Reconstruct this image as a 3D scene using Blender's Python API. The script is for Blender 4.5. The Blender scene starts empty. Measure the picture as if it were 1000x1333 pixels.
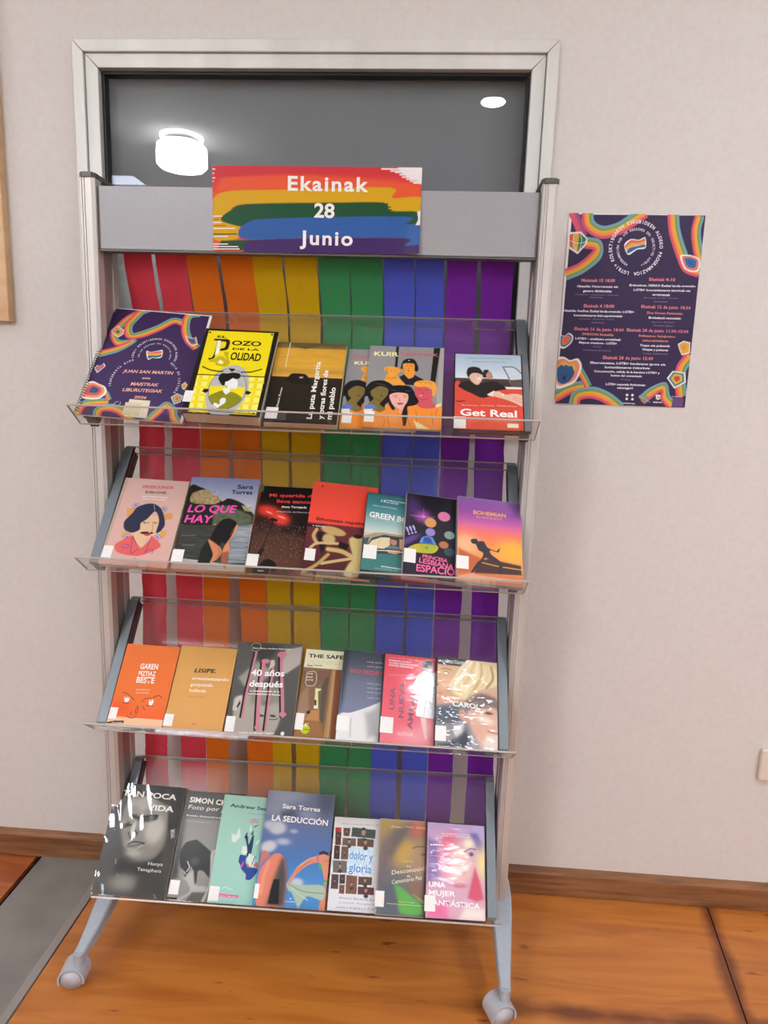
import bpy, bmesh, math, random
import numpy as np
from mathutils import Vector, Matrix
C = bpy.context.scene.collection
SC = bpy.context.scene
# ------------------------------------------------------------ camera
cam_d = bpy.data.cameras.new('camera'); cam = bpy.data.objects.new('camera', cam_d); C.objects.link(cam)
cam_d.sensor_fit = 'HORIZONTAL'; cam_d.sensor_width = 36.0; cam_d.lens = 861.08/1000*36.0
cam_d.clip_start = .02
YAW, PITCH, ROLL, CH = -0.0588, -0.1752, 0.0331, 1.2936
_f = Vector((math.sin(YAW)*math.cos(PITCH), math.cos(YAW)*math.cos(PITCH), math.sin(PITCH)))
_r = Vector((math.cos(YAW), -math.sin(YAW), 0)); _u = _r.cross(_f)
_r2 = math.cos(ROLL)*_r + math.sin(ROLL)*_u; _u2 = -math.sin(ROLL)*_r + math.cos(ROLL)*_u
cam.matrix_world = Matrix.Translation((0, 0, CH)) @ Matrix((_r2, _u2, -_f)).transposed().to_4x4()
SC.camera = cam
# ------------------------------------------------------------ world and colour
wd = bpy.data.worlds.new('dim_surroundings'); SC.world = wd; wd.use_nodes = True
wd.node_tree.nodes['Background'].inputs[0].default_value = (.8, .82, .85, 1)
wd.node_tree.nodes['Background'].inputs[1].default_value = 0.05
SC.view_settings.view_transform = 'Standard'; SC.view_settings.look = 'None'
SC.view_settings.gamma = 1; SC.view_settings.use_curve_mapping = False
SC.view_settings.exposure = EXPO = 0.46
SC.cycles.max_bounces = 10; SC.cycles.transparent_max_bounces = 24; SC.cycles.caustics_reflective = False
# ------------------------------------------------------------ helpers
def lin(h, a=1.0):
    c = [int(h[i:i+2], 16)/255 for i in (0, 2, 4)]
    return tuple(x/12.92 if x <= .04045 else ((x+.055)/1.055)**2.4 for x in c) + (a,)
def mat(name, col, rough=.5, metal=0., spec=.5, coat=0., crough=.1, trans=0., emit=None, est=0.):
    m = bpy.data.materials.new(name); m.use_nodes = True; b = m.node_tree.nodes['Principled BSDF']; I = b.inputs
    I['Base Color'].default_value = lin(col) if isinstance(col, str) else col
    I['Roughness'].default_value = rough; I['Metallic'].default_value = metal; I['Specular IOR Level'].default_value = spec
    I['Coat Weight'].default_value = coat; I['Coat Roughness'].default_value = crough
    if emit: I['Emission Color'].default_value = lin(emit); I['Emission Strength'].default_value = est
    return m
class NT:
    def __init__(s, m): s.t = m.node_tree; s.b = s.t.nodes.get('Principled BSDF')
    def n(s, ty, **k):
        nd = s.t.nodes.new(ty)
        for a, b in k.items(): setattr(nd, a, b)
        return nd
    def l(s, a, b): s.t.links.new(a, b)
def grain(m, scale, c0, c1, bump=.1, stretch=(1, 1, 1), detail=6, lo=.35, hi=.65, dist=.002, rough=None):
    T = NT(m); tc = T.n('ShaderNodeTexCoord'); mp = T.n('ShaderNodeMapping'); mp.inputs['Scale'].default_value = stretch
    nz = T.n('ShaderNodeTexNoise'); nz.inputs['Scale'].default_value = scale; nz.inputs['Detail'].default_value = detail
    T.l(tc.outputs['Object'], mp.inputs[0]); T.l(mp.outputs[0], nz.inputs[0])
    cr = T.n('ShaderNodeValToRGB'); e = cr.color_ramp.elements
    e[0].position = lo; e[1].position = hi; e[0].color = lin(c0); e[1].color = lin(c1)
    T.l(nz.outputs[0], cr.inputs[0]); T.l(cr.outputs[0], T.b.inputs['Base Color'])
    if bump:
        bp = T.n('ShaderNodeBump'); bp.inputs['Strength'].default_value = bump; bp.inputs['Distance'].default_value = dist
        T.l(nz.outputs[0], bp.inputs['Height']); T.l(bp.outputs[0], T.b.inputs['Normal'])
    return m
def clear(name, tint, rough, ior, bump=0, bscale=20, stretch=(1, 1, 1), bdist=.004, dust=0.):
    # thin clear sheet: light passes straight through, Fresnel share reflects
    m = bpy.data.materials.new(name); m.use_nodes = True; t = m.node_tree; t.nodes.remove(t.nodes['Principled BSDF'])
    T = NT(m); tr = T.n('ShaderNodeBsdfTransparent'); tr.inputs[0].default_value = lin(tint)
    gl = T.n('ShaderNodeBsdfGlossy'); gl.inputs['Roughness'].default_value = rough
    # two-sided Schlick term, so that the far face of a thin sheet does not act as a mirror
    lw = T.n('ShaderNodeLayerWeight'); lw.inputs[0].default_value = .5; pw = T.n('ShaderNodeMath', operation='POWER'); T.l(lw.outputs['Facing'], pw.inputs[0]); pw.inputs[1].default_value = 5
    f0 = ((ior-1)/(ior+1))**2; fr = T.n('ShaderNodeMath', operation='MULTIPLY_ADD'); T.l(pw.outputs[0], fr.inputs[0]); fr.inputs[1].default_value = 1-f0; fr.inputs[2].default_value = f0; mx = T.n('ShaderNodeMixShader')
    T.l(fr.outputs[0], mx.inputs[0]); T.l(tr.outputs[0], mx.inputs[1]); T.l(gl.outputs[0], mx.inputs[2])
    out = mx
    if dust:
        df = T.n('ShaderNodeBsdfDiffuse'); df.inputs[0].default_value = (.85, .85, .85, 1); m2 = T.n('ShaderNodeMixShader'); m2.inputs[0].default_value = dust
        T.l(mx.outputs[0], m2.inputs[1]); T.l(df.outputs[0], m2.inputs[2]); out = m2
    if bump:
        tc = T.n('ShaderNodeTexCoord'); mp = T.n('ShaderNodeMapping'); mp.inputs['Scale'].default_value = stretch
        nz = T.n('ShaderNodeTexNoise'); nz.inputs['Scale'].default_value = bscale; nz.inputs['Detail'].default_value = 3; nz.inputs['Distortion'].default_value = 1.2
        bp = T.n('ShaderNodeBump'); bp.inputs['Strength'].default_value = bump; bp.inputs['Distance'].default_value = bdist
        T.l(tc.outputs['Object'], mp.inputs[0]); T.l(mp.outputs[0], nz.inputs[0]); T.l(nz.outputs[0], bp.inputs['Height'])
        T.l(bp.outputs[0], gl.inputs['Normal']); T.l(bp.outputs[0], lw.inputs['Normal'])
    T.l(out.outputs[0], t.nodes['Material Output'].inputs[0])
    return m
def paint_mat(name, rough, coat, crough, bump=0, bscale=30, stretch=(1, 1, 1), bdist=.001):
    m = mat(name, 'ffffff', rough, spec=.22, coat=coat, crough=crough); T = NT(m)
    at = T.n('ShaderNodeAttribute', attribute_name='paint'); T.l(at.outputs['Color'], T.b.inputs['Base Color'])
    if bump:
        tc = T.n('ShaderNodeTexCoord'); mp = T.n('ShaderNodeMapping'); mp.inputs['Scale'].default_value = stretch
        nz = T.n('ShaderNodeTexNoise'); nz.inputs['Scale'].default_value = bscale; nz.inputs['Detail'].default_value = 2
        bp = T.n('ShaderNodeBump'); bp.inputs['Strength'].default_value = bump; bp.inputs['Distance'].default_value = bdist
        T.l(tc.outputs['Object'], mp.inputs[0]); T.l(mp.outputs[0], nz.inputs[0]); T.l(nz.outputs[0], bp.inputs['Height'])
        T.l(bp.outputs[0], T.b.inputs['Coat Normal'])
    return m
def obj(name, bm, m, parent=None, smooth=False, mw=None):
    me = bpy.data.meshes.new(name)
    if smooth:
        for f in bm.faces: f.smooth = True
    bm.to_mesh(me); bm.free()
    for x in (m if isinstance(m, (list, tuple)) else [m]): me.materials.append(x)
    o = bpy.data.objects.new(name, me); C.objects.link(o)
    if parent: o.parent = parent
    if mw is not None: o.matrix_world = mw
    return o
def empty(name, mw):
    o = bpy.data.objects.new(name, None); C.objects.link(o); o.empty_display_size = .02; o.matrix_world = mw
    return o
def tag(o, label, cat, group=None, kind=None):
    if label: o['label'] = label
    if cat: o['category'] = cat
    if group: o['group'] = group
    if kind: o['kind'] = kind
    return o
def box(bm, x0, y0, z0, x1, y1, z1, mi=0, bev=0):
    r = bmesh.ops.create_cube(bm, size=1); vs = r['verts']
    for v in vs: v.co = Vector((x0+(v.co.x+.5)*(x1-x0), y0+(v.co.y+.5)*(y1-y0), z0+(v.co.z+.5)*(z1-z0)))
    fs = {f for v in vs for f in v.link_faces}
    for f in fs: f.material_index = mi
    if bev:
        es = list({e for v in vs for e in v.link_edges})
        bmesh.ops.bevel(bm, geom=es, offset=bev, segments=2, affect='EDGES', profile=.5)
    return bm
def B(*a, **k): return box(bmesh.new(), *a, **k)
def prism(bm, pts, z0, z1, ax='z', mi=0):
    # extrude a 2D outline; ax 'z': pts are x,y; 'y': pts are x,z; 'x': pts are y,z
    def P(a, b, c): return {'z': (a, b, c), 'y': (a, c, b), 'x': (c, a, b)}[ax]
    lo = [bm.verts.new(P(a, b, z0)) for a, b in pts]; hi = [bm.verts.new(P(a, b, z1)) for a, b in pts]
    n = len(pts); fs = [bm.faces.new(lo[::-1]), bm.faces.new(hi)]
    for i in range(n): fs.append(bm.faces.new((lo[i], lo[(i+1) % n], hi[(i+1) % n], hi[i])))
    for f in fs: f.material_index = mi
    bmesh.ops.recalc_face_normals(bm, faces=fs)
    return bm
def cyl(bm, p0, p1, r, seg=24, r2=None, mi=0):
    p0, p1 = Vector(p0), Vector(p1); d = p1-p0; q = d.to_track_quat('Z', 'Y').to_matrix().to_4x4()
    res = bmesh.ops.create_cone(bm, cap_ends=True, segments=seg, radius1=r, radius2=r if r2 is None else r2, depth=d.length, matrix=Matrix.Translation((p0+p1)/2) @ q)
    for f in {f for v in res['verts'] for f in v.link_faces}: f.material_index = mi
    return bm
def tube(bm, pts, r, seg=8):
    pts = [Vector(p) for p in pts]; rings = []
    for i, p in enumerate(pts):
        d = (pts[min(i+1, len(pts)-1)]-pts[max(i-1, 0)]).normalized(); a = d.orthogonal().normalized() if i == 0 else (rings_a-d*rings_a.dot(d)).normalized()
        rings_a = a; b = d.cross(a)
        rings.append([bm.verts.new(p+(a*math.cos(t)+b*math.sin(t))*r) for t in [2*math.pi*k/seg for k in range(seg)]])
    for i in range(len(rings)-1):
        for k in range(seg): bm.faces.new((rings[i][k], rings[i][(k+1) % seg], rings[i+1][(k+1) % seg], rings[i+1][k]))
    bm.faces.new(rings[0][::-1]); bm.faces.new(rings[-1])
    return bm
# ------------------------------------------------------------ printed artwork: a painted grid plus lettering as flat mesh
def vnoise(X, Y, sx, sy, seed):
    rg = np.random.RandomState(seed); g = rg.rand(130, 130)
    x = (X/sx) % 128; y = (Y/sy) % 128; i = x.astype(int); j = y.astype(int); fx = x-i; fy = y-j
    fx = fx*fx*(3-2*fx); fy = fy*fy*(3-2*fy)
    return (g[j, i]*(1-fx)+g[j, i+1]*fx)*(1-fy)+(g[j+1, i]*(1-fx)+g[j+1, i+1]*fx)*fy
def seg_d(X, Y, a, b):
    dx, dy = b[0]-a[0], b[1]-a[1]; L = dx*dx+dy*dy+1e-12
    t = np.clip(((X-a[0])*dx+(Y-a[1])*dy)/L, 0, 1); return np.hypot(X-a[0]-t*dx, Y-a[1]-t*dy)
def poly_sdf(X, Y, P):
    ins = np.zeros(X.shape, bool); d = np.full(X.shape, 1e9); n = len(P)
    for i in range(n):
        a, b = P[i], P[(i+1) % n]; d = np.minimum(d, seg_d(X, Y, a, b))
        if a[1] != b[1]:
            c = ((a[1] > Y) != (b[1] > Y)) & (X < (b[0]-a[0])*(Y-a[1])/(b[1]-a[1])+a[0]); ins ^= c
    return np.where(ins, -d, d)
def spline(P, k=6):
    P = [np.array(p, float) for p in P]
    if len(P) < 3: return P
    Q = [2*P[0]-P[1]]+P+[2*P[-1]-P[-2]]; o = []
    for i in range(1, len(Q)-2):
        for t in np.arange(k)/k:
            o.append(.5*((2*Q[i])+(-Q[i-1]+Q[i+1])*t+(2*Q[i-1]-5*Q[i]+4*Q[i+1]-Q[i+2])*t*t+(-Q[i-1]+3*Q[i]-3*Q[i+1]+Q[i+2])*t**3))
    return o+[P[-1]]
def closed_spline(P, k=4):
    n = len(P); P = [np.array(p, float) for p in P]; o = []
    for i in range(n):
        a, b, c, d = P[i-1], P[i], P[(i+1) % n], P[(i+2) % n]; m = np.hypot(*(c-b))
        for t in np.arange(k)/k:
            t1, t2 = (c-a)*.42, (d-b)*.42; h2 = t*t*(3-2*t); o.append(b*(1-h2)+c*h2+t1*(t**3-2*t*t+t)+t2*(t**3-t*t))
    return o
TEXTS = {}
def text_key(txt, st): return (txt, 'b' in st, 'p' in st)
def prepare_texts():
    keys = {('H', False, False)}
    for w, h, ops in ART.values():
        for op in ops:
            if op[0] == 'T': keys.add(text_key(op[1], op[6]))
            if op[0] == 'A':
                for ch in op[1]:
                    if ch != ' ': keys.add((ch, True, False))
    obs = []
    for k in sorted(keys):
        cu = bpy.data.curves.new('t', 'FONT'); cu.body = k[0]; cu.size = 1; cu.resolution_u = 4 if len(k[0]) < 10 else 2 if len(k[0]) < 22 else 1
        cu.offset = .026 if k[1] else 0; cu.space_character = 1.18 if k[2] else 1.0
        o = bpy.data.objects.new('t', cu); C.objects.link(o); obs.append((k, o, cu))
    dg = bpy.context.evaluated_depsgraph_get(); dg.update()
    for k, o, cu in obs:
        me = o.evaluated_get(dg).to_mesh()
        n = len(me.vertices); co = np.empty(n*3); me.vertices.foreach_get('co', co); co = co.reshape(-1, 3)[:, :2]
        me.calc_loop_triangles(); m = len(me.loop_triangles); tr = np.empty(m*3, int)
        me.loop_triangles.foreach_get('vertices', tr); tr = tr.reshape(-1, 3)
        # weld doubles so that outline edges can be told from inner ones
        cr = {}; ed = {}
        for a, b, c in tr:
            for e in ((a, b), (b, c), (c, a)):
                q = tuple(sorted(((round(co[e[0]][0], 4), round(co[e[0]][1], 4)), (round(co[e[1]][0], 4), round(co[e[1]][1], 4))))); ed[q] = ed.get(q, 0)+1
        hor = [q for q, c_ in ed.items() if c_ == 1 and abs(q[0][1]-q[1][1]) < .003 and .04 < abs(q[0][0]-q[1][0]) < .17]
        TEXTS[k] = (co.copy(), tr.copy(), hor); o.evaluated_get(dg).to_mesh_clear()
    for k, o, cu in obs:
        bpy.data.objects.remove(o); bpy.data.curves.remove(cu)
def glyphs(k, serif=False):
    co, tr, hor = TEXTS[k]
    if serif and len(co):
        V = [co]; F = [tr]; n = len(co); CAP_ = TEXTS[('H', False, False)][0][:, 1].max()
        for (a, b) in hor:
            y = a[1]
            for lev, s in ((0, 1), (CAP_, -1), (.545, -1), (.76, -1), (-.2, 1)):
                if abs(y-lev) < .045:
                    x0, x1 = min(a[0], b[0])-.055, max(a[0], b[0])+.055
                    V.append(np.array([(x0, y), (x1, y), (x1, y+s*.035), (x0, y+s*.035)])); F.append(np.array([(n, n+1, n+2), (n, n+2, n+3)])); n += 4; break
        co = np.vstack(V); tr = np.vstack(F)
    return co, tr
def print_mesh(name, art, material, parent, z, cell=1.0, x_off=0., y_off=0., bend=None):
    w, h, ops = ART[art]; nx = max(2, int(round(w/cell)))+1; ny = max(2, int(round(h/cell)))+1
    xs = np.linspace(0, w, nx); ys = np.linspace(0, h, ny); X, Y = np.meshgrid(xs, ys)      # Y measured downwards
    col = np.ones((ny, nx, 3))
    def mix(mask, c):
        c = np.array(lin(c)[:3]); col[:] = col*(1-mask[..., None])+c*mask[..., None]
    V2 = []; F2 = []; K2 = []; nv = 0
    def add_text(co, tr, c):
        nonlocal nv
        V2.append(co); F2.append(tr+nv); K2.append(np.tile(np.array(lin(c)[:3]), (len(co), 1))); nv += len(co)
    CAPH = TEXTS[('H', False, False)][0][:, 1].max()
    for op in ops:
        k = op[0]
        if k == 'V':
            vs = [a/100*h for a, _ in op[1]]; cs = np.array([lin(b)[:3] for _, b in op[1]])
            for i in range(3): col[..., i] = np.interp(Y, vs, cs[:, i])
        elif k == 'P':
            P = [(a*w/100, b*h/100) for a, b in op[2]]; s = max(op[3], .7)
            if len(P) >= 7 and op[3] >= .7: P = closed_spline(P)
            mix(np.clip(.5-poly_sdf(X, Y, P)/s, 0, 1) if s < 3 else 1/(1+np.exp(np.clip(poly_sdf(X, Y, P)/s*4, -30, 30))), op[1])
        elif k == 'S' and op[2] <= 2.2 and op[4] <= .85 and len(op[3]) > 1:     # fine line: a crisp ribbon
            P = np.array(spline([(a*w/100, h-b*h/100) for a, b in op[3]], 5)); d = np.gradient(P, axis=0); d /= np.hypot(d[:, 0], d[:, 1])[:, None]+1e-9
            n_ = np.stack([-d[:, 1], d[:, 0]], 1)*max(op[2], .5)/2; n_ *= np.clip(np.minimum(np.arange(len(P)), np.arange(len(P))[::-1])+.8, 0, 2)[:, None]/2 if len(P) > 4 else 1
            q = np.empty((len(P)*2, 2)); q[::2] = P+n_; q[1::2] = P-n_; i_ = np.arange(len(P)-1)*2
            add_text(q, np.vstack([np.stack([i_, i_+1, i_+3], 1), np.stack([i_, i_+3, i_+2], 1)]), op[1])
        elif k == 'B' and max(op[3], op[4]) <= 3.6 and op[6] <= .85:            # small dot: a crisp ellipse
            t_ = np.arange(14)*2*math.pi/14; a = -math.radians(op[5]); ex, ey = op[3]*np.cos(t_), op[4]*np.sin(t_); cx, cy = op[2][0]*w/100, h-op[2][1]*h/100
            add_text(np.stack([cx+ex*math.cos(a)-ey*math.sin(a), cy+ex*math.sin(a)+ey*math.cos(a)], 1), np.array([(0, j, j+1) for j in range(1, 13)]), op[1])
        elif k == 'S':
            P = spline([(a*w/100, b*h/100) for a, b in op[3]]); d = np.full(X.shape, 1e9)
            for i in range(len(P)-1): d = np.minimum(d, seg_d(X, Y, P[i], P[i+1]))
            wd_ = max(op[2], .5); al = min(1, wd_/1.1); mix(np.clip(.5-(d-wd_/2)/max(op[4], .9), 0, 1)*al, op[1])
        elif k == 'B':
            cx, cy = op[2][0]*w/100, op[2][1]*h/100; a = math.radians(op[5]); dx, dy = X-cx, Y-cy
            u = (dx*math.cos(a)+dy*math.sin(a))/op[3]; v_ = (-dx*math.sin(a)+dy*math.cos(a))/op[4]; r = np.hypot(u, v_)
            sd = (r-1)*min(op[3], op[4]); s = max(op[6], .7); mix((np.clip(.5-sd/s, 0, 1) if s < 3 else 1/(1+np.exp(np.clip(sd/s*4, -30, 30))))*op[7], op[1])
        elif k == 'N':
            m_ = 1. if op[4] is None else np.clip(.5-poly_sdf(X, Y, [(a*w/100, b*h/100) for a, b in op[4]])/1.5, 0, 1)
            nz = vnoise(X, Y, op[2], op[3], op[5])*.6+vnoise(X, Y, op[2]/2, op[3]/2, op[5]+9)*.4
            col *= (1+(nz-.5)*2*op[1]*m_)[..., None]
        elif k == 'D':
            P = [(a*w/100, b*h/100) for a, b in op[3]]; rg = random.Random(op[5]); bx = [p[0] for p in P]; by = [p[1] for p in P]; n_ = 0
            pts = np.array([(rg.uniform(min(bx), max(bx)), rg.uniform(min(by), max(by))) for _ in range(op[2])])
            pts = pts[poly_sdf(pts[:, 0], pts[:, 1], P) < 0]
            for px, py in pts:
                s = op[4]*rg.uniform(.5, 1.1)*.6; q = np.array([(px-s, -py), (px, -py-s), (px+s, -py), (px, -py+s)])+[0, h]
                add_text(q, np.array([(0, 1, 2), (0, 2, 3)]), op[1])
        elif k == 'T':
            co, tr = glyphs(text_key(op[1], op[6]), 's' in op[6])
            if not len(co): continue
            a = np.array([op[3][0]*w/100, h-op[3][1]*h/100]); b = np.array([op[4][0]*w/100, h-op[4][1]*h/100]); L = np.hypot(*(b-a))
            x0, x1 = co[:, 0].min(), co[:, 0].max(); sx = L/(x1-x0); sy = op[5]/CAPH
            q = np.stack([(co[:, 0]-x0)*sx+co[:, 1]*sy*(.2 if 'i' in op[6] else 0), co[:, 1]*sy], 1)
            d = (b-a)/L; q = a+q[:, :1]*d+q[:, 1:]*np.array([-d[1], d[0]]); add_text(q, tr, op[2])
        elif k == 'A':   # lettering around a circle, clockwise, angles from the top in degrees
            _, t, c, ce, R_, hh, a0, a1 = op; cx, cy = ce[0]*w/100, h-ce[1]*h/100
            for i, ch in enumerate(t):
                if ch == ' ': continue
                co, tr, _h = TEXTS[(ch, True, False)]; ang = math.radians(a0+(a1-a0)*i/(len(t)-1)); s = hh/CAPH
                mx = (co[:, 0].min()+co[:, 0].max())/2; q = (co-[mx, 0])*s*[.85, 1]; n_ = np.array([math.sin(ang), math.cos(ang)]); t_ = np.array([n_[1], -n_[0]])
                add_text(np.array([cx, cy])+n_*R_+q[:, :1]*t_+q[:, 1:]*n_, tr, c)
    gx = X.ravel(); gy = (h-Y).ravel(); G = np.stack([gx, gy, np.zeros_like(gx)], 1)
    idx = np.arange(nx*ny).reshape(ny, nx); q = np.stack([idx[1:, :-1], idx[1:, 1:], idx[:-1, 1:], idx[:-1, :-1]], -1).reshape(-1, 4)
    cols = np.clip(col.reshape(-1, 3), 0, 1)
    if V2:
        T2 = np.vstack(V2); T2 = np.hstack([T2, np.full((len(T2), 1), .25)]); keep = (T2[:, 0] > -0.5) & (T2[:, 0] < w+.5)
        T2[:, 0] = np.clip(T2[:, 0], 0.3, w-.3); T2[:, 1] = np.clip(T2[:, 1], .3, h-.3)
        tri = np.vstack(F2)+len(G); bad = (~keep)[np.vstack(F2)].all(1); tri = tri[~bad]; G = np.vstack([G, T2]); cols = np.vstack([cols, np.vstack(K2)])
    else: tri = np.zeros((0, 3), int)
    G = G/1000.; G[:, 0] += x_off; G[:, 1] += y_off; G[:, 2] += z
    if bend: G = bend(G)
    me = bpy.data.meshes.new(name); me.vertices.add(len(G)); me.vertices.foreach_set('co', G.astype(np.float32).ravel())
    nl = len(q)*4+len(tri)*3; me.loops.add(nl); me.loops.foreach_set('vertex_index', np.concatenate([q.ravel(), tri.ravel()]).astype(np.int32))
    me.polygons.add(len(q)+len(tri)); st = np.concatenate([np.arange(len(q))*4, len(q)*4+np.arange(len(tri))*3]).astype(np.int32)
    me.polygons.foreach_set('loop_start', st); me.update(calc_edges=True)
    # flat lettering must face outwards whatever way its outlines ran
    at = me.color_attributes.new('paint', 'FLOAT_COLOR', 'POINT'); at.data.foreach_set('color', np.hstack([cols, np.ones((len(cols), 1))]).astype(np.float32).ravel())
    me.validate(); me.materials.append(material)
    o = bpy.data.objects.new(name, me); C.objects.link(o)
    if parent: o.parent = parent
    return o
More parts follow.
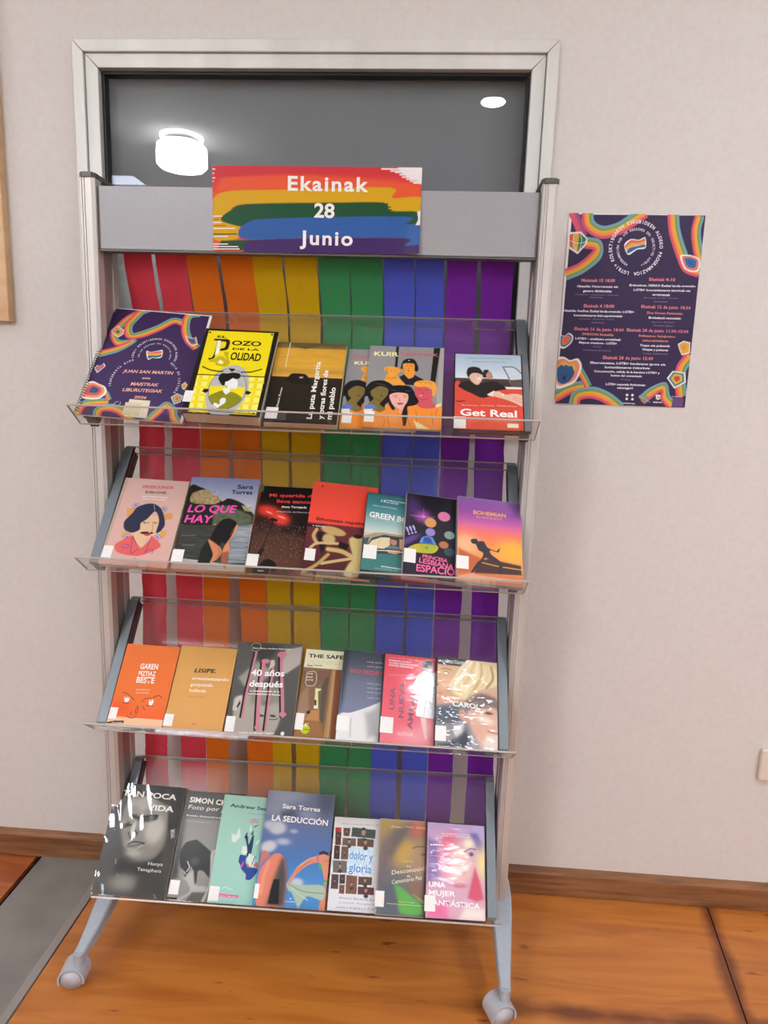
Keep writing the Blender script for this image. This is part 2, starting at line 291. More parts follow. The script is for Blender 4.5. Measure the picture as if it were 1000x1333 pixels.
ART={
'booklet':(212,281,[('V',[(0,'3c2a52'),(100,'463560')]),
 ('S','6fa3b5',3.68,[(39.8,-1.3),(23,7.3),(14.8,16.5),(10.9,24.6),(16.6,31.2),(32.8,29.8),(19.6,41.1),(0.8,48)],1.2),
 ('S','7f9a4f',3.68,[(39,-2.3),(21.9,6.5),(13.4,16),(9.4,24.7),(16.2,32.3),(31.4,30.1),(18.7,40.1),(0.2,47)],1.2),
 ('S','e0b040',3.68,[(38.1,-3.2),(20.9,5.7),(12.1,15.5),(7.9,24.9),(15.7,33.4),(29.9,30.4),(17.9,39.2),(-0.5,46)],1.2),
 ('S','ef8f3f',3.68,[(37.2,-4.1),(19.9,4.9),(10.8,15),(6.4,25.1),(15.2,34.5),(28.4,30.7),(17.1,38.3),(-1.2,45)],1.2),
 ('S','d9566f',3.68,[(36.4,-5.1),(18.8,4.1),(9.4,14.5),(4.9,25.2),(14.8,35.6),(27,31),(16.2,37.3),(-1.8,44)],1.2),
 ('S','6fa3b5',4.14,[(30.5,3.3),(26.7,9.6),(23.6,16.4),(26.9,23.3),(33.9,21.7),(49.2,14.2),(62.7,5.4),(74.4,6.2)],1.2),
 ('S','7f9a4f',4.14,[(28.9,2.7),(25.1,9.2),(21.9,16.5),(25.9,24.3),(34.6,22.8),(50.2,15.2),(63.4,6.5),(74.1,7.4)],1.2),
 ('S','e0b040',4.14,[(27.4,2.2),(23.5,8.7),(20.2,16.6),(25,25.4),(35.3,24),(51.2,16.2),(64.1,7.7),(73.9,8.7)],1.2),
 ('S','ef8f3f',4.14,[(25.9,1.7),(21.9,8.2),(18.5,16.7),(24.1,26.5),(36,25.2),(52.2,17.2),(64.8,8.9),(73.7,10)],1.2),
 ('S','d9566f',4.14,[(24.3,1.1),(20.3,7.8),(16.8,16.8),(23.1,27.5),(36.7,26.3),(53.2,18.2),(65.5,10),(73.4,11.2)],1.2),
 ('S','6fa3b5',4.14,[(89.7,0.7),(81.3,3.2),(82.3,14),(88.3,23.4),(97.9,30.1)],1.2),
 ('S','7f9a4f',4.14,[(89,-0.5),(79.8,2.7),(80.7,14.3),(86.9,24.2),(96.8,31.1)],1.2),
 ('S','e0b040',4.14,[(88.2,-1.6),(78.2,2.2),(79,14.6),(85.5,24.9),(95.6,32)],1.2),
 ('S','ef8f3f',4.14,[(87.4,-2.7),(76.6,1.7),(77.3,14.9),(84.1,25.6),(94.4,32.9)],1.2),
 ('S','d9566f',4.14,[(86.7,-3.9),(75.1,1.2),(75.7,15.2),(82.7,26.4),(93.3,33.9)],1.2),
 ('S','6fa3b5',4.14,[(-2.9,102.1),(0.3,90.4),(12.6,86.3),(25.4,85)],1.2),
 ('S','7f9a4f',4.14,[(-1.3,102.4),(1.7,91.2),(13,87.6),(25.7,86.2)],1.2),
 ('S','e0b040',4.14,[(0.4,102.6),(3.1,91.9),(13.4,88.8),(25.9,87.5)],1.2),
 ('S','ef8f3f',4.14,[(2.1,102.8),(4.5,92.6),(13.8,90),(26.1,88.8)],1.2),
 ('S','d9566f',4.14,[(3.7,103.1),(5.9,93.4),(14.2,91.3),(26.4,90)],1.2),
 ('S','6fa3b5',4.14,[(18.5,103.5),(17.2,94.1),(28.9,89.6),(41.3,91.4),(55.8,98.3)],1.2),
 ('S','7f9a4f',4.14,[(20.2,103.3),(18.7,94.6),(29,90.8),(40.6,92.5),(54.9,99.4)],1.2),
 ('S','e0b040',4.14,[(21.9,103.1),(20.2,95.2),(29.2,92.1),(39.9,93.7),(54,100.5)],1.2),
 ('S','ef8f3f',4.14,[(23.6,102.9),(21.7,95.8),(29.4,93.4),(39.2,94.9),(53.1,101.6)],1.2),
 ('S','d9566f',4.14,[(25.3,102.7),(23.2,96.3),(29.5,94.6),(38.5,96),(52.2,102.7)],1.2),
 ('S','6fa3b5',3.68,[(66.4,100),(74.7,90.2),(82,83.6),(92.3,88.2),(96,94.9),(103.2,99.6)],1.2),
 ('S','7f9a4f',3.68,[(67.6,100.6),(75.9,90.9),(82.3,84.7),(91.1,88.9),(94.8,95.5),(102.2,100.4)],1.2),
 ('S','e0b040',3.68,[(68.9,101.2),(77.2,91.5),(82.6,85.8),(89.9,89.6),(93.6,96.2),(101.2,101.3)],1.2),
 ('S','ef8f3f',3.68,[(70.2,101.8),(78.5,92.1),(82.9,86.9),(88.7,90.3),(92.4,96.9),(100.2,102.2)],1.2),
 ('S','d9566f',3.68,[(71.4,102.4),(79.7,92.8),(83.2,88),(87.5,91),(91.2,97.5),(99.2,103)],1.2),
 ('S','6fa3b5',2.3,[(15.4,75.2),(23,79.2),(28.1,84.7)],1.2),
 ('S','7f9a4f',2.3,[(14.8,75.8),(22.4,79.7),(27.4,85.1)],1.2),
 ('S','e0b040',2.3,[(14.3,76.4),(21.7,80.2),(26.6,85.5)],1.2),
 ('S','ef8f3f',2.3,[(13.8,77),(21,80.7),(25.8,85.9)],1.2),
 ('S','d9566f',2.3,[(13.2,77.6),(20.4,81.2),(25.1,86.3)],1.2),
 ('P','f2ece8',[(4.5,22),(8.8,17.2),(17,20.5),(17.9,25),(13.8,28.3),(6.4,24.9)],1.5),
 ('P','e08a6a',[(5.6,22.2),(9.3,18.2),(16.1,20.9),(16.9,24.7),(13.4,27.4),(7.2,24.6)],1),
 ('P','e0b040',[(7.3,22.4),(9.9,19.6),(14.8,21.5),(15.3,24.2),(12.8,26.2),(8.4,24.2)],1),
 ('P','2f7a6a',[(9,22.7),(10.5,21),(13.4,22.2),(13.7,23.7),(12.2,24.9),(9.7,23.7)],1),
 ('P','f2ece8',[(81.2,21.4),(89.7,23.2),(92.3,21.5),(96.2,28.9),(90.5,30.7),(84.4,26.5)],1.5),
 ('P','e07a5a',[(82.4,22),(89.6,23.5),(91.8,22.1),(95,28.3),(90.3,29.9),(85.2,26.3)],1),
 ('P','2f6f7f',[(84.3,23),(89.4,24.1),(91,23.1),(93.3,27.5),(89.9,28.6),(86.3,26.1)],1),
 ('P','2f5f7f',[(86.3,24),(89.3,24.6),(90.2,24),(91.5,26.6),(89.5,27.3),(87.4,25.8)],1),
 ('P','f2ece8',[(1.5,58.8),(3.3,55.9),(6.5,56.4),(9.1,53.5),(11.6,56.2),(6.1,62.9)],1.5),
 ('P','3f7f8f',[(2.3,58.6),(3.8,56.1),(6.5,56.6),(8.6,54.1),(10.8,56.4),(6.1,62)],1),
 ('P','e0604f',[(3.5,58.2),(4.5,56.4),(6.5,56.8),(8,55),(9.5,56.6),(6.2,60.6)],1),
 ('P','e0604f',[(4.7,57.8),(5.3,56.8),(6.4,57),(7.3,55.9),(8.2,56.9),(6.3,59.2)],1),
 ('P','f2ece8',[(-3.8,85.4),(-1.3,73.7),(4.7,70.6),(11.3,72.4),(18.8,74.8),(21.7,80.2),(15.2,86)],1.5),
 ('P','e8a060',[(-1.7,84.2),(0.4,74.3),(5.5,71.8),(11,73.2),(17.3,75.3),(19.7,79.8),(14.3,84.6)],1),
 ('P','d9566f',[(1.5,82.3),(3,75.3),(6.6,73.4),(10.6,74.5),(15.1,76),(16.8,79.2),(12.9,82.6)],1),
 ('P','2f5a78',[(4.8,80.4),(5.7,76.2),(7.8,75.2),(10.1,75.8),(12.8,76.7),(13.8,78.5),(11.5,80.6)],1),
 ('P','f2ece8',[(84.8,78.8),(89.5,75.1),(96.2,76.9),(95,82.5),(89.8,84.8)],1.5),
 ('P','5fa0a0',[(85.8,78.9),(89.8,75.8),(95.3,77.3),(94.4,82),(90,84)],1),
 ('P','e0b040',[(87.3,79.1),(90.1,76.9),(94.1,78),(93.4,81.3),(90.3,82.7)],1),
 ('P','e0604f',[(88.8,79.3),(90.5,78),(92.8,78.7),(92.4,80.6),(90.6,81.4)],1),
 ('P','f2ece8',[(91.5,67.2),(94.3,64.3),(97.5,67),(95.8,71.3),(93.4,70.7)],1.5),
 ('P','e8c070',[(92,67.4),(94.3,64.9),(97,67.1),(95.6,70.8),(93.6,70.3)],1),
 ('P','e8b050',[(92.7,67.6),(94.4,65.8),(96.3,67.4),(95.3,70),(93.8,69.7)],1),
 ('P','e8b050',[(93.4,67.8),(94.4,66.8),(95.5,67.7),(95,69.2),(94.1,69)],1),
 ('P','f5f0f0',[(46.8,39.1),(51.6,39.6),(58.6,37.7),(62.7,37),(63.9,43.3),(59.6,45),(55,44.8),(51.1,46.9)],1),
 ('P','e0705a',[(47.9,39.5),(51.7,40),(58.8,38.1),(62.3,37.7),(62.7,39.7),(58.2,41),(53,41.4),(48.9,41.9)],0.6),
 ('P','e8b050',[(48.6,41.2),(53,41.4),(58.1,40.7),(62.6,39.4),(63.2,41.2),(58.8,42.6),(52.7,42.9),(49.8,43.3)],0.6),
 ('P','2f6a7a',[(49.7,43.1),(53.4,42.7),(58.7,42.4),(63.2,41.2),(63.3,42.9),(59.4,44.5),(54.7,44.3),(51.2,46.3)],0.6),
 ('A','LGTBI+ KOLEKTIBOAREN ESKUBIDEEN ALDEKO','e8e0ea',(56.6,43),44,4.2,-100,100),
 ('A','POR LOS DERECHOS DEL COLECTIVO LGTBI','e8e0ea',(56.6,43),32,3,-100,100),
 ('A','IRAKURKETA GIDA','e8e0ea',(51,67.7),60,4.6,-105,-30),
 ('A','GUIA DE LECTURA','e8e0ea',(58.3,67.4),62,4.6,35,108),
 ('T','JUAN SAN MARTIN','efb4a0',(30.7,60.5),(79.8,58.7),7.5,'bi'),
 ('T','eta','efb4a0',(51.2,64.9),(59.6,64.5),5,'bi'),
 ('T','MAISTRAK','efb4a0',(42.2,71.4),(69.3,70.4),7.5,'bi'),
 ('T','LIBURUTEGIAK','efb4a0',(36.3,77.1),(75,75.7),7.5,'bi'),
 ('T','2026','efb4a0',(49.6,82.4),(61.6,82.2),6,'bi'),
 ('P','e6dcc0',[(46.1,83.5),(66.3,83.5),(67.5,98.6),(45.7,98.4)],0.6),
 ('N',0.12,2,2,[(47.4,87.3),(67.5,87.1),(67.5,98.6),(45.7,98.4)],3),
 ('S','d8d0c0',1,[(36.4,86.4),(33.8,87.2),(32.5,89.6),(35.8,90.5),(38.6,88.3),(37.9,86.3)],0.8)]),
'pozo':(158,222,[('V',[(0,'16140f'),(100,'16140f')]),
 ('P','f0dc12',[(4.6,2.6),(93.9,1.9),(95.4,98.2),(8.4,98.6)],0.5),
 ('S','16140f',0.9,[(2.1,1.7),(95.3,1.3)],0.5),
 ('P','f4ec70',[(6.8,57.3),(95,56.2),(95.1,96.9),(8.5,97)],0.4),
 ('P','ecd820',[(9.3,57.3),(14.4,57.2),(18.7,99),(14.3,99.1)],0.8),
 ('P','ecd820',[(21.6,57),(26.7,56.9),(30.3,98.6),(25.9,98.8)],0.8),
 ('P','ecd820',[(33.9,56.8),(38.9,56.7),(41.9,98.3),(37.5,98.5)],0.8),
 ('P','ecd820',[(46.1,56.6),(51.2,56.5),(53.4,98),(49.1,98.1)],0.8),
 ('P','ecd820',[(58.3,56.3),(63.3,56.2),(64.9,97.7),(60.6,97.8)],0.8),
 ('P','ecd820',[(70.4,56.1),(75.4,56),(76.3,97.4),(72,97.5)],0.8),
 ('P','ecd820',[(82.5,55.8),(87.5,55.7),(87.7,97.1),(83.5,97.2)],0.8),
 ('P','f0dc30',[(7.2,61.7),(95.7,60.1),(95.8,62.9),(7.4,64.5)],1.5),
 ('P','f0dc30',[(7.9,70),(95.4,68.4),(95.5,71.1),(8,72.8)],1.5),
 ('P','f0dc30',[(8.5,78.2),(95,76.4),(95.1,79.1),(8.7,80.9)],1.5),
 ('P','f0dc30',[(9.1,86.2),(94.7,84.3),(94.8,86.9),(9.3,88.8)],1.5),
 ('P','f0dc30',[(9.7,94),(94.4,92),(94.5,94.6),(9.8,96.6)],1.5),
 ('S','16140f',2.2,[(6.2,56.5),(95.2,55.2)],0.8),
 ('S','16140f',1.3,[(7.1,96.1),(96.1,97.1)],0.8),
 ('B','b8b8b8',(51.3,72.9),41,66,4,0.8,1),
 ('P','f0dc20',[(26.4,68.7),(73.8,67.9),(72.1,81.9),(30.2,81.7)],1),
 ('S','3a3a20',0.8,[(43.4,47.8),(63.5,51.8),(74.1,66.4),(72.5,83),(52.7,94.9),(33.2,86.3),(26.5,71.1),(31.1,55),(43.4,47.8)],0.8),
 ('P','141210',[(35.2,58.6),(37.9,53.6),(45.2,53.4),(53.4,52),(62.4,53.1),(63.1,58.1),(57.8,59.4),(53.9,58.3),(49.7,63.3),(45.9,62.8),(45.8,67),(42.3,67.1),(37.2,62.3)],1),
 ('P','ecece8',[(49.3,62.1),(54.1,58.9),(60.3,60.6),(62.1,64.3),(62.6,68.5),(61.1,70.3),(56.1,70.4),(52.3,71.7),(49.4,67),(46.6,67),(46.1,63.4)],1),
 ('P','8a8a18',[(29.6,80),(38,75.6),(45.6,73.1),(51,76.5),(55.8,74),(64.9,76.2),(72.5,80.7),(68.3,87.7),(57.8,93.7),(48.4,94.5),(38.9,90.7),(32.1,85.2)],1),
 ('P','ecece8',[(38.2,90.8),(39.1,87.3),(45.9,88.8),(44.9,83.7),(48.3,81.3),(52.1,82.3),(52.2,87),(47.1,90.5),(43.9,93.5)],0.8),
 ('P','ecece8',[(44.9,70.7),(51.9,70.5),(55.8,74),(50.7,77.7),(46,74.2)],0.8),
 ('P','16140f',[(18.8,75.5),(20.5,72.4),(26.2,72.3),(27.7,74.7),(24.3,77.1)],0.8),
 ('P','16140f',[(74.4,74.2),(76.2,71.8),(79.9,72.3),(83,73.6),(79.6,76.4),(76,75.9)],0.8),
 ('P','16140f',[(45.6,47.7),(47.5,47.1),(49.9,47.6),(51.9,47),(54.5,48.5),(50.6,51.4)],0.6),
 ('S','16140f',3,[(10.7,47.1),(20.7,50.1),(29.9,51.2),(38.6,51.3)],0.8),
 ('S','16140f',3,[(63.9,50.8),(74.6,50.4),(82.7,48.3),(88.7,46.3)],0.8),
 ('T','EL','16140f',(18.7,11),(31.9,11.1),5.5,'b'),
 ('T','OZO','16140f',(40.8,19.3),(80.3,19),12,'b'),
 ('T','DE LA','16140f',(43.8,25),(79.5,24.7),5,'b'),
 ('T','OLIDAD','16140f',(43.7,37),(84.1,36.9),19,'b'),
 ('P','16140f',[(15.5,12.7),(26.2,12.6),(26,16.7),(23.1,33.1),(21.9,36.4),(16.7,38.5),(14.5,36.6),(18.7,35.8),(20.4,31.8),(19.7,16.1),(15.9,14.8)],0.7),
 ('P','16140f',[(26.2,12.6),(33.8,12.5),(37.7,15.2),(37.5,24.1),(33.6,26.2),(27.8,27),(27.7,24.3),(32.5,22.8),(32.6,16),(26.3,15.3)],0.7),
 ('P','f4f0e0',[(20,14.7),(25.3,14.7),(26.7,30.4),(22.3,33.1)],0.5),
 ('P','c8b414',[(15.9,40.5),(31.3,33),(40.3,38.1),(33,28.9),(39.5,28.2),(40.6,34.2),(44.8,40.6),(41.1,45.2),(27.7,44.8),(25,41)],1),
 ('P','f2ecc0',[(28.4,40.3),(31.3,37.6),(36.8,40.8),(35.9,42.7),(29.8,42.2)],1),
 ('B','16140f',(7,5),2.6,2,0,0.8,1),
 ('B','16140f',(91.7,4),2.6,2,0,0.8,1),
 ('B','16140f',(9.5,96.7),2.6,2,0,0.8,1),
 ('B','16140f',(91.9,96.7),2.6,2,0,0.8,1)]),
'puta':(145,207,[('V',[(0,'6a5a35'),(7,'7a6434'),(8,'d09c34'),(30,'d8a438'),(38,'c0923a'),(42,'d8a040'),(44,'e0a848'),(45,'2a2218'),(70,'241d15'),(100,'1e1814')]),
 ('P','5e5030',[(2.7,0.8),(97.8,-0.1),(96.9,2.8),(84.6,5.7),(70.1,4),(58.7,3.9),(42.2,8.2),(30.2,6.2),(16.4,2.9)],2),
 ('N',0.25,40,3,[(1.1,45.4),(99,43.6),(99.9,99.5),(0.2,101.6)],2),
 ('N',0.1,30,5,[(2.7,0.8),(97.9,0.1),(100.2,42.3),(2.5,45.3)],5),
 ('P','1a1410',[(22.1,49.7),(27.3,40.7),(39.9,40.1),(48.6,41.4),(55.7,48.7),(59.1,52.3),(36.9,53)],1),
 ('P','e8c890',[(0,0),(0,0),(0,0),(0,0)],0.6),
 ('P','d8b890',[(39.3,44.2),(44.2,44),(44.6,45.8),(39.7,45.9)],0.5),
 ('S','e8dcc0',1.6,[(18.1,0.5),(17,32.7)],0.5),
 ('T','La puta Margarita','f2efe6',(65.2,95.3),(65.9,24.3),9.5,'sb'),
 ('T','y otras flores de','f2efe6',(80.5,94.6),(78.5,34.8),9.5,'sb'),
 ('T','mi pueblo','f2efe6',(91.9,95),(92.2,56.1),10,'sb'),
 ('T','Itxaso Rosas','d8d4c8',(16.9,81.9),(18.6,58.4),4,'b'),
 ('P','454545',[(18.2,86.6),(29.4,86.8),(30.9,97.3),(19.2,97.3)],0.5)]),
'kuir':(150,207,[('V',[(0,'8f8d8c'),(100,'8f8d8c')]),
 ('P','1d1a18',[(35.3,-0.4),(38.9,-0.4),(39,26.6),(35.5,26.7)],0.5),
 ('P','1d1a18',[(86.1,0.4),(94.8,0.3),(89.9,45.1),(83.2,43.8)],0.5),
 ('P','a8a49c',[(94.8,0.3),(99.5,0.2),(99.4,70.6),(92.1,68.2)],0.5),
 ('P','1b1c24',[(42.5,39.1),(48.4,35.3),(62.3,35.7),(74.8,41.2),(63.1,48.6),(49.4,48.2)],1),
 ('P','ea9a3a',[(46.4,21.2),(61.3,21),(62.8,32.8),(60.9,38.7),(55,41),(49.2,36)],1),
 ('P','1b1a1a',[(43.1,28.8),(45.4,19),(51.4,15.4),(61,16.4),(67.1,26.8),(65.1,31.6),(61.9,29.9),(60.6,21.7),(46.5,22),(46.2,28.7)],1),
 ('B','a03830',(54.2,30.8),2,1.2,0,0.8,1),
 ('P','eaa03e',[(22.5,27.7),(30.2,26),(44.7,28.8),(47.3,31.7),(40.5,34.7),(40.9,39.1),(51,48.2),(41.9,49.8),(24.5,45.3),(25.2,38),(26.3,33.6),(22.2,32.2)],1),
 ('S','b8602a',1.2,[(25.5,40.2),(31.9,41.5),(38.8,40.6)],0.8),
 ('P','ee8f34',[(2,103.7),(-2.8,82),(9.6,73.5),(26.1,72.3),(44.5,77.7),(56.1,74.7),(64.6,71.7),(99.4,73.2),(98.6,100.9)],1),
 ('P','15161c',[(-0.2,64.3),(-0.8,54.5),(7.3,45.7),(21.2,43.9),(32.5,47.9),(37.8,54.8),(37.3,64.5),(27.7,72.9),(26.8,78.3),(20.8,78.5),(10,76.2),(3.7,64.2)],1),
 ('P','7c6b35',[(7.3,57.1),(17.4,51.2),(28.5,53.7),(29.3,60.6),(24,67.7),(20.2,73.2),(28.3,78.2),(21.3,82.4),(13.5,80.1),(5.1,73.7),(11.7,66.7),(8.1,62.6)],1),
 ('B','3a1a20',(22,63.2),2.6,1,0,0.8,1),
 ('P','5a7ac0',[(0.7,75.2),(9.5,72.9),(16,76),(12.2,81.4),(1.6,81.2)],1),
 ('P','e8dfc8',[(0.6,79.2),(11.8,78.8),(11.7,83.4),(0.7,83.2)],1),
 ('P','14141a',[(30.1,67.5),(33,52.2),(41.9,49.1),(57.2,50.1),(63.7,56.9),(70.3,68.9),(63.3,73.1),(56.1,74.7),(56.7,82.5),(55.5,95.2),(52,96.6),(49.4,82.7),(52.9,72.1),(54.9,59.9),(42.8,58.9),(32.3,60.6),(40.1,77.8),(35.7,78)],1),
 ('P','eeb0a0',[(31.7,62),(41.2,58.2),(54.9,59.6),(55.5,68),(50.3,76.2),(49.2,80.1),(46.5,82.8),(44.5,77.7),(36.6,72.6)],1),
 ('P','b03a4a',[(42.1,70.5),(50.5,70.2),(49.2,72.2),(44.1,72.7)],0.6),
 ('S','2a1a1a',0.8,[(38,63.8),(42.5,64.1)],0.8),
 ('S','2a1a1a',0.8,[(49.2,63.9),(53.7,63.4)],0.8),
 ('P','cf5560',[(64,50),(72.1,48.3),(85.8,53.5),(89,60.3),(86.2,65.7),(92.2,72.1),(88.1,75.5),(73.6,75.4),(67.6,71.6),(70.3,67.6),(64.6,59.6)],1),
 ('P','eda43c',[(62.3,47.9),(65.8,43.6),(77.8,41.8),(88.4,43.7),(92.3,50.6),(90.4,60.2),(86.8,60.3),(85.7,52.2),(76.7,49.6),(69.3,50.5)],1.5),
 ('B','e8a090',(72.1,60.8),3.5,1.6,0,0.8,1),
 ('P','15161c',[(52.1,89.1),(55.7,88.9),(55.6,95.9),(52.1,97.3)],1),
 ('P','efe6a0',[(64.4,89.9),(74.7,94.5),(86.1,99.6),(69.3,99.6)],1),
 ('P','e8dca0',[(92.2,70.8),(98.6,68.6),(98.7,72.6),(91.6,74.1)],1),
 ('S','8a4a18',0.8,[(57.7,77.2),(57.1,87.6),(60.7,97.5)],0.8),
 ('S','8a4a18',0.8,[(30.5,84.7),(34.9,98.6)],0.8),
 ('S','8a4a18',0.8,[(86.8,81.4),(90.2,96.3)],0.8),
 ('T','KUIR','efe6a8',(6.5,12.9),(39.3,12.9),10.5,'b'),
 ('T','TASUNAK','cc5a68',(40.8,11.8),(92.7,11.4),8,'b'),
 ('B','3a2410',(31.7,32.7),0.8,0.8,0,0.8,1),
 ('B','3a2410',(38,32.6),0.8,0.8,0,0.8,1),
 ('S','7a3f14',0.8,[(25.7,28.4),(25,32.9),(27.8,35.7)],0.8),
 ('S','7a3f14',0.8,[(42.3,28.5),(45,32.4),(42.4,34.7)],0.8),
 ('S','7a3f14',0.7,[(34,39.3),(36.4,39.9),(39.1,38.9)],0.8),
 ('S','4a2c18',0.7,[(49.7,23.4),(53.6,22.9)],0.8),
 ('S','4a2c18',0.7,[(55.2,22.9),(59.1,23.6)],0.8),
 ('S','4a2c18',0.7,[(50.3,25.4),(53,25)],0.8),
 ('S','4a2c18',0.7,[(56,25.1),(58.8,25.5)],0.8),
 ('S','4a2c18',0.7,[(54.6,26.3),(54,28.6)],0.8),
 ('B','f4f0e8',(53.7,17.8),1.2,1.2,0,0.8,1),
 ('S','30280f',0.8,[(13.8,56.9),(18.8,56.2)],0.8),
 ('S','30280f',0.8,[(22,56.7),(26.6,57.1)],0.8),
 ('S','30280f',0.7,[(20.3,57.8),(21.7,60.6),(20.2,60.9)],0.8),
 ('S','30280f',0.7,[(13.2,65.9),(18.1,69.2),(24.2,69)],0.8),
 ('S','5a1a28',0.9,[(67.2,54),(72.4,53.3)],0.8),
 ('S','5a1a28',0.9,[(76.9,54.1),(82.1,54.5)],0.8),
 ('S','5a1a28',0.7,[(73.3,55.3),(74.9,58.6),(73,59.1)],0.8),
 ('S','5a1a28',0.7,[(70.1,64.2),(76,66),(83.2,63.1)],0.8),
 ('S','8a4a10',0.7,[(66,45.7),(68.9,43.9),(71.2,45.8),(74.1,43.5),(78,45.7),(82.4,44.1),(85.5,47.3)],0.8),
 ('S','5a2a2a',0.7,[(45.5,64.3),(45.1,67.7),(46.9,68)],0.8),
 ('S','2a1a1a',0.9,[(36.3,62.5),(42.3,61.6)],0.8),
 ('S','2a1a1a',0.9,[(48.7,61.5),(54.3,62.1)],0.8),
 ('S','5a6070',0.9,[(33.3,55),(40.3,56.2)],0.8),
 ('S','5a6070',0.9,[(51.6,55.9),(57.6,55.7),(60.5,54.2)],0.8),
 ('S','5a6070',0.9,[(12.4,48.4),(20.3,49),(25.1,50.3)],0.8),
 ('S','8a4a18',0.7,[(44.5,77.7),(49.2,80.1)],0.8),
 ('S','8a4a18',0.7,[(65,77),(68.4,84.6),(67.6,94.8)],0.8),
 ('S','8a4a18',0.7,[(21.8,86.3),(28.3,91.2),(26.4,100.2)],0.8),
 ('S','8a4a18',0.7,[(11.3,85.4),(11,94.5)],0.8),
 ('S','8a4a18',0.7,[(93.8,76),(91.3,86.3)],0.8)]),
'cons':(150,200,[('V',[(0,'8f8d8c'),(100,'8f8d8c')]),
 ('P','eaa03e',[(20.5,24),(28.1,22.1),(42.4,24.5),(45,27.4),(38.4,30.7),(39,35.1),(49.3,44.2),(40.3,46.1),(22.9,41.7),(23.5,34.3),(24.4,29.8),(20.3,28.5)],1),
 ('S','b8602a',1.2,[(23.7,36.5),(30.1,37.7),(36.9,36.7)],0.8),
 ('P','ee8f34',[(1.7,103.1),(-3.4,80),(8.8,71.1),(25.2,69.7),(43.9,75.1),(55.5,71.8),(64.1,68.6),(100,69.8),(101,99.8)],1),
 ('P','15161c',[(-1,61.6),(-1.8,51.5),(6.1,42.4),(19.6,40.4),(30.9,44.3),(36.4,51.3),(36.1,61.4),(26.7,70.3),(26,75.9),(20,76.2),(9.2,73.9),(2.8,61.4)],1),
 ('P','7c6b35',[(6.3,54.1),(16.1,47.9),(27.1,50.3),(28.1,57.4),(23,64.8),(19.3,70.6),(27.5,75.9),(20.6,80.3),(12.8,77.9),(4.3,71.3),(10.7,63.9),(7.1,59.8)],1),
 ('B','3a1a20',(20.8,60.2),2.6,1,0,0.8,1),
 ('P','5a7ac0',[(-0,72.9),(8.7,70.4),(15.2,73.6),(11.5,79.4),(1,79.1)],1),
 ('P','e8dfc8',[(-0.1,77.1),(11.1,76.6),(11.1,81.5),(0.1,81.3)],1),
 ('T','CONS','d86070',(4.8,12),(29,11.5),6.5,'b'),
 ('T','KUIR','efe6a8',(9.9,20.6),(39.5,19.8),8.5,'b')]),
'real':(130,183,[('V',[(0,'a9bccb'),(20,'b9cad6'),(33,'d4dde0'),(34,'4a3a34'),(45,'3c2e2a'),(46,'d84a38'),(100,'e04a3a')]),
 ('P','d84a38',[(0.6,40.3),(8,38.9),(5.6,48),(28.5,57.7),(48.5,59.9),(63.5,48.1),(100.8,47.4),(100.3,69),(1,70.7)],1),
 ('P','c8d2d8',[(73.1,16.9),(89.1,17.2),(101,29.1),(100.3,43.5),(88,43.8),(82.7,38.7)],1),
 ('S','5a5a62',2.4,[(73.1,17.6),(80.3,30.8),(87.2,46.4)],0.8),
 ('S','787880',3,[(72.4,16.9),(89.1,17.2),(101.8,26.4)],0.8),
 ('P','5a4a44',[(81.5,34.8),(100.8,33),(100.3,43.5),(86.6,43.8)],1.5),
 ('P','e8e8e4',[(67.6,42.9),(75.7,44),(88,43.8),(100.2,44.2),(100.1,46.4),(74.3,46.9)],0.8),
 ('P','1c191a',[(5.5,45.4),(9.4,40.1),(18.8,36.7),(28.3,39.8),(41.9,39.5),(52.8,36.6),(63.7,37.7),(77,46.6),(63.4,49.4),(51.2,57.3),(39.2,59.4),(21.7,52.8)],1.5),
 ('P','1c1718',[(17.2,25.5),(19.9,19.4),(28.1,17.5),(36.4,19),(41.9,25),(41.2,29),(32.3,26.5),(24.1,28),(20.8,33.4),(18,29.5)],1.5),
 ('P','e2b8a0',[(21.4,32),(24.8,27.3),(32.3,26.2),(40.5,29),(40.2,35.6),(35.1,42),(29.7,41.3),(24.2,37.2)],1.2),
 ('P','f0d8c4',[(32.3,30.5),(39.8,31),(39.2,35.6),(33.7,39)],3),
 ('P','2a2020',[(41.9,26.3),(43.3,22.2),(48.8,21.1),(51.5,24.1),(47.4,27.5),(47.4,32.2),(41.9,31.6)],1.5),
 ('P','c08a70',[(48.8,24.8),(54.3,24),(57.6,31.3),(54.2,34.6),(47.3,32.8)],1.2),
 ('P','f0dcd0',[(47.9,54.8),(58,49.5),(63.4,52),(57.9,57.2),(49.9,56.1)],1),
 ('P','e8b8a0',[(59.4,50.8),(67.4,50.6),(74.1,54.3),(87.6,52.8),(100.4,55.1),(99.6,69),(89.8,65.4),(75.2,60.7),(57.9,56.5)],1),
 ('B','f0ead8',(71.7,54.4),3,2.2,0,0.8,1),
 ('S','c04838',0.8,[(84.7,59.2),(99.2,64)],0.8),
 ('S','c04838',0.8,[(86.1,56.7),(100.1,60.2)],0.8),
 ('B','3a2420',(35.1,31.7),1.3,0.7,0,0.8,1),
 ('B','3a2420',(38.9,31.9),1,0.7,0,0.8,1),
 ('S','3a2420',0.8,[(33,30.2),(36.4,29.9)],0.8),
 ('S','9a4a3c',0.9,[(34.4,36.8),(38.1,37.2)],0.8),
 ('S','3a2420',0.7,[(53.2,26.7),(55.1,26.8)],0.8),
 ('S','9a4a3c',0.7,[(54.2,31.1),(56.3,31)],0.8),
 ('S','3c3034',0.8,[(9.6,49.2),(23.1,52.7),(39.2,55)],0.8),
 ('S','2a2020',2.2,[(2.1,64.5),(8.7,65.1),(15.9,64)],0.8),
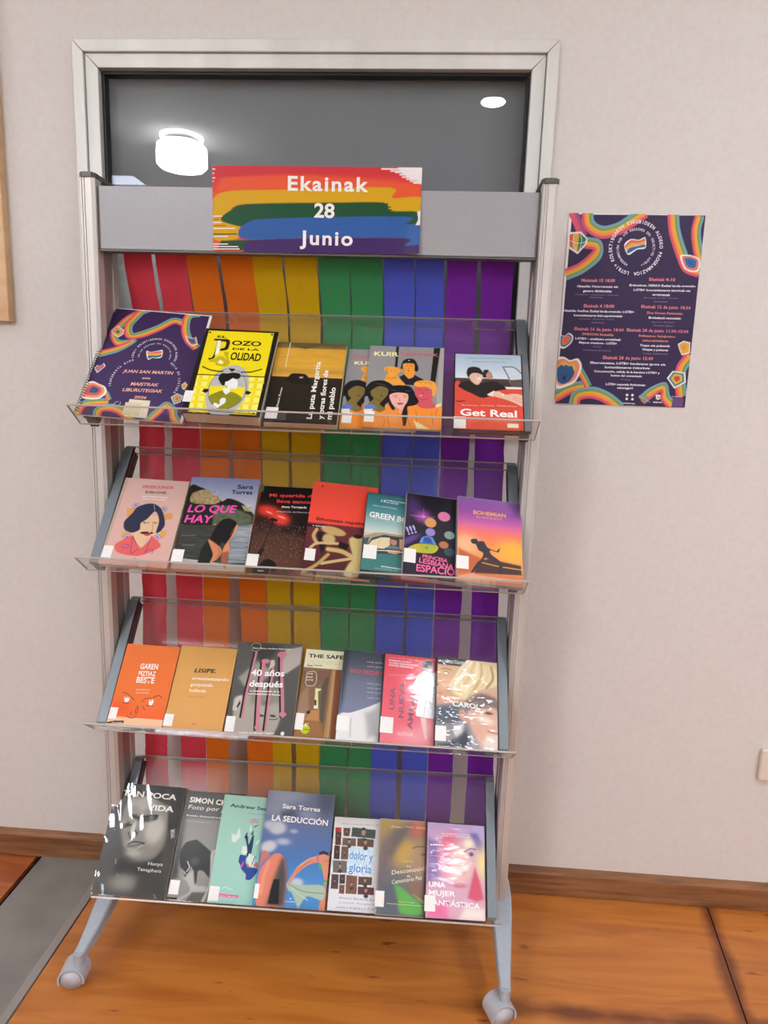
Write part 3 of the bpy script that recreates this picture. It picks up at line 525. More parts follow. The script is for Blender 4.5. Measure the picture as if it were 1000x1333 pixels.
 ('T','( Festival )','50606c',(14.8,6.6),(35,6.4),3,''),
 ('T','( Festival )','50606c',(37.8,6),(58.7,5.8),3,''),
 ('T','( Festival )','50606c',(60.8,5.8),(86,5.8),3,''),
 ('T','( Festival )','50606c',(26,11.5),(51,11.2),3,''),
 ('T','( Festival )','50606c',(54.4,11.2),(78.4,10.9),3,''),
 ('T','Ben Silverstone','f0e0d8',(10.8,70.5),(35.2,70.4),2.6,''),
 ('T','Brad Gorton','f0e0d8',(38.9,70.2),(58.4,70),2.6,''),
 ('T','Charlotte Brittain','f0e0d8',(62,69.9),(90.9,70.1),2.8,''),
 ('T','Get Real','f6f2ec',(8.5,83),(91,83.4),15,'b'),
 ('T','una película de Simon Shore','e8a040',(20.4,90.1),(84.8,89.8),4.2,''),
 ('P','f0ece0',[(76.9,91.6),(92.9,91.6),(92.6,96.6),(76.8,96.6)],0.4)]),
'virgen':(142,208,[('V',[(0,'d2aca0'),(100,'d8ada2')]),
 ('P','b8a390',[(-8.3,1.1),(5.8,1.3),(3.5,88),(-5,83.9)],1),
 ('P','d99a55',[(16.4,37.6),(27.1,35.2),(37.5,40.4),(32.5,48.2),(22.3,47.4)],1.5),
 ('P','d99a55',[(73.3,39.9),(87.4,38.6),(88.9,45.3),(77.8,47.7)],1.5),
 ('P','d9a05c',[(21.2,63.5),(34.4,60.3),(33.7,73.5),(20.6,69.5)],1.5),
 ('P','d9a05c',[(75.5,58.8),(86.5,58.8),(84.8,67.1),(77.6,68.7)],1.5),
 ('B','8a82b0',(28.9,32.5),7,7,0,0.6,1),
 ('B','d6b8b4',(28.9,32.5),5,5,0,0.6,1),
 ('B','7a74a8',(28.9,32.5),3,3,0,0.6,1),
 ('B','8a82b0',(72.6,34.9),7,7,0,0.6,1),
 ('B','d6b8b4',(72.6,34.9),5,5,0,0.6,1),
 ('B','7a74a8',(72.6,34.9),3,3,0,0.6,1),
 ('B','8a82b0',(30.1,69),7,7,0,0.6,1),
 ('B','d6b8b4',(30.1,69),5,5,0,0.6,1),
 ('B','7a74a8',(30.1,69),3,3,0,0.6,1),
 ('B','8a82b0',(74.6,67.1),7,7,0,0.6,1),
 ('B','d6b8b4',(74.6,67.1),5,5,0,0.6,1),
 ('B','7a74a8',(74.6,67.1),3,3,0,0.6,1),
 ('P','e0b894',[(41.6,50.2),(53.5,43.4),(66.7,44),(71.9,53.5),(70.4,62),(65.1,68.8),(57.6,69.8),(60.8,77.8),(53.5,79.3),(44.6,72.9),(39,67.3),(38.6,62.5)],1.2),
 ('P','262a44',[(20.7,58.6),(19.1,51.3),(26.7,42.2),(31.7,34.3),(44.8,29.6),(56.3,29.3),(67.8,33.9),(76.2,43.5),(80.5,53.1),(76.1,60.5),(70.4,62),(70.6,49.9),(65.8,41.5),(59.6,38.1),(51.8,47.2),(44.2,52.5),(45.5,59.8),(35.9,63.9),(25.4,62)],1.2),
 ('S','d0c0c0',0.8,[(55.9,30.6),(59.5,36.8)],0.8),
 ('P','2a1c20',[(47,63.3),(51.2,61.9),(58.2,61.5),(61.1,62.8),(63.8,61.4),(67.5,62.8),(61.7,64.3),(52.4,64.8)],0.8),
 ('P','c04048',[(52.9,64.2),(63.7,63.3),(62.4,66),(56.2,66.4)],0.8),
 ('S','2a2028',1.2,[(46,51),(56.8,51.6)],0.8),
 ('S','2a2028',1.2,[(61.1,50.4),(69.2,50.6)],0.8),
 ('B','3a4a6a',(49.7,52.2),2,1.2,0,0.8,1),
 ('B','3a4a6a',(65.1,51.7),2,1.2,0,0.8,1),
 ('S','6a5a50',0.8,[(61.6,51.6),(64.6,59.3),(62.5,60.1)],0.8),
 ('P','e0605e',[(15.4,79.2),(23.8,72.9),(37.2,66.8),(44.6,72.9),(54,80.5),(64.2,70.6),(65.5,65.8),(76.9,71.1),(83.3,76.5),(76.2,81.4),(66.9,85.4),(52.9,89),(33.9,88.5),(21.6,85.8)],1.2),
 ('S','3a3a5a',1,[(37.9,68.5),(40.8,78.9),(43.3,86.8),(53.5,79.3)],0.8),
 ('S','3a3a5a',1,[(65.9,67),(63.6,81),(62.8,86.7)],0.8),
 ('S','3a3a5a',1,[(37.4,67.4),(47.5,76.2),(54.5,79.8)],0.8),
 ('S','5a5a98',1.6,[(24.7,78.7),(30.9,81.8),(37.7,79.1),(32,77.1),(25.8,77.5)],0.8),
 ('S','5a5a98',1.4,[(63.4,84.5),(68.2,80.8),(73.2,81.6),(73.4,86.1)],0.8),
 ('T','VIRGEN JURADA','d0505a',(29.3,11.3),(78.4,10.3),7,'b'),
 ('T','ELVIRA DONES','2a2430',(37.4,17.3),(69.4,16.6),5.5,'b'),
 ('T','PREMIO DE NARRATIVA MUNDIAL','f2e4e0',(33.3,22),(74,21.5),2.8,'b'),
 ('T','PRÓLOGO DE LAURA FREIXAS','f2e4e0',(35.8,25),(72.3,24.4),2.8,'b'),
 ('T','r','3a3038',(50,92.6),(52.8,92.5),4,'')]),
'hay':(154,222,[('V',[(0,'7d84ad'),(15,'9aa0be'),(30,'b9b6c0'),(45,'c0b8b8'),(100,'a0a0a0')]),
 ('P','1e2018',[(0.4,11.1),(15.9,11.3),(25.3,13.8),(35,18),(44.7,22.2),(51.4,26.4),(58.9,22.8),(70.6,24.6),(82.5,28.5),(90.7,34.7),(98.3,38.6),(99.5,50.7),(-2.4,53.6)],1.5),
 ('P','a8966a',[(6.3,18.9),(22.4,13.9),(31.6,15.9),(44.7,22.2),(48.6,26.5),(38.2,30.1),(7.8,29)],2.5),
 ('N',0.5,4,4,[(1.4,14.6),(45.8,15.4),(49.4,29.7),(6.9,31.3)],4),
 ('P','57604a',[(41.3,31.1),(61,31.5),(81.5,36.1),(97.7,41.9),(98.8,50.2),(44.1,52.6)],3),
 ('P','b0a070',[(80,29.7),(90.2,32.6),(93.9,36.7),(85.5,36)],1.5),
 ('N',0.35,8,6,[(6,28),(96.1,28),(99.5,50.7),(-2.4,53.6)],6),
 ('P','3a3c38',[(-5.1,54.3),(98.3,51.1),(99.8,94.4),(-6.2,87.5)],1),
 ('P','8a9096',[(76.9,52),(99,51.2),(98.9,90.5),(75.6,91.9),(72.6,68)],4),
 ('N',0.55,34,2.5,[(-3.1,53.6),(98.9,51),(100.2,96.3),(-4.5,88.4)],7),
 ('P','0f1010',[(45.4,68.3),(50.1,54.5),(56.5,46.8),(67.1,45),(77.6,49),(77.7,55.3),(72.1,65.9),(68.2,72.3),(62.4,70.5),(58,74.8)],1.2),
 ('P','1a1a18',[(34.4,93.3),(35.6,78),(42.7,68.4),(51.3,75.2),(53.6,84.2),(51.7,92.3)],1.2),
 ('P','d08458',[(43,69.4),(47,69.2),(60.9,75.7),(65.1,81.5),(58.9,88.9),(51.5,91.3),(53.4,83.2)],1.2),
 ('P','d88a60',[(68.2,72.3),(72.3,66.9),(77.2,53.2),(79.7,51),(79.5,57.3),(75.8,64.7),(71.7,70),(74.8,80),(68,82.4),(65.7,78.5)],1.2),
 ('P','a05a40',[(65.1,81.5),(73.9,79.1),(74.4,97.8),(66.7,93.4)],2),
 ('S','7a3a28',1.2,[(76.3,55.4),(73.2,64.8),(69,70.2)],0.8),
 ('S','6f5a40',1,[(77.2,53.2),(74.1,57.6),(71.6,63.9)],0.8),
 ('S','d8a078',1.4,[(72.3,66.9),(72.2,72.1),(75,78)],0.8),
 ('S','3a2018',1,[(58.5,76.8),(62.5,81.7),(58.4,86.9)],0.8),
 ('S','e8dcc0',0.9,[(45.4,52.6),(49.4,51.8)],0.8),
 ('S','b8bcc0',0.8,[(80,59.4),(92,59.3)],0.8),
 ('S','b8bcc0',0.8,[(79.2,67.6),(92.5,67.5)],0.8),
 ('S','b8bcc0',0.8,[(77.6,77.8),(92.1,77.7)],0.8),
 ('S','8a8e90',0.8,[(3.9,65.1),(25,64.6)],0.8),
 ('S','8a8e90',0.8,[(8.4,75.3),(25.1,74.9)],0.8),
 ('T','LO QUE','f04fae',(4.7,39.7),(72.4,38.4),17,'bi'),
 ('T','HAY','f04fae',(3.3,51),(42.1,50.4),17,'bi'),
 ('T','Sara','15151a',(69.2,11.6),(92.3,11.3),9.5,'b'),
 ('T','Torres','15151a',(62.2,17.8),(92.5,17.5),9.5,'b')]),
'mi':(142,204,[('V',[(0,'0c0808'),(25,'140a0a'),(45,'2a1614'),(60,'4a2c22'),(100,'5a3a2c')]),
 ('P','120a0a',[(42.1,34.4),(82.5,30.5),(80.5,54.4),(41.6,52.1)],12),
 ('B','e03c30',(15.6,29.5),22,11,10,10,1),
 ('B','e03c30',(35.9,37.4),20,13,20,8,1),
 ('B','f8c0a0',(18.4,31.6),7,1.4,20,1.5,1),
 ('B','f8c0a0',(37.9,36),8,1.4,20,1.5,1),
 ('D','a07868',420,[(-1.9,42.1),(76.3,45),(76.5,88.4),(-0.5,81.8)],0.9,3),
 ('D','c8a898',160,[(-1.9,42.1),(76.3,45),(76.5,88.4),(-0.5,81.8)],1.1,4),
 ('D','d87858',60,[(5.3,25.5),(52.1,27.6),(50.5,46.4),(11.6,41.4)],1.2,5),
 ('P','100a0a',[(20.4,39.6),(24.4,37.2),(33.4,38.9),(32.4,42.1),(21.8,40.9)],1),
 ('S','100a0a',2.6,[(26.6,41.5),(23.5,52.2),(18.3,72.3)],0.8),
 ('P','100a0a',[(10.5,81.2),(13.4,75.1),(19.1,71),(21,73.9),(17.3,81.7)],1.5),
 ('P','0c0808',[(-2,100.9),(-1.5,94.3),(15.5,91.8),(22.8,85.5),(31.2,83.8),(42.6,89.4),(37.1,98.8)],1.5),
 ('P','3a6a5c',[(-4.4,0.1),(2.9,-0.2),(3,7.2),(-2.9,7.1)],0.6),
 ('T','Mi querida diva','e04038',(13.8,12.7),(93.1,10.7),7.5,'b'),
 ('T','lleva zancos','e04038',(26.7,19.4),(83,18.3),7.5,'b'),
 ('T','Anna Tortajada','f0e8e4',(35.1,25.1),(73.8,24.2),4.6,'b'),
 ('T','Adaptación de Mariona Ribas','e0d8d4',(29.1,30.5),(88.1,29.8),3.4,''),
 ('T','Teatro','f0e8e4',(16.5,97.6),(25.8,97.4),3,'b')]),
'bihotz':(140,214,[('V',[(0,'f0503c'),(46,'ee4c3a'),(47,'6a2a30'),(100,'4a2024')]),
 ('P','1a0e10',[(0.5,48.3),(27.5,48.4),(27.3,51),(0.4,51.2)],0.6),
 ('P','1c1012',[(15,55.5),(26.1,56),(30.4,71.4),(26.4,79.2),(20.5,69.9)],3),
 ('B','c0a268',(39.5,53.4),26,9,10,2,1),
 ('B','c4a870',(34.2,62.5),13,12,20,3,1),
 ('S','c0a46a',7,[(14.6,53.5),(11.2,60.6),(17.5,68.1)],2),
 ('S','cdb078',5.5,[(9,73.3),(18.8,68),(48.6,66.2)],2),
 ('S','c8a868',9,[(34.8,73.1),(55.4,74.1),(72.5,79.1)],2.5),
 ('S','cbb074',6,[(28.2,88.5),(46.3,84.9),(72.7,80)],2),
 ('P','cfb87c',[(64.2,60.1),(83.9,57.2),(86.3,80.4),(82.1,98.3),(62,98.2),(66.9,86.9),(72.5,79.1)],3),
 ('B','2a1614',(76.1,56.6),10,5,0,2,1),
 ('S','b89858',7,[(3.6,98.8),(20.5,90.7),(35.8,78.8)],2),
 ('P','120c0c',[(49.6,63.7),(65.1,66.4),(61.9,72.4),(49.2,69.6)],1.5),
 ('T','Bihotzean napalma','4a1a1a',(11.7,43.5),(88.4,44),7,'b'),
 ('T','K','5a2020',(13,6.1),(16.6,6.2),4.5,'b'),
 ('T','E. Gallastegi','f0e8e4',(8.2,50.5),(25.8,50.2),2.4,'b')]),
'green':(135,190,[('V',[(0,'2c5a62'),(4,'3f7a80'),(12,'3c7e86'),(25,'58969a'),(40,'a8c6c0'),(48,'cfd4c4'),(52,'c8bca6'),(70,'2c5a60'),(72,'3a7a76'),(93,'3d7c78'),(94,'202c30'),(100,'1c2426')]),
 ('P','2a474c',[(-0.3,74.2),(-0.8,62.7),(0.4,56),(15.4,49.5),(60.7,48.9),(96.5,51.3),(97.9,70.8)],0.6),
 ('P','a8977c',[(1.2,54.3),(16.4,49),(31,47.8),(60.7,48.9),(96.4,49.6),(96.6,52.9),(31.3,50.3),(13,55.4),(7.6,63.1),(6.3,68.9)],0.6),
 ('P','3a5054',[(-0.4,57.8),(8.7,54.8),(5.5,70.6),(0.5,72.5)],0.6),
 ('P','e4d2a8',[(8.8,63.9),(13.4,58.7),(26.5,53.9),(40.1,53.2),(41,62.3),(33.2,66.8),(12.4,67.8)],0.6),
 ('P','d8b080',[(54.8,53.3),(94.5,53),(95.3,63.7),(56.1,66.4)],0.6),
 ('S','c8c0a8',1.4,[(25.4,54),(21.9,68.2)],0.8),
 ('S','d8d4c4',2,[(7.3,68.9),(14.8,70.1),(41.7,68.8),(77,68.6)],0.8),
 ('P','c08668',[(40.6,53.2),(50.6,53.5),(51.8,60.1),(47.3,62),(42.4,60.6)],0.6),
 ('P','4a2e24',[(40.5,52.8),(50.5,52.3),(52.4,55.9),(48.7,55.3),(41.3,54.8)],0.6),
 ('P','6a8084',[(33.1,66),(43.1,62.2),(53.6,62.5),(59.2,66.3),(45.6,66.1)],0.6),
 ('P','d09880',[(35.4,67.9),(56.1,67.3),(60,69.5),(50.4,72),(39.9,71.3)],0.6),
 ('T','13','f0f4f0',(21.9,10.3),(28.8,10.3),5.5,'b'),
 ('T','NOMINACIONES','f0f4f0',(29.3,8.2),(59.1,9.1),2.6,'b'),
 ('T','AL OSCAR','f0f4f0',(29.6,10.8),(49.6,11.3),2.6,'b'),
 ('T','VIGGO MORTENSEN','e8eee8',(8.9,16.4),(47.6,17.6),2.6,''),
 ('T','GREEN BOOK','f2f4ee',(5.3,30.3),(85.8,33.8),12,'sb'),
 ('T','UNA HISTORIA BASADA EN HECHOS REALES','d8e4e0',(11.7,32.5),(74.2,34.7),1.8,''),
 ('T','EXTRAORDINARIA','e8f0ec',(30.5,88.5),(72.6,89.7),3,'b'),
 ('T','dos hombres, una amistad','e8f0ec',(21,90.9),(72.8,91.4),1.8,'')]),
'prin':(135,190,[('V',[(0,'1a1420'),(100,'241c30')]),
 ('B','a050a8',(26.1,27),14,12,0,12,0.8),
 ('B','5a3a88',(8,16.3),18,20,30,16,0.5),
 ('B','5a468a',(7.1,57.4),22,6,-35,5,1),
 ('P','d878c8',[(6.4,27.3),(26,26.1),(27.3,16.5),(29.4,26),(45.7,26.1),(29.5,28.3),(28.7,36.4),(26.7,28.6)],1.5),
 ('S','3a2a48',5,[(3.8,3.4),(3.8,21),(6.5,47.8)],9),
 ('B','dc7ca4',(60.2,23.6),13,11,0,1.5,1),
 ('B','d89a58',(39.2,33.3),12,11,0,1.5,1),
 ('B','9a86c8',(39.6,44.9),10,9,0,1.5,1),
 ('B','8aa49c',(69.5,45.6),11,9,0,1.5,1),
 ('B','b8764a',(61,58.1),10,8,0,1.5,1),
 ('B','3a4a5c',(69.9,65.5),11,9,0,1.5,1),
 ('P','c8b83c',[(5.5,67.4),(21.6,60.4),(50.1,60.2),(51.4,65.3),(42.8,69.9),(18.8,70.8),(13.3,69.3)],1.2),
 ('P','a8b83a',[(21.6,60.4),(50.1,59.4),(48.1,65.5),(40.6,69.1),(27.5,68.8)],2),
 ('P','5a9ad0',[(23.2,59),(26.7,52.4),(34.3,49.6),(43.2,50.9),(49.5,58.9)],1),
 ('P','3a50a8',[(28.1,58.4),(30,52.2),(34.4,50.8),(39.9,51.9),(44.6,58.3)],1),
 ('B','5a6a20',(34.9,64.2),3,3,0,0.8,1),
 ('B','c8c848',(34.9,64.2),1.8,1.8,0,0.8,1),
 ('T','!!!','b0a8e0',(5.6,51.4),(18.7,47.4),17,'b'),
 ('T','PRINCESA','ee6a9c',(28.7,76),(67.4,78.3),7.5,'b'),
 ('T','LESBIANA','ee6a9c',(23.8,82),(76.9,85.4),10,'b'),
 ('T','ESPACIO','ee6a9c',(20.5,92.2),(78.9,92.1),14.5,'b')]),
'boh':(135,190,[('V',[(0,'8a5aa0'),(18,'9a4fa0'),(28,'c060a8'),(33,'dc6a98'),(42,'f07868'),(55,'f08a50'),(70,'f0a050'),(88,'e08848'),(90,'d87a50'),(100,'c86a4c')]),
 ('P','5a3a78',[(80.5,1.6),(99.3,0.8),(98.6,19),(90,16.9)],14),
 ('B','f0b83c',(86.1,59.9),34,22,0,20,0.9),
 ('B','f2c8a0',(11.7,57.2),26,20,0,22,0.7),
 ('P','c8643c',[(1.1,62.9),(26.2,70),(38.1,72.6),(19.4,89.8),(1.9,91.3)],5),
 ('P','4a3030',[(26.4,88.3),(35.7,74.7),(47.6,71.8),(97.5,75.7),(98.3,86.6),(26.4,90.1)],2.5),
 ('S','e8b040',1.8,[(38.1,77.2),(61.8,79.3),(80.7,79.9),(97.9,80.3)],1),
 ('P','38303c',[(20,52.7),(22.4,50.7),(29.6,50.1),(31.4,52.6),(38,51.8),(41.7,53.1),(46.5,58.8),(59.6,61.8),(63.3,58.7),(65.4,58.5),(63.8,62.4),(60.8,63.1),(50,61.8),(52.4,66.7),(65.4,73),(69.5,78.2),(68.1,87.4),(61.6,87.1),(63.6,76.8),(57.1,73.7),(46.4,71.9),(41.6,72.3),(25.2,89.3),(20.6,89.7),(29.8,78),(36.9,72.7),(39.3,66),(32.1,62.9),(27.9,56.7),(22.5,56.2)],1),
 ('T','BOHEMIAN','f0b04c',(23.8,20),(75.6,19.7),8.2,'b'),
 ('T','RHAPSODY','e8a088',(28.8,24.5),(70,24.2),5,''),
 ('P','e8a07c',[(22.9,90.4),(29.9,92),(96.8,93.1),(97.3,95.7),(2.1,99.3),(2.6,94.8)],3)]),
'garen':(126,190,[('V',[(0,'e87632'),(70,'e8702e'),(88,'ee6226'),(88.4,'f2c49c'),(100,'f2c49c')]),
 ('P','e85a1c',[(1.7,69.4),(32.5,71.7),(32.9,84.2),(0.7,83.8)],14),
 ('T','GAREN','f4eee6',(35.2,30.4),(68,29.4),12.5,'b'),
 ('T','PIZTIAZ','f4eee6',(35.2,38.4),(67.2,37.6),10,'b'),
 ('T','BESTE','f4eee6',(34.3,47.1),(67.6,46.4),13,'b'),
 ('T','UN FENÓMENO DE','f0c0a0',(37.7,56.4),(63.1,55.5),3.2,'b'),
 ('T','AINE LOPETEGI','f0c0a0',(38.6,59.9),(62.2,59.1),3.2,'b'),
 ('S','3a1a14',1.3,[(14.5,60.3),(21.6,60.4),(30.9,63.9),(40.4,68.3)],0.6),
 ('S','3a1a14',1.3,[(53.4,70),(57.9,65.9),(64.9,64.5),(70.9,64.2)],0.6),
 ('S','3a1a14',1.3,[(70.9,64.2),(78.7,60.9),(84.6,60.8),(89.4,63.7)],0.6),
 ('S','3a1a14',1.3,[(19.1,71.4),(24.9,72.3),(32.4,71.5)],0.6),
 ('S','3a1a14',1.3,[(61.9,72.4),(68.3,73.3),(76.8,72.2)],0.6),
 ('S','3a1a14',1.3,[(48.7,73.7),(46.4,79.6),(47.2,83.4)],0.6),
 ('S','3a1a14',1.3,[(49.8,74.6),(50.5,80.3),(48.5,84.7)],0.6),
 ('S','3a1a14',1.3,[(40.3,81.4),(38.8,85.3)],0.6),
 ('S','3a1a14',1.3,[(33.9,86.6),(39.3,88.6),(46.7,88),(50.3,85.5)],0.6),
 ('S','3a1a14',1.3,[(56.5,74.2),(63.5,78.5)],0.6),
 ('P','f4f0ea',[(20.2,64.5),(23.5,66.8),(24.8,64.2),(27.4,66.8),(29.6,64.5),(30,69.4),(26,71),(22.5,70.3)],0.8),
 ('P','f4f0ea',[(67,65.8),(71,68.5),(70.9,64.2),(73.6,67.4),(75.1,65.4),(73.8,72.2),(69.4,72.5),(67.3,70.7)],0.8),
 ('P','1a1614',[(0.3,95.4),(13.4,93.1),(30.4,92.2),(30.5,95.1),(0.9,96.8)],0.5),
 ('T','farmazia','f0f0f0',(9.8,95.7),(28,94.8),1.8,'b')]),
'lisipe':(132,190,[('V',[(0,'d09c54'),(50,'daa258'),(100,'dda25c')]),
 ('T','LISIPE.','2a2018',(31.5,31.8),(70,30.8),8.5,'bis'),
 ('T','erresistentziarako','f0e0cc',(31,40.6),(95.7,39.3),6.6,'sb'),
 ('T','gorputzak.','f0e0cc',(30.6,48.2),(70.2,47.1),6.6,'sb'),
 ('T','bollerak','f0e0cc',(30.9,55.1),(60.1,54.4),6.6,'sb'),
 ('T','TEXTU BATZUK','a87838',(30.5,61.5),(60.3,60.9),2.5,''),
 ('T','LI','7a5a2a',(48.4,92.2),(53.7,92),4.5,'s')]),
'40':(150,205,[('V',[(0,'5c5b57'),(100,'4c4b48')]),
 ('P','9a958c',[(8,40),(33.5,21.2),(60.5,32.2),(38.8,46.8),(18.2,48.6)],6),
 ('P','b4aea2',[(74.5,7.1),(100.5,2.4),(100.4,22),(79.8,33.5),(71.4,31.8),(71.7,20)],3),
 ('P','3c3b38',[(15.3,0.7),(48.6,0.3),(68.1,2.3),(54.6,16.5),(36.2,21.1)],10),
 ('P','a8a294',[(6.9,62.1),(21.7,58.5),(75.9,54.2),(79,82.6),(66.1,99.9),(15.2,101.7),(8,74.1)],4),
 ('P','c4beb0',[(6.2,72.2),(8.3,62),(16.1,58.7),(19.6,65.6),(13.8,74.8),(6.8,75.1)],2),
 ('P','2c2b29',[(11.6,70.9),(15.7,63.7),(17.2,67.7),(13.4,72.8)],2),
 ('P','8c877c',[(27.7,47.3),(74.5,47.4),(80.8,64.8),(31.8,67)],10),
 ('B','3a3834',(50.9,79),7,2.4,5,2,1),
 ('B','3a3834',(68,78.7),7,2.6,5,2,1),
 ('S','2a2826',1.6,[(62.6,82.4),(70.8,82.5),(77.2,80.7)],0.8),
 ('B','787266',(55.1,66),10,5,0,6,1),
 ('S','1c1a18',5,[(26.3,11.4),(25.4,20.4),(23,39.5),(20.8,55.5),(19.8,81.5)],1),
 ('S','1c1a18',8,[(40.1,21),(40.7,30.9),(40.1,54.7),(44.6,93.2)],1),
 ('S','1c1a18',5,[(55.7,23.4),(56,38.3),(56.3,60),(57,93.5)],1),
 ('S','1c1a18',7,[(66.2,11.2),(69.3,29.9),(74.8,53.3),(79.9,78.6)],1),
 ('S','c87f90',5,[(29.4,11.3),(28.4,20.3),(26.1,39.4),(23.8,55.4),(22.9,81.4)],1),
 ('S','c87f90',8,[(43.1,20.9),(43.8,30.8),(43.1,54.6),(47.6,93)],1),
 ('S','c87f90',5,[(58.7,23.3),(59,38.1),(59.3,59.9),(60,93.3)],1),
 ('S','c87f90',7,[(69.2,11.2),(72.3,29.8),(77.7,53.2),(82.9,78.4)],1),
 ('B','c87f90',(70.2,12.6),11,7,0,1,1),
 ('B','c87f90',(45.8,20.8),10,5,0,1,1),
 ('B','c87f90',(82.5,76.5),8,5,0,1,1),
 ('B','c87f90',(47.2,91.1),6,5,0,1,1),
 ('P','c8c0a8',[(53.8,19.5),(59.2,18.9),(61,24.2),(52.2,31.5),(53.5,24.5)],1),
 ('S','b8b4a8',1,[(19.1,5.6),(23.7,1),(33.7,2.2),(34.8,7.2),(27.1,10.4),(20.3,8.1)],0.8),
 ('T','Víctor Mora y Geoffroy Huard (eds.)','e8e6de',(22.3,7.5),(83.3,7),3.4,'b'),
 ('T','40 años','f4f2ec',(26.3,37.2),(77.7,36.3),13,'sb'),
 ('T','después','f4f2ec',(26,49.1),(77.4,48.3),13,'sb'),
 ('T','La despenalización de la','f0eee8',(27.8,54.4),(73.1,53.9),3.4,'b'),
 ('T','homosexualidad en España','f0eee8',(25.9,57.5),(75.2,57.2),3.4,'b'),
 ('T','Prólogo de Marcelo Caymmi','f0eee8',(22.2,98.1),(73.7,97),3.6,'b'),
 ('B','f0eee8',(85.8,96.1),4,4,0,0.8,1)]),
'safe':(132,194,[('V',[(0,'e6e4c0'),(21,'e6e4c0'),(21.5,'8a6a50'),(60,'80624a'),(100,'8a6038')]),
 ('P','7a5c48',[(-0.7,25),(48.5,22.3),(47.1,29.6),(27.3,42.3),(3.3,42)],3),
 ('P','9a7a60',[(0.6,54.3),(11.8,42.3),(19.9,71.5),(13.4,79.1),(0.6,77.3)],4),
 ('P','b88450',[(13.6,80),(23.4,68.5),(35.6,67.7),(38.3,80.2)],2),
 ('P','e4dca0',[(24.9,44.3),(34.8,44.6),(34.1,66.9),(27,66.4)],1.5),
 ('P','5a5040',[(34.2,41.8),(39.2,32),(45.7,29.2),(44.8,65.3),(45.6,81.9),(38.8,79.3)],1.5),
 ('P','6a5c48',[(29.9,47.7),(35,45.5),(36.6,65.8),(33.9,66)],2),
 ('P','1e1814',[(25.7,57.3),(29.1,57.1),(29.9,63.5),(27,63.2)],1),
 ('P','f0ecd8',[(26.4,63.7),(29.9,63.5),(29.8,66.3),(26.4,66.5)],1),
 ('P','2a1c18',[(14.9,70.9),(20,68.7),(22.1,72.2),(16.9,73.3)],1.5),
 ('P','b0875a',[(48.5,22.3),(54.8,21.9),(58.1,96.6),(48.6,96.3),(49.7,62.2)],1.5),
 ('P','8a5030',[(54.8,21.9),(62.5,21.4),(67.1,97.7),(61,97.3)],2),
 ('P','c89a68',[(51.3,22.1),(53.5,21.9),(56.1,96.7),(54.1,96.9)],2),
 ('P','9a6a40',[(1.8,82.6),(38.3,80.2),(48.6,96.3),(2.3,101.2)],6),
 ('S','e0d8c8',1.2,[(7.1,26.6),(21.7,26.4),(23.3,40.2),(8,40.9),(7.1,26.6)],0.4),
 ('T','THE','e8e0d0',(7.7,29.5),(17.3,29.1),3,'b'),
 ('T','BOOK','e8e0d0',(7.8,33.3),(18.2,32.9),3,'b'),
 ('T','OF THE','e8e0d0',(8,36.7),(18.9,36.2),3,'b'),
 ('T','THE SAFEKEEP','26261e',(5.4,9.8),(97.1,8.4),8,'b'),
 ('T','A fine novel from an eerie house in','c89870',(5.2,14.7),(89.2,12.3),2.4,''),
 ('T','an electric landscape of desire','c8a078',(5.3,17),(84,14.8),2.4,''),
 ('T',"Maggie O'Farrell",'3a3428',(5.6,19.9),(30.4,18.8),3,'b'),
 ('B','bcd418',(17.2,89.6),9.5,9.5,0,0.8,1),
 ('T','LIVRE','30400c',(15,90.5),(23.5,90.4),2.6,'b'),
 ('T',"A'",'f0f8d0',(14,86.5),(21.2,86.3),6,'b')]),
'bene':(135,190,[('V',[(0,'3c4250'),(12,'48505f'),(35,'6b7385'),(60,'78809a')]),
 ('P','e6e6e4',[(0,73.7),(18.9,69.9),(41.3,63.3),(63.7,55.3),(74.8,49.2),(96,104.8),(-25.1,106.6)],1.5),
 ('P','c8c8c6',[(19.7,75.2),(22,75.1),(23.6,96.1),(21.3,96.2)],2),
 ('P','b0b0b4',[(42.1,68.6),(60.7,62.2),(64.2,91.2),(49.3,94.6)],10),
 ('P','2a2e38',[(-1.8,-0.6),(8.4,-0.6),(5.2,57.1),(1.5,70.9)],9),
 ('T','BENEDETTA','c05a68',(12.2,24.7),(87.9,24.8),8,'sb'),
 ('T','una película','d8dce4',(38.3,10.9),(76.5,10.6),2.4,''),
 ('T','una película','d8dce4',(39,16.1),(77,15.7),2.4,''),
 ('T','una película','d8dce4',(41.6,35.8),(79.1,35.4),2.4,''),
 ('T','una película','d8dce4',(42.3,40.8),(79.7,40.4),2.4,''),
 ('T','una película','d8dce4',(42.9,45.7),(80.2,45.3),2.4,''),
 ('T','una película','d8dce4',(43.7,51.7),(80.9,51.3),2.4,'')]),
'nueva':(129,184,[('V',[(0,'e04858'),(50,'e85a6a'),(85,'ea6a7a'),(100,'ec7a86')]),
 ('B','f0b0b8',(56.8,90.5),30,14,0,22,0.7),
 ('B','f4b8bc',(80.3,79.2),20,18,0,18,0.5),
 ('P','e8eae8',[(62.7,17),(68.7,14.8),(84.5,16.6),(95.8,20.6),(97.9,28.9),(96.1,45.6),(91.6,47.7),(89.5,40.5),(91.6,47.7),(98.5,67.3),(82.5,69),(64.1,68.5),(55.4,66.3),(59.3,49.7),(61.7,42.2),(57.2,43.8),(48.8,36.5),(55.3,22.1)],1),
 ('P','3a3c40',[(91.6,47.7),(96.1,46.5),(96.9,52.9),(94.3,53)],1),
 ('P','8a8a8e',[(65.4,3.6),(74,2.4),(80.5,4.6),(83.3,11.1),(81.4,16.8),(73.5,15.4),(66.4,14.4),(61.3,10.5)],1.5),
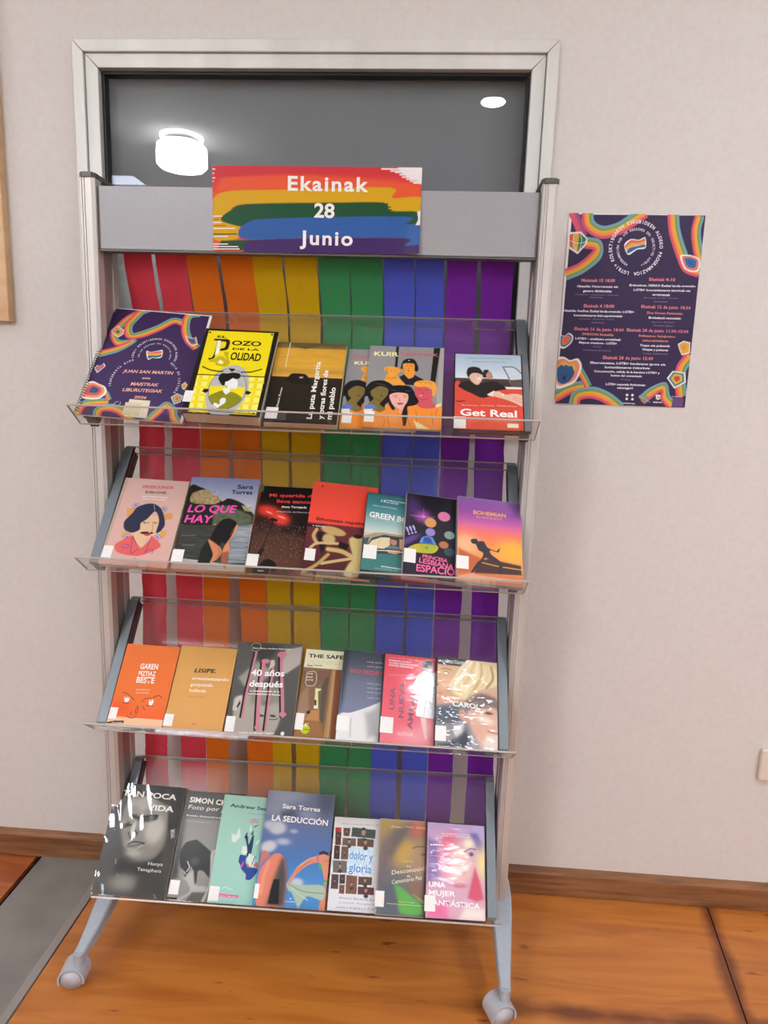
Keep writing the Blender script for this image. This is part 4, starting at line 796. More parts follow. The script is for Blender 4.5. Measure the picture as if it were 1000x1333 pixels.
 ('P','4c4c50',[(68,5.4),(75.6,3),(80.6,6.5),(74.5,8.8),(68.4,11),(65.4,12.1)],2),
 ('P','d0c4bc',[(72.9,7.9),(80.8,9.3),(81.4,15.9),(75.1,15.3)],3),
 ('S','8a8e90',1,[(62.8,27.3),(76,27),(88.4,26.2)],0.8),
 ('S','8a8e90',1.6,[(64.2,34.6),(76.7,34.8),(87.5,34.2)],0.8),
 ('S','a8acac',1,[(71.6,48.9),(68.6,67.3)],0.8),
 ('P','e8c8c0',[(63.4,69.4),(72.6,69.6),(75.2,92),(72.2,92.2)],1.5),
 ('P','e8d0c8',[(93.2,68.5),(99.3,68.1),(101.9,93),(97.6,95.9)],1.5),
 ('P','1a1416',[(96,2.8),(99.1,2.6),(101,70.7),(98.5,47.3)],2),
 ('T','UNA','8a5a6e',(19.2,63.8),(19.6,38.3),10,'b'),
 ('T','NUEVA','8a5a6e',(35.9,71.6),(35,31.3),10.5,'b'),
 ('T','AMIGA','8a5a6e',(50.8,83.3),(52.5,42.7),10.5,'b'),
 ('T','ROMAIN DURIS','f4e4e4',(5.9,8.1),(43.8,8.2),3.4,'b'),
 ('T','ANAÏS DEMOUSTIER','f4e4e4',(6.2,11.1),(56.7,11.3),3.4,'b'),
 ('T','RAPHAËL PERSONNAZ','f4e4e4',(6.5,13.9),(48.3,14.3),3.4,'b'),
 ('T','una película de','f0d0d0',(7.9,4.2),(56.8,4.1),2,''),
 ('T','y con la participación de','f0d0d0',(6.9,24.8),(39,23.6),2,''),
 ('T','un film de','f4e4e4',(28.3,88.2),(52,88.1),3,''),
 ('T','FRANÇOIS OZON','f4e4e4',(27,90.6),(52.2,90.3),3.4,'')]),
'carol':(130,183,[('V',[(0,'d8b898'),(50,'c8a088'),(52,'7a828c'),(75,'8a8a90'),(100,'a09aa0')]),
 ('P','3a3a3c',[(-0.4,-1.3),(53.6,-1.5),(45.5,8.5),(-0,7.9)],1.5),
 ('P','e0b890',[(-0.6,10),(40,8.9),(30.8,23.9),(21.6,34.6),(9.7,38.5),(0.4,37.1)],4),
 ('P','d8a488',[(-0.3,36.2),(13.8,39.2),(27.2,41.3),(27.4,51.2),(0.4,54.9)],5),
 ('B','5a4a44',(14.4,17),5,1.8,5,2,1),
 ('S','8a6a4c',1.6,[(6.2,13),(14.3,12.4),(23.7,13.7)],1.5),
 ('S','b8786a',2.4,[(-0.1,41.1),(4.6,41.8),(9.2,41)],1.5),
 ('B','5a3a30',(0.6,31.6),1.6,2.4,0,1.5,1),
 ('P','e8d4a0',[(40,8.9),(56.4,1.4),(73.2,3.2),(98.5,7.5),(99.9,26.1),(62.3,36.9),(46.1,46),(24.4,38.4),(26.9,29.2)],6),
 ('S','f6f0dc',5,[(56.4,2.4),(42.9,15.9),(27,34.3)],4),
 ('S','dcc08c',5,[(62,3),(51.2,22.4),(35.2,38.7)],4),
 ('S','f2e8c8',5,[(67.6,2.6),(62.2,21.6),(46,37)],4),
 ('S','c8ac80',5,[(73.2,3.2),(73.2,17.7),(62.3,32.8),(54.2,41.4)],4),
 ('S','e0cca8',5,[(81.6,4.6),(84.4,16.9),(74.7,29.9),(56.9,39.3)],4),
 ('S','a88c68',5,[(90.1,6),(92.8,19.4),(81.6,31.5)],4),
 ('S','f0e4c0',5,[(50.9,0.8),(40,9.9),(21.5,31.6)],4),
 ('S','c8b090',5,[(70.6,35.3),(87.2,32.1),(99.8,30.2)],4),
 ('P','7a6a64',[(48.8,45.8),(73.4,37.1),(99.7,42.5),(99.7,54.6),(73.4,54.2),(57.1,58.2),(46.3,53.9)],6),
 ('P','54606c',[(-0.1,56.9),(35.6,55.6),(38.5,69.2),(28,73.7),(0.5,74.3)],6),
 ('P','d8a088',[(37,59.5),(43.6,57.1),(50.5,63.6),(51.9,72.3),(45.2,70.7),(38.5,66.2)],2),
 ('S','a86a58',1.6,[(39.7,60.3),(45.1,63.9),(49.2,69.5)],1.2),
 ('P','dcae98',[(53.1,58.5),(81.7,53.7),(99.7,55.6),(100.8,94.1),(73.7,93.5),(57.4,78.8),(51.8,65.4)],6),
 ('B','5a4440',(85.8,59),9,3,4,2.5,1),
 ('B','f0dccc',(79,66.8),14,6,10,7,1),
 ('S','b86a5c',3,[(84.5,78.8),(91.3,79.9),(99.5,80.5)],1.6),
 ('P','d8d8d8',[(29.4,76.5),(43.9,73.7),(41.8,97.9),(33.9,98.3)],5),
 ('P','3c4450',[(20.7,94.2),(49.4,79.3),(57.6,92.3),(55,100.1),(1.5,100.8),(2.7,96)],8),
 ('P','e8d8c8',[(81.7,83.4),(100.9,82.4),(99.4,99),(73.7,98.3)],7),
 ('T','CAROL','f8f4ee',(25.9,54.2),(71.4,55.2),9.5,'b'),
 ('T','6','e8e8e4',(6,5.9),(10.7,6),6,''),
 ('T','NOMINACIONES','e8e8e4',(11.3,3.7),(44,3.9),2.4,'b'),
 ('T','A LOS OSCAR','e8e8e4',(11.3,5.8),(44,5.7),2.4,'b'),
 ('T','CATE BLANCHETT','f0e0d0',(33.2,42.6),(59.7,42.3),2,''),
 ('T','ROONEY MARA','f0e0d0',(35.3,45.5),(60.4,45.1),2,'')]),
'tan':(160,234,[('V',[(0,'1a1817'),(30,'242220'),(100,'484643')]),
 ('P','858178',[(21.5,14.3),(46.3,10.2),(78.2,17.3),(84.1,25.2),(84.3,40.2),(84.2,53.8),(75.8,65.5),(53.9,69.2),(42.1,66.9),(29.1,57.9),(19.9,42.8),(17.5,32.9)],9),
 ('B','b4b0a6',(42.9,18.7),26,14,-20,12,1),
 ('B','c4c0b4',(67.1,40.9),20,28,0,13,1),
 ('B','8c8880',(28.7,24.3),14,10,0,10,1),
 ('P','211f1d',[(30.7,29.3),(36.8,28.6),(44.2,30.8),(59.1,27.7),(67.3,27.9),(67.1,31.9),(55.1,34.4),(40.5,34)],4),
 ('P','2b2927',[(18.3,38.9),(29.8,35.4),(31.3,39.3),(21.4,42.7)],4),
 ('P','242220',[(30.5,45.3),(38.8,42),(45.4,44.7),(44.3,48.2),(34.1,50.5)],4),
 ('B','c8c4bc',(36.8,41.1),4,14,8,3,1),
 ('S','161413',2.6,[(34.4,56),(40,53.5),(46.1,53),(57.1,53.7)],1),
 ('S','161413',1.4,[(35,57.7),(41.2,56.7),(57.2,53.9)],1),
 ('S','100f0e',4,[(30.7,29.5),(36.4,31.6),(47,29.9),(62.5,28.1),(67.4,28.1)],2),
 ('S','100f0e',3.4,[(19.8,42.6),(25,39.6),(32.5,38.3)],2),
 ('S','141312',1.6,[(45.1,33.3),(54.8,33.4),(63.7,31.6)],1),
 ('S','a8a49c',3,[(36.1,59.6),(45.5,59.7),(54.9,55.5)],2.5),
 ('B','b0aca0',(45.3,63),14,6,0,7,1),
 ('P','1c1a19',[(80.9,25.4),(87.8,16.9),(92.6,6.3),(97.5,31.8),(94.7,47.6),(85.9,40.1)],5),
 ('P','1e1c1b',[(-2.6,3.6),(94.2,1),(92.6,11.5),(81.8,18.2),(46.3,10.2),(21.5,14.3),(15.5,27.9),(-0.2,21.4)],6),
 ('P','b8b4ac',[(89.8,40),(95,38.8),(97.3,46.1),(93.1,47.7)],2),
 ('S','2a2826',1.6,[(92,41.9),(95.8,43.7),(94.4,46.7)],1.5),
 ('P','141312',[(27.5,69.3),(43.9,71.5),(67.9,69.6),(84.9,60.4),(82.7,76.4),(72.6,82.2),(37.2,81.9),(23.6,82.4)],8),
 ('B','8c887e',(40,89),26,14,0,16,1),
 ('P','2a2826',[(59.8,80.9),(91.5,75.1),(97.8,98.1),(56.9,97.2)],14),
 ('T','TAN POCA','f4f2ec',(10.3,11.6),(89.6,12.2),11,'sb'),
 ('T','VIDA','f4f2ec',(49.1,23.3),(89.2,23.5),11.5,'sb'),
 ('T','Hanya','f0eee8',(68.1,72.2),(88.9,72),6.4,'s'),
 ('T','Yanagihara','f0eee8',(54.2,77.5),(88.6,77.9),6.4,'s')]),
'simon':(140,228,[('V',[(0,'3a3836'),(24,'55534f'),(28,'827f7a'),(60,'908d88'),(100,'8a8782')]),
 ('P','2f2d2b',[(-1,1.9),(5.3,1.7),(11.5,81),(-0.7,84.8)],10),
 ('P','1c1b1a',[(8,61.7),(9.3,55),(14.8,48.9),(26.3,46.3),(34.1,46.4),(57.3,55.4),(58,59.5),(63.8,78.7),(51.4,73.6),(42.4,74),(43.1,84.4),(36.2,86.3),(32.5,72),(27.4,70.7),(14.5,72.9)],2),
 ('B','45433f',(34.7,65.4),9,8,0,7,1),
 ('P','c8c4bc',[(59.1,56.1),(65.9,53.4),(65.7,57.5),(66.7,78.6),(60.4,99.3),(53.3,100.4),(62.9,85.1),(61.2,69.1)],2),
 ('P','b4b0a8',[(30.7,75.4),(34.6,73.6),(40.1,84.5),(46.9,86.6),(59,86.9),(58,92.4),(42.9,92.3),(17.7,101.3),(18.3,98.9),(35.2,91.9),(27.6,83.5),(20.5,80.6)],3),
 ('P','55524e',[(38.5,92.5),(60.6,91.5),(55,101.1),(29.8,101.5)],4),
 ('P','1a1918',[(17.5,72.7),(26.6,68.3),(29.5,72.2),(23.5,80.5)],2),
 ('S','d8d4cc',1.8,[(22.7,66),(27.4,70.7),(24.4,74.8)],1),
 ('S','d8d4cc',1.5,[(19.9,75),(23.8,77.3)],1),
 ('T','SIMON CHEVRIER','f0ede4',(7.4,10.9),(112.3,12.6),11,'b'),
 ('T','Foto por privado','e8e4dc',(7.2,17.5),(107.7,18.4),9,'i'),
 ('T','Premio Goncourt a la primera novela','f0ede4',(7,24.4),(109.6,24.8),3.2,'b'),
 ('T','Traducción de María Enguix Tercero','c8c4bc',(7.6,29.5),(49.3,29.6),2,''),
 ('P','1a1816',[(-1.4,98.2),(16.4,97.8),(16.4,99.8),(-1.3,100.6)],0.5)]),
'less':(140,223,[('V',[(0,'a3cfbe'),(100,'9fd2c4')]),
 ('P','24405a',[(44.5,39.5),(48.8,38.1),(51.7,45.6),(56.1,36.9),(58.7,37.6),(59,47),(57.8,53.8),(51.3,57.5),(50.4,49.1)],1),
 ('P','1c1e24',[(43.1,40),(46.1,34.3),(47.3,35.5),(47,39.9)],0.7),
 ('P','1c1e24',[(53,36.6),(56.7,32.1),(56.7,36),(54.6,36.9)],0.7),
 ('P','1c1e24',[(54.8,29.3),(59.8,27.6),(64.9,26.5),(62.8,27.5),(57.2,29.5)],0.7),
 ('P','2e4a96',[(39.7,62.2),(40.2,56.3),(44.6,55.7),(51,56.6),(51.2,62.5),(58.4,66.3),(67.5,66.7),(73,68.9),(64.3,76.7),(58.7,77.9),(54.7,77.1),(54.3,73.1),(45.4,68.5),(42.7,64.5)],1),
 ('P','e07850',[(53.2,64),(57.4,63),(59.8,66.2),(55.5,66.8)],1),
 ('P','e07850',[(63.9,64.4),(69.1,61.2),(71.8,62.8),(72.2,67.3),(67.3,65.9)],1),
 ('P','dc50a0',[(43.4,67),(47.7,61),(48.5,62.6),(45.9,67.7)],0.8),
 ('P','e4ece4',[(42.5,53.7),(42.3,47.7),(48.4,47.5),(51.6,53.3),(46.3,56)],1.2),
 ('P','dceadf',[(52,59.9),(54.8,53.9),(64.8,56.8),(64.3,66),(58.1,65.5)],1.2),
 ('P','d8e8dc',[(21.7,36.7),(28.7,38.1),(33.3,30.1),(36.8,39.5),(29.2,44.9),(23.6,44.3)],1.5),
 ('P','d8e8dc',[(62.8,44.3),(67.7,39.8),(69.2,42.3),(64.1,45.9)],1.2),
 ('P','e4ece4',[(49.9,28.5),(52.2,28.4),(52.9,33.6),(50.6,33.7)],1),
 ('S','2c3a44',1.5,[(61.1,65.3),(63.8,58.6),(66.1,56)],0.8),
 ('S','e8f0ea',1,[(19.7,88),(24.1,85.2),(29.7,86.4),(37.4,87.2)],0.7),
 ('P','ec5aa0',[(15.6,91.4),(47.8,91.9),(47.1,94.5),(15.1,94.4)],0.7),
 ('T','Libro del año','f8d0e0',(17.8,93.8),(45.5,94),2.6,'b'),
 ('T','Andrew Sean Greer','2f4a48',(11.2,11.6),(115.3,13.4),7,'sb'),
 ('S','4a6a64',0.5,[(42.6,16.7),(91.2,17)],0.4),
 ('T','LESS','d07896',(48.2,25.1),(63.4,25.1),8,'b')]),
'sed':(158,236,[('V',[(0,'6b748c'),(20,'69748f'),(40,'5a6e9e'),(60,'4a78b4'),(85,'4a90cc'),(100,'4a8cc4')]),
 ('B','9a9fb0',(29.8,4),40,14,0,14,0.9),
 ('B','484e5e',(89.4,4.7),22,34,0,22,0.8),
 ('B','a0a4b0',(17.5,14.8),30,20,0,18,0.6),
 ('P','4c5468',[(22.8,19.1),(38.1,15.6),(50.8,21.4),(37.4,26.5),(23.8,23.6)],10),
 ('B','c4c6ca',(20.2,33.5),19,13,0,7,1),
 ('B','b8bcc6',(8.3,31.4),12,8,0,7,1),
 ('B','b4bac8',(31.3,45.2),14,6,0,6,1),
 ('B','c8c8ca',(11.4,50.3),17,11,-15,6,1),
 ('B','a4aec0',(44.9,35.5),8,4,0,4,1),
 ('B','98a4bc',(62.2,19.9),18,8,0,9,0.6),
 ('B','c0ccd4',(57.6,78.8),13,8,0,5,1),
 ('P','c8745e',[(2.8,54.9),(8.1,53.9),(15.2,57.7),(6.4,63.9),(1.9,70.6)],1.5),
 ('P','dc8468',[(6.1,100.1),(2.5,75.4),(8.1,65.5),(19.9,56.7),(29.4,55.9),(37.4,60.9),(42.2,73.8),(43.5,89.6),(40.8,98.9)],2),
 ('P','4a4a48',[(31.6,59.5),(37.4,60.9),(42.6,73.8),(43.8,89.5),(41.3,99),(19.6,98.5),(20.9,90.4),(25.3,74.5)],9),
 ('P','15161a',[(24.6,77.3),(32.7,77),(35.9,97.5),(20.7,97.7),(22,86.5)],2),
 ('P','d88c70',[(44.1,79.3),(49.5,72.7),(58.8,63.4),(82.5,54.9),(95,53.5),(103.9,56.5),(101.8,71.4),(98.9,80.4),(100.3,99),(91.6,99.3),(95.4,84.5),(95.4,74.9),(91.4,66.9),(86.2,60.6),(70,63.7),(57.4,70.8),(48,78.8)],1.2),
 ('P','3c2420',[(84.2,52.2),(90.2,50.1),(97.6,51.7),(98.7,54.2),(90.7,52.8),(85.2,54.3)],1.5),
 ('P','4ab060',[(84.9,61.4),(89.9,62.1),(92.9,67.7),(89.2,66.2),(86.3,65.5)],1),
 ('P','4ab060',[(94.6,74.5),(99.4,74),(99.7,76.4),(95.1,77.3)],1),
 ('S','2c8a48',0.8,[(91.7,59.5),(101.4,58.3)],0.8),
 ('P','a8bfa8',[(44.1,79.7),(64.7,80.5),(94.7,79.8),(96.5,91.5),(74.4,89.2),(65.1,97.2),(62.8,99.2),(52.5,87.7),(46.7,85.5)],2),
 ('S','7c947c',2,[(45.6,80.5),(68.4,85.5),(95.7,86)],2),
 ('S','c8d8c0',1.6,[(50.3,83),(63.6,88.8),(75,92.3)],2),
 ('S','f0a488',3,[(14.5,63.6),(10.5,75.1),(8.7,89.3)],9),
 ('S','8a4030',1.2,[(82.5,54.9),(84,59.8)],0.8),
 ('S','6a2c20',0.8,[(54.7,70.9),(64.4,63.9),(74.8,59.4)],0.8),
 ('S','f0b498',1.2,[(59.1,65),(69.1,58.8),(81.2,55.7)],0.8),
 ('S','2a2a2c',0.8,[(99.7,56.6),(101.6,59.9)],0.8),
 ('T','Sara Torres','f4f2ee',(23.8,15.6),(79.5,16.3),9,'b'),
 ('T','LA SEDUCCIÓN','f4f2ee',(10.5,27.3),(92.8,28.2),11.5,'b'),
 ('T','A','e8eef2',(49.8,92.8),(52.5,92.8),3,'b'),
 ('T','ALFAGUARA','d8e4ec',(44,95.1),(57.8,95),2,'b')]),
'dolor':(135,190,[('V',[(0,'d4d4d2'),(10,'dedddb'),(100,'e4e6ea')]),
 ('P','cfe6f4',[(28,33.5),(71.6,32.7),(71.6,59.8),(28.7,60.6)],2),
 ('P','54342e',[(2.5,12.1),(13.1,11.7),(14.3,31),(4.5,31.4)],0.5),
 ('B','b08a70',(8.5,20.9),1.25,1.7,0,1.6,1),
 ('B','2a2020',(8.4,19.9),1.25,0.79,0,1.4,1),
 ('B','3a3434',(8.9,23.8),2.04,1.59,0,1.6,1),
 ('P','5c4632',[(16.3,11.9),(28.8,11.6),(27.9,21.1),(17.5,20.8)],0.5),
 ('B','b08a70',(22.5,15.7),1.46,1.99,0,1.6,1),
 ('B','2a2020',(22.4,14.5),1.46,0.93,0,1.4,1),
 ('B','3a3434',(22.9,18.9),2.39,1.86,0,1.6,1),
 ('P','3c4c48',[(31.8,10.6),(73,12.1),(72.6,21.8),(30.9,21)],0.5),
 ('B','b08a70',(52,15.7),4.81,6.57,0,1.6,1),
 ('B','2a2020',(51.6,11.8),4.81,3.06,0,1.4,1),
 ('B','3a3434',(53,24.8),7.88,6.13,0,1.6,1),
 ('P','6a5848',[(16.4,23.1),(39.7,22.6),(40.3,31.3),(16.8,31.3)],0.5),
 ('B','b08a70',(28.2,26.4),2.76,3.76,0,1.6,1),
 ('B','2a2020',(28,24.2),2.76,1.75,0,1.4,1),
 ('B','3a3434',(28.9,31.8),4.51,3.51,0,1.6,1),
 ('P','5c4638',[(42,22.3),(70.6,22.7),(70.8,31.4),(42.5,31.2)],0.5),
 ('B','b08a70',(56.4,26.2),3.37,4.6,0,1.6,1),
 ('B','2a2020',(56.1,23.6),3.37,2.15,0,1.4,1),
 ('B','3a3434',(57.1,32.7),5.52,4.29,0,1.6,1),
 ('P','442c2a',[(3.2,31.9),(13,31.9),(14,46.5),(3.8,46.4)],0.5),
 ('B','b08a70',(8.4,38.5),1.17,1.59,0,1.6,1),
 ('B','2a2020',(8.3,37.6),1.17,0.74,0,1.4,1),
 ('B','3a3434',(8.8,41.2),1.91,1.49,0,1.6,1),
 ('P','6a5040',[(15.6,32.2),(28.1,32.2),(28.5,46.2),(16.1,46.4)],0.5),
 ('B','b08a70',(22,38.6),1.49,2.03,0,1.6,1),
 ('B','2a2020',(21.8,37.4),1.49,0.95,0,1.4,1),
 ('B','3a3434',(22.4,41.8),2.44,1.9,0,1.6,1),
 ('P','6a6664',[(2.9,47.8),(27.1,47.7),(28,60.3),(4.5,60.9)],0.5),
 ('B','b08a70',(15.6,53.5),2.89,3.93,0,1.6,1),
 ('B','2a2020',(15.3,51.3),2.89,1.84,0,1.4,1),
 ('B','3a3434',(16.3,59),4.72,3.67,0,1.6,1),
 ('P','4c403c',[(2.7,62.5),(14.8,62.5),(15.6,77.7),(2.9,77.8)],0.5),
 ('B','b08a70',(8.9,69.5),1.46,1.99,0,1.6,1),
 ('B','2a2020',(8.8,68.4),1.46,0.93,0,1.4,1),
 ('B','3a3434',(9.3,72.6),2.39,1.86,0,1.6,1),
 ('P','3c342e',[(16.2,62.4),(25.9,62),(26.4,71.9),(16.8,72.1)],0.5),
 ('B','b08a70',(21.2,66.5),1.18,1.61,0,1.6,1),
 ('B','2a2020',(21.1,65.6),1.18,0.75,0,1.4,1),
 ('B','3a3434',(21.6,69.1),1.94,1.51,0,1.6,1),
 ('P','7a5440',[(27.6,62.4),(46.4,62.9),(47.3,81.7),(28.4,81.7)],0.5),
 ('B','b08a70',(37.4,71.6),2.27,3.09,0,1.6,1),
 ('B','2a2020',(37.2,69.9),2.27,1.44,0,1.4,1),
 ('B','3a3434',(37.9,75.9),3.71,2.89,0,1.6,1),
 ('P','7c4a3e',[(16.9,73.1),(26.3,73),(26.4,82.2),(17.5,82.1)],0.5),
 ('B','b08a70',(21.7,77),1.13,1.55,0,1.6,1),
 ('B','2a2020',(21.6,76.1),1.13,0.72,0,1.4,1),
 ('B','3a3434',(22,79.5),1.86,1.44,0,1.6,1),
 ('P','54443a',[(48.5,63.2),(71.6,63.1),(71.4,71.4),(48.5,71.9)],0.5),
 ('B','b08a70',(59.9,66.7),2.8,3.82,0,1.6,1),
 ('B','2a2020',(59.7,64.6),2.8,1.78,0,1.4,1),
 ('B','3a3434',(60.5,72),4.59,3.57,0,1.6,1),
 ('P','5c3034',[(48.6,73.5),(75.6,73.7),(76.4,81.4),(48.9,81.7)],0.5),
 ('B','b08a70',(62.3,76.9),3.29,4.49,0,1.6,1),
 ('B','2a2020',(62,74.5),3.29,2.09,0,1.4,1),
 ('B','3a3434',(62.9,82.9),5.38,4.19,0,1.6,1),
 ('P','c02c38',[(3.5,12.1),(12.9,11.7),(12.8,16.8),(3.8,16.5)],0.6),
 ('N',0.25,2.5,2.5,[(-5.2,12),(72.3,11.7),(76.4,81.8),(3.7,83.1)],3),
 ('T','dolor y','2f7cc4',(30.8,45),(70.5,46.5),17,'c'),
 ('T','gloria','2f7cc4',(31.1,58.5),(69.5,59.4),17,'c'),
 ('T','El Deseo presenta un film de Almodóvar','88888a',(13.8,8.2),(94,7.3),3.6,''),
 ('T','Antonio Banderas Asier Etxeandia','7a8290',(18.2,87.4),(111.1,87.6),5,'c'),
 ('T','Leonardo Sbaraglia Nora Navas y','8a92a0',(19.4,91.8),(111.4,91.6),3.4,''),
 ('T','escrita y dirigida por Pedro Almodóvar','7a8290',(14.2,96.8),(111.8,96.8),4.6,'c'),
 ('P','c04040',[(0,0),(0,0),(0,0),(0,0)],0.6)]),
'cem':(131,186,[('V',[(0,'b0964e'),(25,'a08a60'),(60,'6c6c68'),(100,'60686c')]),
 ('P','70646c',[(2,26.4),(35.6,5.2),(73.2,0.8),(82.9,14.5),(48.2,24.4),(23.5,44.7),(6.6,72.2)],20),
 ('B','cc6a4c',(66.9,6.7),22,18,0,20,0.9),
 ('B','c8a04a',(42.3,34.3),26,26,0,24,0.9),
 ('B','b08a6c',(69.3,45.4),22,28,0,20,0.8),
 ('P','6a645c',[(25.1,12.8),(53.3,3.1),(37.2,24.9),(21.1,42.1),(11.9,37)],14),
 ('S','5a4238',2,[(57.4,29.5),(66,27.1),(77,27.3)],2.4),
 ('B','6a4c40',(76.3,35.6),5,2,0,3,1),
 ('P','8a6450',[(51.2,65),(79,63.8),(78.1,84.7),(58.5,77.8)],14),
 ('P','5cb04c',[(27.8,68.7),(43.2,73.2),(58.7,80.4),(74,87.5),(77.8,97.5),(40.9,97.9),(34.5,84.1)],5),
 ('P','a0b040',[(60.6,77.7),(80.2,84.6),(78.2,87.3)],3),
 ('P','58606a',[(6.4,69.6),(27.6,66),(36.6,96.8),(7.4,100.7)],14),
 ('T','La','f0ead8',(48.5,49.7),(54.8,49.7),4,'i'),
 ('T','Desconocida','f0ead8',(23.1,58.9),(83.7,51.6),8,'i'),
 ('T','de','f0ead8',(48.7,60.4),(54.7,60.3),4.4,'i'),
 ('T','Cementerio Pez','f0ead8',(23.9,68.8),(74.6,62),8,'i'),
 ('T','( Premio )','e8dcc8',(17,8.6),(38.6,8.2),4.5,''),
 ('T','Festival','e8dcc8',(42.5,7.1),(56.9,6.9),2.5,''),
 ('T','( Premio )','e8dcc8',(62.1,7.7),(81.4,7.6),4.5,''),
 ('S','c8c070',1.2,[(39.8,43.7),(60.5,44.2)],0.6),
 ('T','Una película de suspense','d8dcc0',(36.8,86.8),(63.4,86.7),2.4,''),
 ('S','d0cc80',1,[(16.8,88.7),(80.4,89.1)],0.6)]),
'mujer':(131,186,[('V',[(0,'b49ac4'),(30,'c8a0bc'),(100,'dca8b8')]),
 ('P','7a5c9c',[(1,17.5),(22.7,21.9),(24,60.5),(1.1,64.4)],10),
 ('B','dc6080',(39.9,21),22,22,20,16,1),
 ('B','e8b4a8',(57.5,42.3),26,38,0,20,1),
 ('B','e06a88',(31.9,40.9),14,24,0,16,0.7),
 ('P','b4aad0',[(74.2,-0.9),(100.4,-0.9),(101.3,27.4),(85.1,12.8)],8),
 ('P','6c60a4',[(74.3,9.1),(87.3,8.4),(98.1,20.6),(93.8,32),(83,21.4)],6),
 ('B','f0dc90',(95.9,40.2),12,26,0,16,1),
 ('P','d04a68',[(83.1,45),(91.6,59.6),(97.8,77.9),(85.3,81.2),(70.6,78),(76.8,60.3)],5),
 ('B','f4ecc0',(72.2,20.6),10,8,0,10,1),
 ('S','6a4a70',2.4,[(65.8,29.4),(74.4,26.1),(85.2,26.2)],2),
 ('B','6a4474',(76.6,31.8),6,4.4,0,2.5,1),
 ('B','2c1c3c',(76.6,31.8),2.4,2.4,0,1.5,1),
 ('B','c06070',(56.8,65.4),14,4,0,4,1),
 ('S','c08080',2,[(51.3,52.2),(57.7,53.9),(66.1,52.1)],3),
 ('P','e86a9c',[(2,82.9),(37.4,86.3),(37.8,100.6),(2.8,99.8)],12),
 ('P','f4e4d8',[(66.5,87.5),(99.8,88.4),(99.8,101.4),(54.3,101.1)],10),
 ('T','UNA','f8f4f6',(4.4,68.5),(32.7,68.3),9.5,'b'),
 ('T','MUJER','f8f4f6',(4.4,77.1),(49.7,77.1),9.5,'b'),
 ('T','FANTÁSTICA','f8f4f6',(4.2,86.5),(91.5,88.1),9.5,'b'),
 ('T','*****','f4eef4',(5.2,26.4),(28.2,25.9),5,'b'),
 ('T','NOMINADA AL OSCAR','f0e8f4',(24.5,11.9),(74.3,11.7),2.2,''),
 ('T','MEJOR PELÍCULA','f0e8f4',(26.7,14.4),(74.3,14.1),2.2,''),
 ('T','tiff','f4eef4',(8.3,52.5),(17.8,52.4),4,'b'),
 ('T','F','f4eef4',(6.9,34),(10.3,34),4.5,'b'),
 ('S','e8dcf0',0.6,[(5.1,36.2),(20.6,36)],0.4),
 ('S','e8dcf0',0.6,[(5.4,44.4),(20.9,44.3)],0.4),
 ('S','e8dcf0',0.6,[(6.1,60.3),(21.5,60.6)],0.4)]),
'poster':(297,420,[('V',[(0,'ece6e2'),(100,'ece6e2')]),
 ('P','34264a',[(2,0.7),(99.8,0.2),(100.4,99.9),(0.4,99.9)],0.6),
 ('S','8a4a78',5.75,[(3.8,-2.2),(9.1,4.1),(13.4,10.5)],1.2),
 ('S','a84f78',5.75,[(2.3,-1.6),(7.6,4.6),(11.9,11)],1.2),
 ('S','d9566f',5.75,[(0.9,-1),(6.2,5.2),(10.3,11.6)],1.2),
 ('S','d9566f',5.75,[(-0.6,-0.4),(4.7,5.7),(8.8,12.1)],1.2),
 ('S','6fa3b5',5.98,[(16.7,-2),(18.1,4.1),(25.6,6.9),(35.6,5.3),(42.8,2.1),(52.7,-2.7)],1.2),
 ('S','7f9a4f',5.98,[(15,-1.7),(16.7,4.8),(25.3,8.2),(36.2,6.4),(43.7,3.2),(53.7,-1.7)],1.2),
 ('S','e0b040',5.98,[(13.3,-1.5),(15.3,5.6),(25.1,9.4),(36.8,7.6),(44.7,4.2),(54.7,-0.7)],1.2),
 ('S','ef8f3f',5.98,[(11.6,-1.3),(13.9,6.4),(24.9,10.6),(37.4,8.8),(45.7,5.2),(55.7,0.3)],1.2),
 ('S','d9566f',5.98,[(9.9,-1),(12.5,7.1),(24.6,11.9),(38,9.9),(46.6,6.3),(56.7,1.3)],1.2),
 ('S','6fa3b5',5.52,[(13.1,12.5),(24.3,14.1),(25.6,21.9),(14.5,29.3),(2.5,33.4)],1.2),
 ('S','7f9a4f',5.52,[(12.9,13.7),(23.3,15),(24.2,21.3),(13.6,28.3),(1.8,32.3)],1.2),
 ('S','e0b040',5.52,[(12.6,14.8),(22.3,15.9),(22.8,20.7),(12.7,27.4),(1.1,31.3)],1.2),
 ('S','ef8f3f',5.52,[(12.3,15.9),(21.3,16.8),(21.4,20.1),(11.8,26.5),(0.4,30.3)],1.2),
 ('S','d9566f',5.52,[(12.1,17.1),(20.3,17.7),(20,19.5),(10.9,25.5),(-0.3,29.2)],1.2),
 ('S','6fa3b5',5.52,[(79.2,-1.5),(81.7,7.7),(87.7,17.8),(92.9,24.4),(100.6,26.3)],1.2),
 ('S','7f9a4f',5.52,[(77.6,-1.3),(80.1,8.1),(86.3,18.3),(91.8,25.3),(100.1,27.3)],1.2),
 ('S','e0b040',5.52,[(76,-1.1),(78.6,8.4),(84.8,18.8),(90.7,26.1),(99.5,28.4)],1.2),
 ('S','ef8f3f',5.52,[(74.4,-0.9),(77.1,8.7),(83.3,19.3),(89.6,26.9),(98.9,29.5)],1.2),
 ('S','d9566f',5.52,[(72.8,-0.7),(75.5,9.1),(81.9,19.8),(88.5,27.8),(98.4,30.5)],1.2),
